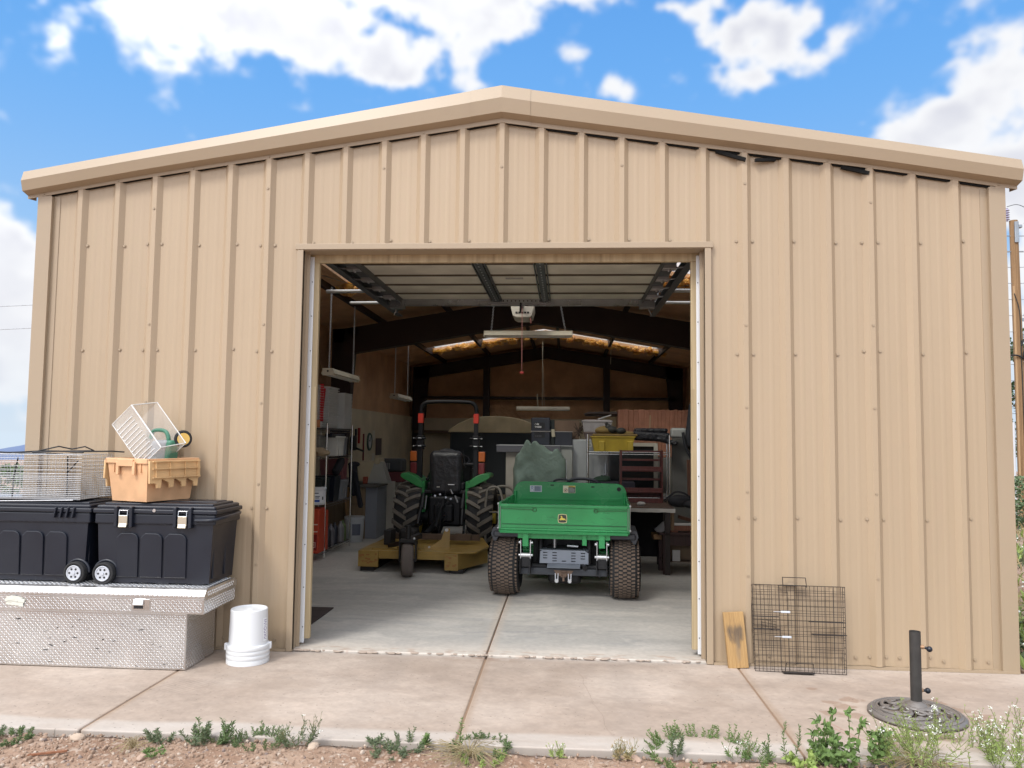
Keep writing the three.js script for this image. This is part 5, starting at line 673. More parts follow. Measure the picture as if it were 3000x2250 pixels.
{ // compact tractor seen from behind
  const t = thing('tractor', 'green compact tractor with folding roll bar, seen from behind its mower', 'tractor', [-1.175, 0.014, -5.3], rad(-1));
  const lime = M(0.035, 0.26, 0.07, 0.4, 0, { map: rep(T_mottle, 1, 1) }), iron = M(0.014, 0.014, 0.017, 0.5, 0.3, mott), dust = M(0.17, 0.15, 0.125, 0.9, 0, mott);
  const R = 0.475, W = 0.36;
  for (const s of [-1, 1]) {
    const wx = s * 0.51, wy = R, w = part('rear_wheel', move(tyre(R - 0.03, W, 0.27, 0.06), wx, wy, 0), rubber, t);
    const lugs = []; for (let k = 0; k < 18; k++) for (const h of [-1, 1]) { const a = (k + (h > 0 ? 0.5 : 0)) / 18 * Math.PI * 2; const pts = []; const n = 5; const rows = [[], [], [], []]; for (let i = 0; i <= n; i++) { const u = i / n, x = h * (-0.02 + u * 0.205), tw = u * 0.27 * 1.0, rr = R - 0.030 - Math.pow(u, 3) * 0.035, hh = 0.034, hw = 0.034 + 0.008 * u; const P = (da, r2) => { const q = a + tw + da / R; return [x, r2 * Math.sin(q), r2 * Math.cos(q)]; }; rows[0].push(P(-hw, rr - 0.02)); rows[1].push(P(-hw * 0.72, rr + hh)); rows[2].push(P(hw * 0.72, rr + hh)); rows[3].push(P(hw, rr - 0.02)); } lugs.push(quadSheet(rows)); const e = [rows[0][0], rows[1][0], rows[2][0], rows[3][0]]; lugs.push(quadSheet([[e[0], e[3]], [e[1], e[2]]])); const f = [rows[0][n], rows[1][n], rows[2][n], rows[3][n]]; lugs.push(quadSheet([[f[0], f[3]], [f[1], f[2]]])); }
    part('lug', lugs.map((g) => move(g, wx, wy, 0)), dust, w, { kind: 'stuff' });
    part('rim', [cx(0.275, 0.24, wx, wy, 0, 28), cx(0.09, 0.38, wx, wy, 0, 16)], M(0.55, 0.40, 0.03, 0.5), w);
    // fender with black lip
    const fs = new THREE.Shape(), fp = [[-0.135, -0.115], [-0.115, -0.045], [-0.03, 0.03], [0.08, 0.075], [0.15, 0.07], [0.168, 0.04], [0.13, 0.005], [0.04, -0.04], [-0.05, -0.09]].map(([a, b]) => new THREE.Vector2(a * s, b)); if (s < 0) fp.reverse(); fs.moveTo(fp[0].x, fp[0].y); fs.splineThru([...fp.slice(1), fp[0]]);
    const fg = new THREE.ExtrudeGeometry(fs, { depth: 0.5, bevelEnabled: true, bevelSize: 0.008, bevelThickness: 0.01, bevelSegments: 2, curveSegments: 6 });
    part('fender', [move(fg, s * 0.455, R + 0.535, -0.28), b2(s * 0.29, s * 0.33, 0.55, 0.98, -0.35, 0.2)], lime, t);
    const f2 = new THREE.TorusGeometry(R + 0.05, 0.025, 8, 24, 2.0); f2.scale(1, 1, 1); part('fender_lip', move(f2, s * 0.47, R, 0.0, 0, Math.PI / 2, 0).rotateX(0), iron, t);
    // roll bar leg, lamps
    part('roll_bar_post', [b2(s * 0.372, s * 0.432, 0.55, 1.50, -0.05, 0.03)], iron, t);
    part('hinge_bracket', [rb2(s * 0.352, s * 0.452, 1.42, 1.62, -0.06, 0.04, 0.01), ...[1.47, 1.58].map((y) => [cx(0.014, 0.17, s * 0.402, y, 0.045, 8), cz(0.012, 0.02, s * 0.402, y, 0.05, 8)])], iron, t); part('hinge_pin', [1.47, 1.58].map((y) => [cx(0.0075, 0.05, s * 0.402, y, 0.058, 8), cx(0.009, 0.03, s * 0.402 + s * 0.08, y, 0.05, 8)]), zinc, t);
    part('reflective_tape', b2(s * 0.365, s * 0.437, 1.80, 1.935, -0.042, 0.032).translate(0, 0, 0), M(0.62, 0.045, 0.025, 0.5), t);
    const lb = part('lamp_bracket', [rb2(s * 0.43, s * 0.55, 1.02, 1.40, -0.05, 0.02, 0.01), rb2(s * 0.39, s * 0.52, 0.97, 1.04, -0.1, 0.02, 0.01)], iron, t);
    part('amber_lamp', rb2(s * 0.445, s * 0.54, 1.25, 1.395, 0.0, 0.045, 0.016), M(0.55, 0.13, 0.02, 0.35), lb); part('red_lamp', rb2(s * 0.443, s * 0.535, 1.07, 1.235, 0.0, 0.04, 0.016), M(0.17, 0.018, 0.02, 0.35), lb);
    part('lift_arm', [beam([s * 0.30, 0.42, 0.35], [s * 0.38, 0.36, 0.95], 0.03, 0.06), rod([s * 0.30, 0.42, 0.6], [s * 0.28, 0.82, 0.3], 0.022, 10), rod([s * 0.28, 0.62, 0.45], [s * 0.28, 0.75, 0.36], 0.032, 10)], iron, t);
    part('front_wheel', move(tyre(0.33, 0.24, 0.18, 0.05), s * 0.5, 0.33, -1.75), rubber, t);
  }
  part('roll_bar_hoop', [b2(-0.43, -0.372, 1.5, 1.95, -0.035, 0.025), b2(0.372, 0.43, 1.5, 1.95, -0.035, 0.025), tube([[-0.402, 1.95, -0.005], [-0.395, 2.03, -0.005], [-0.34, 2.09, -0.005], [-0.25, 2.105, -0.005], [0.25, 2.105, -0.005], [0.34, 2.09, -0.005], [0.395, 2.03, -0.005], [0.402, 1.95, -0.005]], 0.029, 60, 10)], iron, t);
  part('seat', [rb2(-0.23, 0.25, 0.78, 0.92, -0.35, 0.15, 0.05), put(new RoundedBoxGeometry(0.47, 0.62, 0.17, 6, 0.084), 0.01, 1.10, 0.17, 0.08), move(ball(0.2, 0, 0, 0, 0.98, 0.75, 0.42, 24, 16), 0.01, 1.29, 0.15)], M(0.026, 0.026, 0.03, 0.42, 0, { bumpMap: rep(T_wrink, 2, 2), bumpScale: 0.010 }), t);
  part('transmission', [rb2(-0.24, 0.24, 0.35, 0.78, -0.4, 0.22, 0.05), rb2(-0.14, 0.14, 0.42, 0.68, 0.18, 0.34, 0.04), cx(0.11, 0.75, 0, 0.475, 0, 18), rb2(-0.3, 0.3, 0.80, 0.86, -0.3, 0.2, 0.02), rb2(-0.26, 0.28, 0.86, 0.97, 0.05, 0.2, 0.03)], iron, t);
  part('plate', [b2(-0.08, 0.02, 0.915, 0.955, 0.222, 0.226), rbox(0.05, 0.02, 0.02, 0.005, -0.09, 0.905, 0.23)], M(0.55, 0.52, 0.46, 0.6), t);
  part('hydraulic_coupler', [rod([0.05, 0.935, 0.235], [0.14, 0.935, 0.235], 0.012, 10), rod([0.08, 0.87, 0.24], [0.12, 0.81, 0.26], 0.012, 8), ...[[-0.13, 0.78], [-0.06, 0.80], [0.02, 0.76], [0.09, 0.74], [-0.02, 0.68]].map(([x, y]) => rod([x, y, 0.3], [x + 0.02, y + 0.01, 0.36], 0.014, 8)), rod([-0.26, 0.6, 0.3], [-0.25, 0.78, 0.25], 0.01, 8), rod([0.16, 0.79, 0.3], [0.20, 0.70, 0.32], 0.014, 8)], M(0.35, 0.35, 0.37, 0.3, 0.7), t);
  part('top_link', [rod([0, 0.72, 0.34], [0.02, 0.42, 1.0], 0.028, 10), rod([0.03, 0.90, 0.28], [0.02, 0.2, 0.9], 0.006, 6), tube([[-0.1, 0.74, 0.3], [-0.03, 0.62, 0.42], [0.06, 0.7, 0.36], [0.1, 0.78, 0.3]], 0.012, 24, 6), cz(0.06, 0.05, 0, 0.50, 0.36, 16), rod([0, 0.50, 0.36], [-0.12, 0.33, 0.95], 0.04, 12)], iron, t);
  part('hood', [rb2(-0.30, 0.30, 0.62, 1.08, -2.3, -0.9, 0.08), rb2(-0.36, 0.36, 0.5, 0.62, -0.9, -0.35, 0.02)], lime, t);
  part('dashboard', [rb2(-0.24, 0.24, 0.9, 1.2, -0.95, -0.8, 0.05), put(new THREE.TorusGeometry(0.19, 0.016, 8, 28), 0.03, 1.24, -0.62, -1.1), rod([0.03, 1.22, -0.62], [0.03, 1.1, -0.85], 0.025)], iron, t);
  part('control_lever', [rod([0.32, 0.95, -0.15], [0.34, 1.13, -0.2], 0.008), ball(0.022, 0.34, 1.14, -0.2), rod([-0.30, 0.92, -0.1], [-0.31, 1.04, -0.12], 0.008), ball(0.026, -0.27, 1.0, 0.1), rod([0.20, 1.15, -0.4], [0.14, 1.42, -0.5], 0.006), rbox(0.16, 0.05, 0.06, 0.02, 0.28, 1.2, -0.35)], iron, t);
}
{ // yellow rotary cutter
  const t = thing('rotary_mower', 'yellow rotary mower deck with tail wheel hitched behind the tractor', 'mower', [-1.2, 0.014, -3.5], rad(-2));
  const rust = M(0.33, 0.15, 0.05, 0.85, 0, mott), iron = M(0.022, 0.02, 0.02, 0.6, 0.3, mott);
  const sh = new THREE.Shape(); [[-0.74, 0.06], [-0.70, 0.13], [-0.5, 0.1], [0.3, 0.1], [0.44, 0.13], [0.66, 0.0], [0.74, -0.5], [0.55, -1.3], [-0.55, -1.3], [-0.74, -0.5]].forEach((p, i) => i ? sh.lineTo(...p) : sh.moveTo(...p));
  const top = new THREE.ExtrudeGeometry(sh, { depth: 0.012, bevelEnabled: true, bevelSize: 0.004, bevelThickness: 0.004, bevelSegments: 1 }); top.rotateX(Math.PI / 2); 
  part('deck', [move(top, 0, 0.245, 0)].map((g) => { g.deleteAttribute('normal'); g = g.toNonIndexed ? g : g; g.computeVertexNormals(); return g; }), yellowM, t);
  part('rear_skirt', [b2(-0.50, 0.32, 0.155, 0.235, 0.085, 0.10), b2(-0.60, 0.0, 0.235, 0.262, 0.03, 0.05)], yellowM, t);
  for (const q of [[beam([-0.735, 0.155, 0.05], [-0.735, 0.155, -1.25], 0.016, 0.18), b2(-0.74, -0.50, 0.06, 0.245, 0.10, 0.13)], [beam([0.44, 0.14, 0.13], [0.72, 0.14, -0.5], 0.016, 0.19), rb2(0.30, 0.46, 0.04, 0.23, 0.115, 0.135, 0.004)]]) part('side_skirt', q, yellowM, t);
  part('skid', rb2(-0.73, -0.56, 0.0, 0.06, -0.9, 0.07, 0.01), iron, t); part('skid', rb2(0.36, 0.52, 0.0, 0.045, -0.9, 0.10, 0.01), iron, t);
  { const r = mulberry(61), s = []; for (let i = 0; i < 26; i++) { const L = r() < 0.5; s.push(rbox(0.012 + r() * 0.03, 0.006 + r() * 0.02, 0.003, 0.001, L ? -0.72 + r() * 0.2 : 0.31 + r() * 0.14, 0.09 + r() * 0.13, L ? 0.1315 : 0.1365)); } part('rust_patch', s, rust, t, { kind: 'stuff' }); }
  part('gusset', [move(poly([[0, 0], [0.30, 0.0], [0.30, 0.24], [0.26, 0.25], [0.235, 0.22], [0.20, 0.11], [0.08, 0.035], [0, 0.03]], 0.02, 0.002), 0.0, 0.245, -0.16, 0, 0.15, 0), move(poly([[0, 0], [0.10, 0], [0.10, 0.05], [0, 0.04]], 0.012), -0.3, 0.245, 0.0)], yellowM, t);
  part('bolt', [cz(0.02, 0.02, 0.265, 0.475, -0.17, 12), cz(0.014, 0.012, 0.06, 0.27, -0.13, 10)], zinc, t);
  part('gearbox', [rbox(0.22, 0.18, 0.2, 0.04, -0.28, 0.36, -0.5), cyl(0.10, 0.12, 0.1, -0.28, 0.29, -0.5, 18), cz(0.055, 0.06, -0.28, 0.37, -0.38, 16), rb2(-0.55, -0.46, 0.26, 0.44, -0.55, -0.3, 0.01)], iron, t);
  part('cross_tube', [b2(-0.6, 0.6, 0.29, 0.36, -0.72, -0.65), b2(0.3, 0.5, 0.30, 0.38, -0.62, -0.55)], M(0.11, 0.07, 0.045, 0.8, 0, mott), t);
  part('tail_beam', [beam([-0.07, 0.40, -0.2], [-0.09, 0.40, 0.28], 0.06, 0.06), beam([-0.42, 0.28, -0.1], [-0.12, 0.38, 0.28], 0.05, 0.05), rod([-0.09, 0.40, 0.34], [-0.09, 0.58, 0.34], 0.03, 12), rb2(-0.18, 0.01, 0.385, 0.425, 0.28, 0.42, 0.01), rb2(0.0, 0.016, 0.17, 0.40, 0.31, 0.40, 0.005), rb2(-0.185, -0.17, 0.17, 0.40, 0.31, 0.40, 0.005), cx(0.02, 0.20, -0.085, 0.188, 0.38, 10)], iron, t);
  const w = part('tail_wheel', [move(lathe([[0.06, -0.06], [0.12, -0.072], [0.172, -0.066], [0.188, -0.035], [0.188, 0.035], [0.172, 0.066], [0.12, 0.072], [0.06, 0.06]], 36).rotateZ(-Math.PI / 2), -0.085, 0.188, 0.38, 0, 0.2, 0)], M(0.13, 0.105, 0.09, 0.95, 0, mott), t); part('hub', move(cx(0.06, 0.13, 0, 0, 0, 20), -0.085, 0.188, 0.38, 0, 0.2, 0), iron, w); part('grease_cap', ball(0.016, -0.005, 0.435, 0.40), zinc, t);
}
// ---------- inside: hung from the roof ----------
const offWhite = M(0.60, 0.54, 0.42, 0.5, 0, mott);
function chain(a, b, n) { const o = []; for (let i = 0; i < n; i++) { const u = (i + 0.5) / n, g = new THREE.TorusGeometry(0.0095, 0.0028, 4, 8); g.scale(1, 1.6, 1); o.push(put(g, mix(a[0], b[0], u), mix(a[1], b[1], u), mix(a[2], b[2], u), 0, i % 2 ? Math.PI / 2 : 0, 0)); } return o; }
function shopLight(label, pos, ry, kind) {
  const t = thing('shop_light', label, 'shop light', pos, ry);
  part('housing', [move(poly([[-0.085, -0.03], [0.085, -0.03], [0.06, 0.015], [0.035, 0.035], [-0.035, 0.035], [-0.06, 0.015]], 1.22, 0.003), -0.61, 0, 0, 0, Math.PI / 2, 0), rb2(-0.62, -0.606, -0.055, 0.036, -0.07, 0.07, 0.003), rb2(0.606, 0.62, -0.055, 0.036, -0.07, 0.07, 0.003)], offWhite, t);
  for (const z of [-0.035, 0.035]) part('fluorescent_tube', cx(0.013, 1.19, 0, -0.042, z, 12), M(0.75, 0.75, 0.72, 0.4), t);
  if (kind === 'front') { part('chain', [chain([-0.52, 0.04, 0], [-0.46, 0.75, 0.02], 34), chain([0.52, 0.04, 0], [0.38, 0.80, 0.02], 36)], zinc, t); }
  if (kind === 'left') { part('chain', [chain([-0.57, 0.04, 0], [-0.55, 1.06, 0], 50), chain([0.55, 0.04, 0], [0.55, 1.0, 0], 48)], zinc, t); part('knockout', cx(0.013, 0.003, -0.621, 0.0, 0.0, 10), blackMt, t); }
  if (kind === 'far') part('cord', [rod([-0.02, 0.03, 0], [-0.02, 1.55, 0], 0.006), rod([0.03, 0.03, 0.02], [-0.02, 1.2, 0], 0.004), rod([-0.12, 0.03, 0], [-0.14, 0.33, 0], 0.014)], offWhite, t);
  return t;
}
shopLight('widest shop light, hanging by two chains in front of the skylight', [-0.03, 3.075, -5.05], 0, 'front');
shopLight('shop light on chains over the white storage bins at left', [-2.46, 2.42, -4.3], Math.PI / 2, 'left');
shopLight('distant shop light along the left wall above the pale liner', [-2.50, 2.33, -8.3], Math.PI / 2, 'left');
shopLight('thin far shop light hanging on a cord above the covered equipment', [-0.02, 2.30, -12.3], 0, 'far');
{
  const t = thing('door_opener', 'white ceiling-hung garage door opener motor with pull cord', 'door opener', [-0.075, 3.30, -4.5]);
  const w = M(0.58, 0.53, 0.45, 0.5);
  part('housing', [move(poly([[-0.135, 0.11], [0.135, 0.11], [0.14, 0.02], [0.115, -0.075], [0.08, -0.095], [-0.08, -0.095], [-0.115, -0.075], [-0.14, 0.02]], 0.42, 0.012), 0, 0, -0.25)], w, t);
  part('vent', [0, 1, 2, 3, 4].map((i) => b2(-0.09 + i * 0.038, -0.062 + i * 0.038, -0.055, -0.03, 0.183, 0.187)), blackMt, t);
  part('rail', [beam([0, 0.03, 0.18], [0.07, -0.13, 1.85], 0.035, 0.03)], galv, t); part('strap', [b2(-0.13, -0.11, 0.1, 0.75, -0.1, -0.07), b2(0.11, 0.13, 0.1, 0.75, -0.1, -0.07)], galv, t);
  part('pull_cord', [rod([0.02, 0.0, 0.6], [0.025, -0.86, 0.6], 0.004, 6), rod([0.10, -0.1, 0.1], [0.11, -0.17, 0.1], 0.012, 6)], M(0.5, 0.2, 0.18, 0.7), t); part('cord_handle', rbox(0.05, 0.03, 0.02, 0.008, 0.025, -0.87, 0.6), M(0.5, 0.06, 0.05, 0.5), t);
}
single('pull_string', 'short pale string hanging from the right roof purlin', 'string', [rod([1.47, 3.76, -10.9], [1.45, 3.2, -10.9], 0.007, 5)], offWhite);
// ---------- inside: left side ----------
{
  const t = thing('wire_shelving', 'chrome wire shelving unit on the left, packed with bins', 'shelving', [-2.87, 0.014, -4.87]);
  const posts = []; for (const x of [-0.225, 0.245]) for (const z of [-0.61, 0.61]) part('post', [cyl(0.0125, 0.0125, 1.74, x, 0.87, z, 12), ...[0.12, 0.72, 1.345, 1.66].map((y) => cyl(0.018, 0.016, 0.04, x, y, z, 12)), cyl(0.015, 0.012, 0.03, x, 1.745, z, 10)], chrome, t);
  for (const y of [0.10, 0.70, 1.325, 1.68]) { const g = []; for (const x of [-0.225, 0.245]) g.push(rod([x, y, -0.61], [x, y, 0.61], 0.0045), rod([x, y - 0.03, -0.61], [x, y - 0.03, 0.61], 0.0045)); for (const z of [-0.61, 0.61]) g.push(rod([-0.225, y, z], [0.245, y, z], 0.0045), rod([-0.225, y - 0.03, z], [0.245, y - 0.03, z], 0.0045)); for (let z = -0.58; z < 0.6; z += 0.04) g.push(rod([-0.225, y, z], [0.245, y, z], 0.0025, 4)); part('shelf', g, chrome, t); }
  part('shelf_board', [b2(-0.22, 0.24, 1.69, 1.70, -0.6, 0.6)], M(0.10, 0.09, 0.08, 0.8), t);
}
const cloudy = M(0.60, 0.59, 0.57, 0.35), cloudy2 = M(0.38, 0.37, 0.36, 0.4), redP = M(0.42, 0.02, 0.025, 0.4), navy = M(0.02, 0.025, 0.06, 0.5);
function stack(name, label, cat, x, y, z, n, w, d, h, m, lip, extra) { const t = thing(name, label, cat, [x, y, z]); for (let i = 0; i < n; i++) part('bin', [move(taper(w * 0.92, d * 0.92, w, d, h * 0.98), 0, i * h, 0), rb2(-w / 2 - lip, w / 2 + lip, (i + 1) * h - 0.014, (i + 1) * h - 0.003, -d / 2 - lip, d / 2 + lip, 0.004)], m, t); extra && extra(t); return t; }
stack('nested_bins', 'stack of white bin lids with a red stripe on top shelf', 'bin stack', -2.84, 1.716, -4.68, 17, 0.34, 0.44, 0.033, cloudy, 0.008, (t) => { const s = []; for (let i = 0; i < 10; i++) s.push(rbox(0.03, 0.052, 0.008, 0.003, 0.075 + i * 0.0035, 0.13 + i * 0.042, 0.232)); part('red_edge', s, redP, t); });
stack('nested_bins', 'stack of white bins nearest the door, edged navy and red', 'bin stack', -2.86, 1.716, -4.2, 17, 0.30, 0.24, 0.033, cloudy, 0.008, (t) => { const s = [], q = []; for (let i = 0; i < 15; i++) { s.push(rbox(0.05, 0.028, 0.02, 0.004, 0.17, 0.1 + i * 0.033, 0.0)); q.push(rbox(0.03, 0.02, 0.02, 0.004, 0.135, 0.09 + i * 0.033, 0.125)); } part('red_edge', s, redP, t); part('navy_edge', q, navy, t); });
stack('nested_bins', 'neat stack of nested white lids at the back shelf end', 'lid stack', -2.80, 1.716, -5.22, 26, 0.36, 0.36, 0.0195, M(0.70, 0.69, 0.66, 0.4), 0.006);
single('foam_block', 'orange block lying on the shelving top at the door end', 'block', rbox(0.26, 0.10, 0.2, 0.01, 0, 0.05, 0), M(0.52, 0.20, 0.08, 0.8), [-2.80, 1.718, -4.02], 0.1);
function tub(label, x, y, z, w, d, h, m, ry = 0, name = 'storage_tub') { const t = thing(name, label, 'storage tub', [x, y, z], ry); part('tub', [taper(w * 0.86, d * 0.86, w * 0.95, d * 0.95, h), ...[-0.3, 0, 0.3].map((k) => move(taper(w * 0.16, 0.012, w * 0.16, 0.02, h * 0.8), w * k, 0, d * 0.45))], m, t); part('lid', [rb2(-w / 2, w / 2, h, h + 0.025, -d / 2, d / 2, 0.008), rb2(-w * 0.42, w * 0.42, h + 0.02, h + 0.035, -d * 0.42, d * 0.42, 0.006)], m, t); return t; }
tub('white ribbed storage tub in the middle of the upper shelf', -2.82, 1.343, -4.78, 0.36, 0.5, 0.24, M(0.62, 0.60, 0.55, 0.5), Math.PI / 2);
tub('grey translucent tub at the far end of the upper shelf', -2.82, 1.343, -5.25, 0.30, 0.32, 0.23, M(0.20, 0.21, 0.23, 0.45), Math.PI / 2);
tub('dusty clear tub at the door end of the upper shelf', -2.84, 1.343, -4.36, 0.36, 0.28, 0.23, M(0.20, 0.19, 0.17, 0.5), Math.PI / 2);
single('folded_cloth', 'tan rolled cloth lying at the door end of the upper shelf', 'cloth', [ball(0.11, 0, 0.06, 0, 1.1, 0.55, 1), ball(0.09, 0.1, 0.05, 0.1, 1, 0.5, 1)], M(0.40, 0.30, 0.19, 0.9, 0, { bumpMap: rep(T_wrink, 3, 3), bumpScale: 0.02 }), [-2.72, 1.343, -4.2]);
single('black_case', 'long black tool case on top-tier shelf under the stacked bins', 'case', rbox(0.1, 0.05, 0.6, 0.012, 0, 0, 0), blackPl, [-2.66, 1.615, -4.75]);
tub('dark green tub on the middle shelf at the door end', -2.82, 0.728, -4.4, 0.4, 0.32, 0.30, M(0.012, 0.02, 0.018, 0.5), Math.PI / 2);
tub('wine-red tub with grey lid on the middle shelf', -2.80, 1.0, -5.2, 0.36, 0.32, 0.26, M(0.17, 0.055, 0.06, 0.5), Math.PI / 2);
tub('grey clear tub underneath the wine-red tub', -2.80, 0.728, -5.2, 0.36, 0.34, 0.23, M(0.23, 0.23, 0.24, 0.45), Math.PI / 2);
single('black_bin', 'black open bin in the middle of the middle shelf', 'bin', [taper(0.24, 0.24, 0.29, 0.3, 0.34)], blackPl, [-2.76, 0.728, -4.78]);
single('black_bag', 'dark strapped bag draped over the red tub', 'bag', [rbox(0.1, 0.12, 0.36, 0.04, 0, 0, 0, 0.5)], M(0.018, 0.017, 0.02, 0.8), [-2.66, 1.19, -4.95]);
{
  const t = thing('paint_pail', 'white pail with printed label on the middle shelf end', 'pail', [-2.70, 0.728, -4.13]);
  part('pail', lathe([[0, 0], [0.105, 0], [0.118, 0.2], [0.122, 0.2], [0.122, 0.22], [0, 0.22]], 28), white, t); const m = decal(256, 128, (g, w, h) => { g.fillStyle = '#e8e8ea'; g.fillRect(0, 0, w, h); g.fillStyle = '#25324a'; g.fillRect(20, 16, 90, 10); g.font = 'bold 44px sans-serif'; g.fillText('7', 14, 84); g.fillRect(60, 52, 70, 8); g.fillRect(60, 68, 60, 8); g.fillStyle = '#2b4fa3'; g.fillRect(30, 92, 100, 26); g.fillStyle = '#444'; g.fillRect(170, 60, 26, 34); });
  const c = new THREE.CylinderGeometry(0.1165, 0.1085, 0.15, 14, 1, true, -0.3, 1.9); c.translate(0, 0.1, 0); part('label', c, m, t, { uv: true });
}
{ // red drawer case on the bottom shelf
  const t = thing('red_drawer_case', 'red plastic case with white marks on the bottom shelf by the door', 'case', [-2.74, 0.118, -4.22]);
  const rd = M(0.50, 0.055, 0.02, 0.45); part('case', [rb2(-0.16, 0.12, 0, 0.56, -0.08, 0.22, 0.012), rb2(-0.10, 0.115, 0, 0.52, -0.2, -0.09, 0.012)], rd, t);
  part('trim', [0.36, 0.27].flatMap((y) => [b2(0.02, 0.105, y, y + 0.012, 0.2205, 0.224), b2(-0.09, -0.03, y - 0.02, y - 0.008, 0.2205, 0.224)]), M(0.72, 0.55, 0.45, 0.6), t);
  printed('label', 0.20, 0.2, decal(256, 256, (g, w, h) => { g.fillStyle = '#7d1512'; g.fillRect(0, 0, w, h); g.fillStyle = '#c9a39c'; g.lineWidth = 14; g.strokeStyle = '#c9a39c'; g.strokeRect(150, 128, 78, 78); g.font = 'bold 70px sans-serif'; g.fillText('L', 60, 130); g.fillText('E', 150, 96); g.fillRect(30, 150, 20, 70); g.fillRect(64, 190, 60, 26); g.fillRect(166, 150, 44, 10); g.fillRect(166, 168, 44, 10); }), t, 0.0, 0.14, 0.2225);
}
{
  const g = []; const r = mulberry(31); for (let i = 0; i < 5; i++) single('plastic_bottle', ['first', 'second', 'third', 'fourth', 'fifth'][i] + ' dark bottle from the door on the bottom shelf', 'bottle', lathe([[0, 0], [0.05, 0], [0.052, 0.02], [0.052, 0.2], [0.03, 0.25], [0.018, 0.26], [0.018, 0.29], [0, 0.29]], 16), [M(0.02, 0.02, 0.024, 0.4), M(0.13, 0.12, 0.13, 0.4), M(0.02, 0.02, 0.03, 0.4), M(0.16, 0.15, 0.15, 0.4), M(0.10, 0.14, 0.05, 0.5)][i], [-2.66 - r() * 0.05, 0.118, -4.62 - i * 0.17]);
}
{ const t = thing('lidded_pail', 'white lidded pail on the floor beyond the shelving unit', 'pail', [-2.70, 0.014, -6.0]); part('pail', lathe([[0, 0], [0.135, 0], [0.15, 0.33], [0.153, 0.33], [0.153, 0.36], [0.15, 0.38], [0, 0.385]], 30), M(0.50, 0.51, 0.52, 0.45), t); part('label', new THREE.CylinderGeometry(0.1475, 0.142, 0.17, 14, 1, true, 0.05, 0.9).translate(0, 0.19, 0), M(0.12, 0.13, 0.17, 0.6), t); }
single('dark_jacket', 'dark jacket hanging beside the far shelving post', 'jacket', [rbox(0.12, 0.5, 0.16, 0.05, 0, -0.25, 0, 0.1, 0, 0.05), rbox(0.07, 0.55, 0.09, 0.03, 0.08, -0.4, 0.05, 0, 0, 0.2), ball(0.09, 0, -0.03, 0, 1, 0.5, 1)], M(0.012, 0.012, 0.018, 0.9), [-2.66, 1.22, -5.75]);
single('leaning_board', 'bare plywood board leaning behind the lidded pail', 'board', [rbox(0.02, 0.8, 0.25, 0.003, 0, 0.4, 0, 0, 0, 0.1)], woodMid, [-2.85, 0.014, -6.2]);
{ // workbench against the left wall
  const t = thing('workbench', 'cluttered workbench with wooden drawers along the left wall', 'workbench', [-2.92, 0.014, -7.6]);
  part('worktop', rb2(-0.55, 0.50, 0.80, 0.84, -1.3, 1.35, 0.005), M(0.12, 0.105, 0.09, 0.7, 0, mott), t);
  part('drawer_stack', [b2(-0.5, 0.30, 0.0, 0.80, 0.7, 1.28)], M(0.26, 0.19, 0.12, 0.7, 0, { map: rep(T_wood, 2, 2) }), t); part('drawer_front', [0.05, 0.30, 0.55].map((y) => rb2(0.0, 0.295, y, y + 0.22, 1.28, 1.295, 0.004)), M(0.30, 0.22, 0.14, 0.7, 0, { map: rep(T_wood, 2, 2) }), t);
  part('end_panel', [b2(0.30, 0.48, 0.0, 0.80, 0.5, 1.26)], M(0.22, 0.23, 0.26, 0.6), t); part('cupboard', [rb2(0.36, 0.62, 0.0, 0.86, -0.6, 0.6, 0.005), b2(0.36, 0.60, 0.60, 0.612, 0.6, 0.606)], M(0.45, 0.42, 0.36, 0.6), t);
}
{ const t = thing('dust_cover', 'clear plastic cover over a pale machine on the workbench', 'machine', [-2.62, 0.855, -6.7]); part('machine', [rbox(0.34, 0.32, 0.3, 0.02, -0.02, 0.2, 0), rbox(0.1, 0.1, 0.34, 0.03, 0.12, 0.36, 0)], M(0.46, 0.38, 0.25, 0.6), t); part('cover', [move(taper(0.34, 0.3, 0.12, 0.2, 0.34), 0.14, 0.01, 0.05)], new THREE.MeshPhysicalMaterial({ color: col(0.7, 0.7, 0.66), transmission: 0.6, roughness: 0.3, thickness: 0 }), t); part('red_tin', rbox(0.07, 0.11, 0.07, 0.01, -0.05, 0.06, 0.2), M(0.30, 0.06, 0.03, 0.6), t); }
{ const t = thing('tool_cases', 'black and grey carrier with barred front on a maroon toolbox', 'tool case', [-2.38, 0.855, -7.15]); part('toolbox', rbox(0.42, 0.17, 0.26, 0.02, 0, 0.085, 0), M(0.11, 0.015, 0.02, 0.5), t); part('carrier', [rbox(0.46, 0.22, 0.3, 0.05, -0.02, 0.28, 0)], M(0.045, 0.05, 0.055, 0.5), t); part('vent_bar', [0, 1, 2, 3, 4].map((i) => b2(-0.14 + i * 0.028, -0.126 + i * 0.028, 0.22, 0.32, 0.148, 0.155)), M(0.28, 0.28, 0.28, 0.5), t); }
{ const t = thing('wall_clock', 'round wall clock with dark green rim on the left wall', 'clock', [-3.49, 1.5, -9.95]); part('rim', [put(new THREE.TorusGeometry(0.16, 0.025, 10, 32), 0, 0, 0, 0, Math.PI / 2, 0)], M(0.02, 0.05, 0.035, 0.5), t); part('face', put(new THREE.CylinderGeometry(0.15, 0.15, 0.02, 32), 0, 0, 0, 0, 0, Math.PI / 2), M(0.45, 0.46, 0.46, 0.5), t); part('hand', [rod([0.014, 0, 0], [0.014, 0.09, -0.03], 0.005), rod([0.014, 0, 0], [0.014, 0.03, 0.06], 0.005)], blackMt, t); }
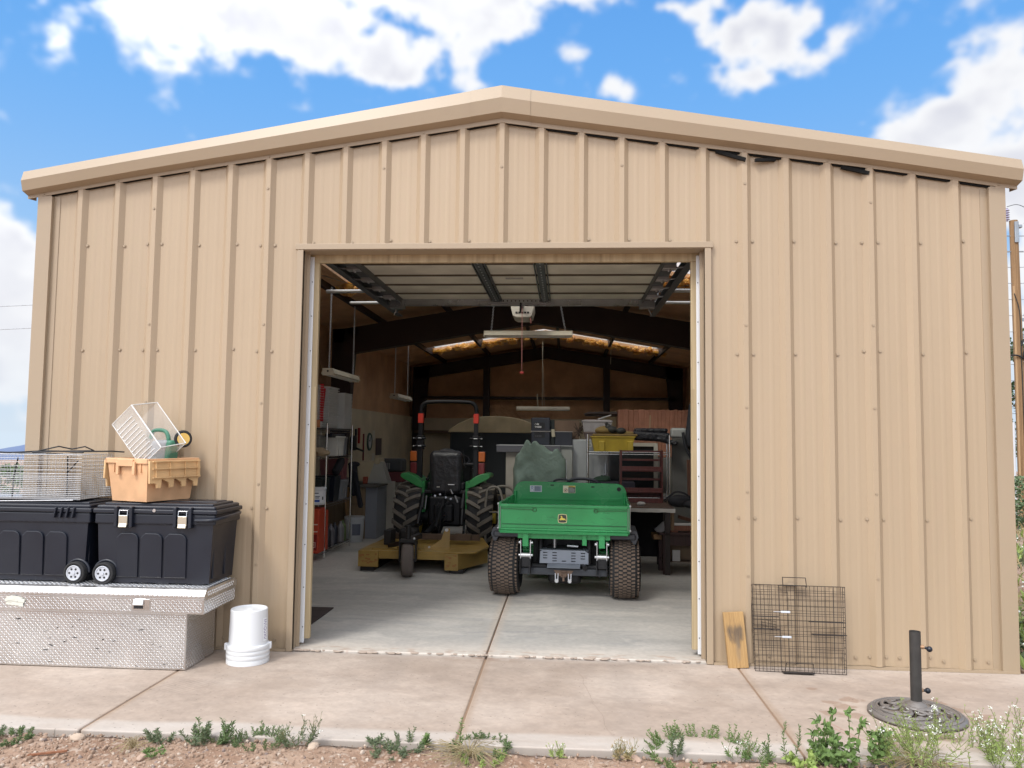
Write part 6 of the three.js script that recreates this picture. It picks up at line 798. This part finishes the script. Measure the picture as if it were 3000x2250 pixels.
single('hanging_calendar', 'dark picture calendar hanging on the left liner wall', 'calendar', rbox(0.012, 0.36, 0.5, 0.004, 0, 0, 0), M(0.085, 0.06, 0.06, 0.7, 0, { map: rep(T_mottle, 3, 3) }), [-3.488, 1.39, -10.75]);
single('red_level', 'red spirit level hanging on the left liner wall', 'spirit level', rbox(0.03, 0.30, 0.08, 0.004, 0, 0, 0), M(0.32, 0.02, 0.015, 0.5), [-3.48, 1.62, -9.1]);
single('long_red_tool', 'thin dark red bar hanging between the level and clock', 'bar', [rbox(0.025, 0.62, 0.035, 0.004, 0, 0, 0)], M(0.16, 0.015, 0.012, 0.5), [-3.48, 1.35, -9.45]);
single('black_wall_tools', 'dark hand tools hung on the wall just beyond the shelving', 'tools', [rbox(0.05, 0.28, 0.3, 0.03, 0, 0, 0), rbox(0.04, 0.14, 0.06, 0.02, 0.01, 0.2, -0.1), rod([0.03, -0.1, -0.1], [0.03, -0.16, -0.6], 0.02)], blackMt, [-3.46, 1.48, -8.65]);
single('paper_sheet', 'pale paper sheets pinned beside the clock', 'paper', [b2(0, 0.004, -0.5, -0.22, -0.12, 0.12), b2(0, 0.004, 0.05, 0.25, -0.1, 0.1)], M(0.5, 0.47, 0.40, 0.8), [-3.492, 1.48, -10.3]);
single('floor_mat', 'dark brown rubber mat on the floor inside the left jamb', 'mat', [rb2(-0.29, 0.29, 0, 0.012, -0.46, 0.46, 0.005)], M(0.05, 0.035, 0.032, 0.9, 0, { map: rep(T_mottle, 4, 4) }), [-1.925, 0.015, -0.93]);
// ---------- inside: back and right ----------
{ // domed trailer at the back
  const t = thing('domed_tank', 'large dark tank body with tan domed top at the back', 'tank', [-1.12, 0.014, -11.4]);
  part('body', [rb2(-0.93, 0.98, 0.35, 1.74, -1.6, 0.0, 0.05)], M(0.012, 0.016, 0.02, 0.7), t);
  const ds = new THREE.Shape(); ds.moveTo(-0.95, 1.72); ds.lineTo(1.0, 1.72); ds.bezierCurveTo(0.95, 1.95, 0.55, 2.05, 0.02, 2.05); ds.bezierCurveTo(-0.4, 2.05, -0.75, 1.93, -0.95, 1.72); part('dome', move(new THREE.ExtrudeGeometry(ds, { depth: 1.6, bevelEnabled: true, bevelSize: 0.02, bevelThickness: 0.03, bevelSegments: 2, curveSegments: 24 }), 0, 0, -1.6), M(0.62, 0.50, 0.31, 0.7, 0, mott), t);
  part('support', [b2(-0.8, -0.7, 0, 0.36, -1.5, -0.1), b2(0.7, 0.8, 0, 0.36, -1.5, -0.1)], steelDark, t);
}
single('wall_shelf_board', 'dark wooden rail along the back wall left of the tank', 'board', rb2(-3.4, -2.1, 1.70, 1.78, -14.34, -14.2, 0.006), M(0.10, 0.06, 0.04, 0.8));
single('blue_tarp', 'folded dark green tarp heaped behind the tractor fender', 'tarp', [ball(0.3, 0, 0.5, 0, 1, 1.1, 0.8), ball(0.2, 0.25, 0.4, 0.1, 1, 1, 1)], M(0.02, 0.07, 0.045, 0.7, 0, { bumpMap: rep(T_wrink, 2, 2), bumpScale: 0.05 }), [-1.75, 0.3, -8.6]);
{ // bare steel stand between the vehicles
  single('pipe_stand', 'bare grey steel pipe stand between tractor and utility vehicle', 'stand', [tube([[-0.06, 0.014, 0], [-0.055, 0.8, 0], [-0.02, 0.92, 0], [0.1, 0.93, 0], [0.18, 0.75, 0.1], [0.22, 0.014, 0.15]], 0.018, 60, 8), tube([[0.0, 0.014, -0.2], [0.0, 0.8, -0.2], [0.06, 0.92, -0.2], [0.28, 0.9, -0.2], [0.3, 0.014, -0.2]], 0.016, 60, 8), rod([-0.05, 0.6, 0], [0.2, 0.6, 0.1], 0.012)], M(0.22, 0.20, 0.17, 0.6, 0.2), [-0.52, 0, -4.9]);
}
{ // draped cover
  const t = thing('draped_cover', 'grey-green canvas cover draped over boxy equipment behind the headboard', 'covered equipment', [0.165, 0.014, -4.45]);
  let g = new THREE.BoxGeometry(0.70, 1.50, 0.5, 36, 60, 20); g.deleteAttribute('normal'); g.deleteAttribute('uv'); g = mergeVertices(g); { const p = g.attributes.position; for (let i = 0; i < p.count; i++) { const a = Math.abs(p.getX(i) / 0.35), b = Math.abs(p.getZ(i) / 0.25), k = Math.max(a, b) > 0.01 ? Math.max(a, b) / Math.pow(a ** 7 + b ** 7, 1 / 7) : 1; p.setX(i, p.getX(i) * k); p.setZ(i, p.getZ(i) * k); } } const p = g.attributes.position;
  for (let i = 0; i < p.count; i++) { let x = p.getX(i), y = p.getY(i) + 0.75, z = p.getZ(i); const u = x / 0.35, w = y / 1.5; let topH = 1.53 - 0.02 * sst(-0.5, -0.05, u) - 0.09 * sst(-0.05, 0.4, u) + 0.04 * sst(0.5, 0.62, u) * sst(0.8, 0.65, u) - 0.09 * sst(0.72, 1.0, u) - 0.13 * sst(0.5, 0.85, -u) - 0.05 * sst(0.85, 1, -u) + 0.045 * sst(0.13, 0, Math.abs(u + 0.5)) + 0.045 * sst(0.13, 0, Math.abs(u + 0.22)) - 0.02 * sst(0.07, 0, Math.abs(u + 0.37)); y = y * topH / 1.5; const fl = 1 + 0.06 * (1 - w); const fold = Math.sin(x * 14 + y * 5 + 2 * fbm3(x * 3, y * 3, 1, 3)) * 0.012 + (fbm3(x * 4, y * 2.8, z * 4 + 3, 2) - 0.5) * 0.10 + Math.abs(fbm3(x * 3 + 7, y * 3, 9, 2) - 0.5) * 0.12; const rnd = 1 - 0.05 * Math.pow(w, 6) * (0.4 + Math.abs(u)); p.setXYZ(i, x * fl * rnd + fold * 0.5, y, z * fl + Math.sign(z) * fold); }
  g.computeVertexNormals(); part('cover', g, M(0.27, 0.36, 0.295, 0.85, 0, { bumpMap: rep(T_wrink, 1.0, 1.0), bumpScale: 0.02, map: rep(T_mottle, 1, 1) }), t);
  part('pole', rod([0.355, 0.3, 0.2], [0.35, 1.32, 0.16], 0.006), zinc, t);
  printed('black_lettering', 0.17, 0.035, decal(256, 52, (c, w, h) => { c.fillStyle = '#5d7465'; c.fillRect(0, 0, w, h); c.fillStyle = '#14181a'; c.font = 'bold 46px sans-serif'; c.fillText('ETB', 2, 42); c.fillRect(130, 18, 22, 24); c.fillRect(160, 20, 20, 22); c.fillRect(192, 26, 30, 16); }), t, -0.04, 1.005, 0.335, -0.05);
}
{ const t = thing('white_cabinet', 'cream cabinet with grey overhanging top behind the draped cover', 'cabinet', [0.135, 0.014, -5.5]); part('carcass', [rb2(-0.47, 0.47, 0, 1.42, -0.3, 0.3, 0.008)], M(0.42, 0.39, 0.33, 0.5, 0, mott), t); part('upper_panel', rb2(-0.10, 0.465, 1.0, 1.50, 0.30, 0.33, 0.006), M(0.30, 0.31, 0.29, 0.5), t); part('top_shelf', [rb2(-0.60, 0.3, 1.40, 1.49, -0.3, 0.36, 0.006)], M(0.10, 0.10, 0.115, 0.5), t); part('top_edge', b2(-0.60, 0.47, 1.49, 1.50, -0.3, 0.365), M(0.4, 0.41, 0.42, 0.4), t); }
{ const t = thing('crate_stack', 'two stacked black crates with white print on the cabinet', 'crates', [0.155, 1.515, -5.4]); for (const y of [0, 0.2]) part('crate', [rb2(-0.14, 0.13, y, y + 0.19, -0.15, 0.15, 0.012), b2(-0.145, 0.135, y + 0.005, y + 0.012, -0.155, 0.155)], blackPl, t); for (const [y, k] of [[0.275, 0], [0.145, 1]]) printed('white_print', 0.15, 0.085, decal(128, 72, (g, w, h) => { g.fillStyle = '#0b0c10'; g.fillRect(0, 0, w, h); g.fillStyle = k ? '#4a4b4e' : '#d8d8d8'; g.font = 'bold 30px sans-serif'; if (!k) g.fillText('/ 4k', 4, 28); g.fillText(k ? '1/XXX' : '11888', 4, 62); }), t, -0.02, y, 0.1515); part('strap', b2(-0.148, 0.138, 0.194, 0.2, -0.15, 0.153), M(0.45, 0.43, 0.42, 0.4), t); }
{ const t = thing('black_box', 'black box with pale edge strip right of the crates', 'box', [0.475, 1.515, -5.4]); part('box', rb2(-0.125, 0.125, 0, 0.19, -0.15, 0.15, 0.008), blackPl, t); part('edge', b2(-0.128, 0.128, 0.19, 0.197, -0.15, 0.153), M(0.42, 0.40, 0.38, 0.5), t); part('glove', rbox(0.05, 0.11, 0.03, 0.01, -0.145, 0.17, 0.16, 0, 0, 0.1), M(0.40, 0.36, 0.27, 0.8), t); part('tall_panel', b2(-0.19, -0.13, 0.0, 0.36, -0.05, 0.1), M(0.015, 0.02, 0.02, 0.6), t); }
single('cardboard_box', 'brown cardboard box behind the black box', 'cardboard box', rbox(0.36, 0.36, 0.3, 0.004, 0, 0.18, 0), M(0.24, 0.16, 0.11, 0.85, 0, mott), [0.52, 1.515, -5.75]);
{ const t = thing('refrigerator', 'grey-white upright refrigerator left of the chrome rack', 'refrigerator', [0.85, 0.014, -5.6]); part('cabinet', rb2(-0.26, 0.26, 0, 1.59, -0.3, 0.27, 0.015), M(0.30, 0.315, 0.32, 0.4), t); part('door', rb2(-0.258, 0.258, 0.05, 1.585, 0.275, 0.32, 0.015), M(0.33, 0.345, 0.35, 0.4), t); part('handle', rb2(0.2, 0.225, 0.9, 1.25, 0.32, 0.35, 0.008), galv, t); }
{ // chrome rack on the right
  const t = thing('chrome_rack', 'tall chrome wire rack holding a yellow bin, right of refrigerator', 'shelving', [1.38, 0.014, -4.75]);
  for (const x of [-0.58, 0.51]) for (const z of [-0.42, 0.0]) part('post', [cyl(0.0125, 0.0125, 1.66, x + (z < 0 ? 0.02 : 0), 0.83, z, 12), cyl(0.017, 0.015, 0.035, x + (z < 0 ? 0.02 : 0), 1.42, z, 12)], chrome, t);
  for (const y of [0.25, 0.85, 1.425]) { const g = []; for (const z of [-0.42, 0]) g.push(rod([-0.58, y, z], [0.51, y, z], 0.005), rod([-0.58, y - 0.03, z], [0.51, y - 0.03, z], 0.005)); for (let x = -0.56; x < 0.5; x += 0.035) g.push(rod([x, y, -0.42], [x, y, 0], 0.0025, 4)); part('shelf', g, chrome, t); }
}
{ const t = thing('yellow_bin', 'yellow plastic bin with curved front on the chrome rack', 'bin', [1.14, 1.445, -4.93]); const ym = M(0.50, 0.36, 0.03, 0.5, 0, mott); part('bin', [move(taper(0.50, 0.30, 0.58, 0.34, 0.20), 0, 0, 0), rb2(-0.19, -0.11, -0.0, 0.14, 0.15, 0.185, 0.01), rb2(0.19, 0.27, -0.0, 0.14, 0.15, 0.185, 0.01), rb2(-0.30, 0.30, 0.19, 0.205, -0.18, 0.18, 0.004)], ym, t); part('hook', put(new THREE.TorusGeometry(0.025, 0.006, 8, 16), -0.31, 0.08, 0.15), M(0.5, 0.48, 0.4, 0.4), t); }
single('burlap_cover', 'brown sagging cloth lying over the yellow bin', 'cloth', [rbox(0.60, 0.035, 0.36, 0.015, 0, 0, 0), ball(0.14, -0.1, 0.06, 0, 1.2, 0.5, 1), ball(0.1, 0.15, 0.02, 0.05, 1.4, 0.4, 1)], M(0.22, 0.15, 0.05, 0.9, 0, mott), [1.17, 1.665, -4.93]);
single('dark_gloves', 'dark rubber gloves heaped on the cloth over the yellow bin', 'gloves', [ball(0.06, -0.05, 0.05, 0.02, 1.2, 0.8, 1), ball(0.05, -0.1, 0.08, 0, 0.9, 1, 1), ball(0.055, 0.07, 0.035, 0.05, 1.2, 0.8, 1), rod([-0.1, 0.09, 0], [-0.13, 0.14, 0.02], 0.025)], M(0.028, 0.028, 0.025, 0.7), [1.18, 1.69, -4.85]);
single('black_bag_bundle', 'flattened black plastic bag bundle on the right of the rack', 'bag', [rbox(0.5, 0.13, 0.34, 0.05, 0, 0.06, 0, 0, 0, -0.05), rbox(0.44, 0.06, 0.3, 0.03, 0, 0.14, 0), rbox(0.3, 0.06, 0.3, 0.03, 0.2, 0.0, 0.03, 0, 0, -0.25)], M(0.012, 0.013, 0.018, 0.35, 0, { bumpMap: rep(T_wrink, 4, 4), bumpScale: 0.02 }), [1.66, 1.595, -4.95]);
tub('clear grey storage tub, upper of the two left of the pink rolls', 0.95, 1.715, -5.5, 0.44, 0.3, 0.135, M(0.33, 0.31, 0.31, 0.4)); tub('brownish storage tub under the clear grey tub', 0.95, 1.605, -5.5, 0.38, 0.28, 0.085, M(0.16, 0.12, 0.11, 0.5));
single('white_tray', 'white tray lying tilted on the clear grey tub', 'tray', rbox(0.2, 0.012, 0.2, 0.004, 0, 0, 0, 0, 0, 0.32), M(0.55, 0.55, 0.55, 0.5), [1.06, 1.925, -5.5]);
single('dry_wreath', 'dark dried bundle beside the storage tubs', 'dried bundle', (() => { const r = mulberry(3), o = []; for (let i = 0; i < 30; i++) o.push(rod([0, 0.1, 0], [(r() - 0.5) * 0.16, r() * 0.24, (r() - 0.5) * 0.14], 0.006, 4)); return o; })(), M(0.09, 0.065, 0.05, 0.9), [0.69, 1.605, -5.45]);
single('rusty_pan', 'wide dark pan resting behind the clear tub', 'pan', [cyl(0.32, 0.3, 0.03, 0, 0.015, 0, 30), cyl(0.25, 0.33, 0.03, 0, 0.045, 0, 30)], M(0.08, 0.055, 0.04, 0.7), [1.1, 1.96, -6.2]);
{ // pink insulation batts
  const pk = M(0.62, 0.29, 0.19, 0.95, 0, { bumpMap: rep(T_grit, 6, 6), bumpScale: 0.02, map: rep(T_mottle, 2, 2) });
  for (const [i, x, w] of [[0, 1.51, 0.46], [1, 1.92, 0.36], [2, 2.26, 0.32]]) { const t = thing('insulation_batt', ['leftmost pink insulation batt bundle stacked behind the rack', 'middle pink insulation batt bundle with a tie string', 'rightmost pink insulation batt bundle half behind the chair'][i], 'insulation', [x, 1.35, -6.0]); part('batt', Array.from({ length: 6 }, (_, k) => rbox(w / 6 + 0.008, 0.70 + 0.012 * Math.sin(k * 2.1 + i), 0.4, 0.022, -w / 2 + (k + 0.5) * w / 6, 0.35, 0.012 * Math.sin(k * 1.7))), pk, t); if (i === 1) part('string', rod([-0.18, 0.35, 0.21], [-0.175, 0.62, 0.21], 0.006), M(0.6, 0.5, 0.3, 0.8), t); }
  single('support_crate', 'grey tall cupboard standing under the pink batts', 'cupboard', rb2(1.3, 2.5, 0.014, 1.345, -6.3, -5.75, 0.01), M(0.16, 0.155, 0.14, 0.7, 0, mott));
}
single('tan_cushion', 'pale rounded tan cushion behind the clear tub', 'cushion', [ball(0.26, 0, 0.2, 0, 1, 1, 0.6, 24, 16)], M(0.44, 0.34, 0.20, 0.8), [1.30, 1.60, -6.9]);
{ // framed glass door leaning behind the rack
  const t = thing('leaning_window', 'white-framed dark window sash leaning behind the chrome rack', 'window', [1.35, 0.014, -5.38]); const fm = M(0.48, 0.45, 0.38, 0.5);
  part('frame', [b2(-0.50, -0.44, 0.3, 1.55, -0.03, 0.03), b2(0.40, 0.455, 0.3, 1.55, -0.03, 0.03), b2(-0.44, 0.40, 1.50, 1.55, -0.03, 0.03), b2(-0.44, 0.40, 0.3, 0.36, -0.03, 0.03)], fm, t); part('glass', b2(-0.44, 0.40, 0.36, 1.5, -0.01, 0.0), M(0.022, 0.027, 0.03, 0.12), t);
}
{ // upside-down office chair
  const t = thing('office_chair', 'black office chair stacked upside down on a grey board at right', 'chair', [2.30, 0.014, -4.8]); const bk = M(0.02, 0.022, 0.028, 0.7);
  part('backrest', [rbox(0.36, 0.62, 0.10, 0.05, 0.0, 1.78, 0, 0, 0, -0.12), rbox(0.30, 0.2, 0.12, 0.05, 0.03, 2.02, 0.0)], bk, t); part('seat', rbox(0.44, 0.10, 0.42, 0.045, 0.05, 1.52, -0.2), bk, t);
  part('arm', tube([[-0.24, 1.70, 0.1], [-0.20, 1.5, 0.1], [-0.08, 1.22, 0.1], [-0.13, 0.9, 0.1], [-0.20, 0.82, 0.1]], 0.02, 40, 8), bk, t); part('strap', tube([[-0.12, 0.82, 0.1], [-0.1, 0.6, 0.1], [0.0, 0.35, 0.1]], 0.009, 20, 6), bk, t);
  part('board', [rb2(-0.34, 0.3, 0.0, 1.66, -0.3, -0.26, 0.01)], M(0.15, 0.15, 0.14, 0.6, 0, mott), t); part('base', [rbox(0.22, 0.14, 0.1, 0.04, -0.27, 1.69, -0.1)], M(0.28, 0.29, 0.28, 0.5), t);
}
{ // red display shelf on the long table
  const tb = thing('long_table', 'dark brown table with torn white edging behind the utility vehicle', 'table', [1.32, 0.014, -3.95]);
  part('tabletop', rb2(-0.42, 0.47, 0.775, 0.80, -0.55, 0.38, 0.005), M(0.13, 0.085, 0.065, 0.6, 0, { map: rep(T_wood, 2, 2) }), tb); for (const [x, z] of [[-0.36, 0.3], [0.40, 0.3], [-0.36, -0.5], [0.40, -0.5]]) part('leg', b2(x - 0.03, x + 0.03, 0, 0.775, z - 0.03, z + 0.03), M(0.03, 0.022, 0.02, 0.7), tb); part('skirt', b2(-0.40, 0.44, 0.1, 0.74, -0.5, -0.46), M(0.012, 0.011, 0.013, 0.9), tb);
  { const rows = [[], []]; const r = mulberry(5); for (let i = 0; i <= 40; i++) { const x = -0.43 + i * 0.0228; rows[0].push([x, 0.785, 0.384]); rows[1].push([x, 0.735 + 0.012 * fbm3(x * 14, 3, 2, 3) - (i < 4 ? 0.02 : 0), 0.386 + 0.004 * Math.sin(i)]); } part('torn_edging', [quadSheet(rows), rbox(0.05, 0.06, 0.01, 0.003, -0.44, 0.77, 0.385, 0, 0, 0.6)], M(0.50, 0.48, 0.44, 0.8), tb); }
  const t = thing('display_shelf', 'dark red wooden shelf unit standing on the brown table', 'shelf unit', [1.47, 0.816, -4.25]);
  part('side_panel', [rb2(-0.27, -0.248, 0, 0.66, -0.16, 0.04, 0.003)], woodRed, t); part('side_panel', [rb2(0.248, 0.27, 0, 0.66, -0.16, 0.04, 0.003)], woodRed, t);
  for (const y of [0.0, 0.13, 0.40]) part('shelf', [rb2(-0.25, 0.25, y, y + 0.014, -0.16, 0.06, 0.003), rb2(-0.25, 0.25, y - 0.01 + (y ? 0 : 0.01), y + 0.055, 0.04, 0.055, 0.003)], woodRed, t); part('top_rail', [rb2(-0.25, 0.25, 0.635, 0.655, -0.02, 0.0, 0.003), rb2(-0.25, 0.25, 0.27, 0.30, -0.15, -0.13, 0.003), rb2(-0.25, 0.25, 0.52, 0.545, -0.15, -0.13, 0.003), b2(-0.25, 0.25, 0.055, 0.125, -0.155, -0.15)], woodRed, t);
  single('spray_can', 'white aerosol can standing at the corner of the vehicle box', 'aerosol can', lathe([[0, 0], [0.026, 0], [0.026, 0.1], [0.02, 0.112], [0.012, 0.115], [0.011, 0.135], [0.004, 0.145], [0, 0.145]], 18), M(0.50, 0.50, 0.47, 0.4), [1.09, 0.816, -3.62]);
  single('dust_mask', 'white cup-shaped dust mask lying on the brown table', 'mask', [ball(0.055, 0, 0.02, 0, 1, 0.5, 0.8)], M(0.4, 0.38, 0.35, 0.8), [1.42, 0.816, -3.75]);
  single('black_tool_bag', 'black crumpled bag and cable at the right table end', 'bag', [ball(0.14, 0, 0.08, 0, 1.1, 0.55, 0.8), ball(0.1, 0.12, 0.05, 0.1, 1, 0.5, 1), tube([[-0.2, 0.1, 0.1], [-0.05, 0.2, 0.12], [0.12, 0.12, 0.12], [0.18, -0.05, 0.1]], 0.012, 24, 6)], M(0.014, 0.014, 0.017, 0.8), [1.90, 0.79, -3.85]);
  single('blue_case', 'dark crate under the left side of chrome rack shelves', 'crate', [rb2(-0.3, 0.3, 0, 0.16, -0.15, 0.15, 0.01)], M(0.025, 0.022, 0.035, 0.6), [1.14, 0.88, -4.95]);
  single('green_cap', 'dark green cap with brown tool lying on dark crate', 'cap', [ball(0.1, 0, 0.02, 0, 1.2, 0.5, 1), rod([-0.02, 0.07, 0.02], [0.1, 0.05, 0.02], 0.018)], M(0.02, 0.05, 0.03, 0.8), [1.0, 1.04, -4.9]);
}
{ // small dark table near the right jamb with a project on it
  const t = thing('side_table', 'small dark wooden table beside the right door jamb', 'table', [1.98, 0.014, -3.95]); const dk = M(0.055, 0.022, 0.02, 0.5, 0, { map: rep(T_wood, 2, 2) });
  for (const [x, z] of [[-0.28, 0.27], [0.30, 0.27], [-0.30, -0.02], [0.30, -0.25]]) part('leg', rb2(x - 0.03, x + 0.03, 0, 0.47, z - 0.03, z + 0.03, 0.004), dk, t); part('tabletop', [rb2(-0.36, 0.40, 0.47, 0.495, -0.3, 0.33, 0.005), b2(-0.30, 0.34, 0.34, 0.47, 0.24, 0.26)], dk, t); part('lower_shelf', b2(-0.30, 0.33, 0.14, 0.155, -0.2, 0.25), M(0.11, 0.08, 0.055, 0.7), t);
  const f = thing('wooden_frame', 'reddish wooden frame piece with upright post on the small table', 'wood frame', [1.98, 0.51, -3.75]); part('upright', rb2(-0.21, -0.17, 0.0, 0.27, 0.0, 0.03, 0.003), M(0.30, 0.20, 0.12, 0.7, 0, { map: rep(T_wood, 3, 3) }), f); part('rail', [rb2(-0.17, 0.4, 0.015, 0.075, 0, 0.025, 0.003), rb2(-0.22, -0.13, -0.005, 0.02, -0.02, 0.05, 0.003)], M(0.24, 0.10, 0.06, 0.65, 0, { map: rep(T_wood, 3, 3) }), f); part('white_strip', rb2(-0.165, 0.4, 0.078, 0.105, -0.03, 0.02, 0.004), M(0.55, 0.53, 0.50, 0.7), f);
  single('white_cloth', 'crumpled white cloth draped at left end of the small table', 'cloth', [(() => { const rows = []; for (let j = 0; j <= 8; j++) { const row = []; for (let i = 0; i <= 10; i++) { const u = i / 10, w = j / 8; row.push([-0.38 + u * 0.24, 0.515 + 0.11 * Math.sin(u * 2.2) * (1 - w * 0.9) + 0.02 * fbm3(u * 5, w * 5, 2, 3) - (1 - u) * 0.02, -0.05 + w * 0.30 + 0.03 * Math.sin(u * 5)]); } rows.push(row); } return quadSheet(rows); })()], M(0.52, 0.51, 0.50, 0.85), [1.98, 0.0, -3.95]);
  single('wood_offcut', 'small block of bare wood sticking out left of small table', 'wood block', [rbox(0.1, 0.06, 0.28, 0.004, 0, 0, 0)], woodMid, [1.63, 0.43, -4.0]);
  single('cardboard_carton', 'open cardboard carton stored beneath the small table', 'carton', [rbox(0.5, 0.17, 0.34, 0.004, 0.04, 0.09, 0)], M(0.14, 0.10, 0.065, 0.85), [1.98, 0.17, -3.95]); single('white_paper_packet', 'white paper packet in front of the carton under the small table', 'packet', rbox(0.09, 0.13, 0.02, 0.003, 0, 0.065, 0), M(0.40, 0.40, 0.39, 0.7), [1.83, 0.17, -3.70]);
  single('upright_planks', 'brown planks standing against the wall at the right jamb', 'planks', [rbox(0.16, 0.62, 0.03, 0.003, 0, 0.6, 0, 0, 0, 0.02), rbox(0.3, 0.04, 0.12, 0.003, -0.06, 0.15, 0.1, 0, 0, -0.25)], M(0.17, 0.08, 0.05, 0.7, 0, { map: rep(T_wood, 2, 2) }), [2.15, 0.45, -4.4]);
}
const GROUPS = [[/^weed(_\d+)?$/, 'weeds growing along the apron edge'], [/^dry_grass/, 'dry grass clumps on the dirt strip'], [/^stone/, 'loose stones on the dirt strip'], [/^storage_chest/, 'black chests on the truck toolbox'], [/^shop_light/, 'shop lights hung under the roof'], [/^storage_tub/, 'storage tubs on the indoor shelves'], [/^nested_bins/, 'stacks on top of the left shelving'], [/^plastic_bottle/, 'bottles on the bottom shelf'], [/^insulation_batt/, 'pink insulation batts behind the rack'], [/^overhead_wire/, 'overhead wires at left'], [/^shrub/, 'shrubs around the building']];
for (const o of scene.children) for (const [k, g] of GROUPS) if (k.test(o.name) && o.userData.category) o.userData.group = g;
scene.traverse((o) => { if (o.isMesh && !o.isInstancedMesh && !o.geometry.attributes.uv) planar(o.geometry); });
renderer.render(scene, camera);
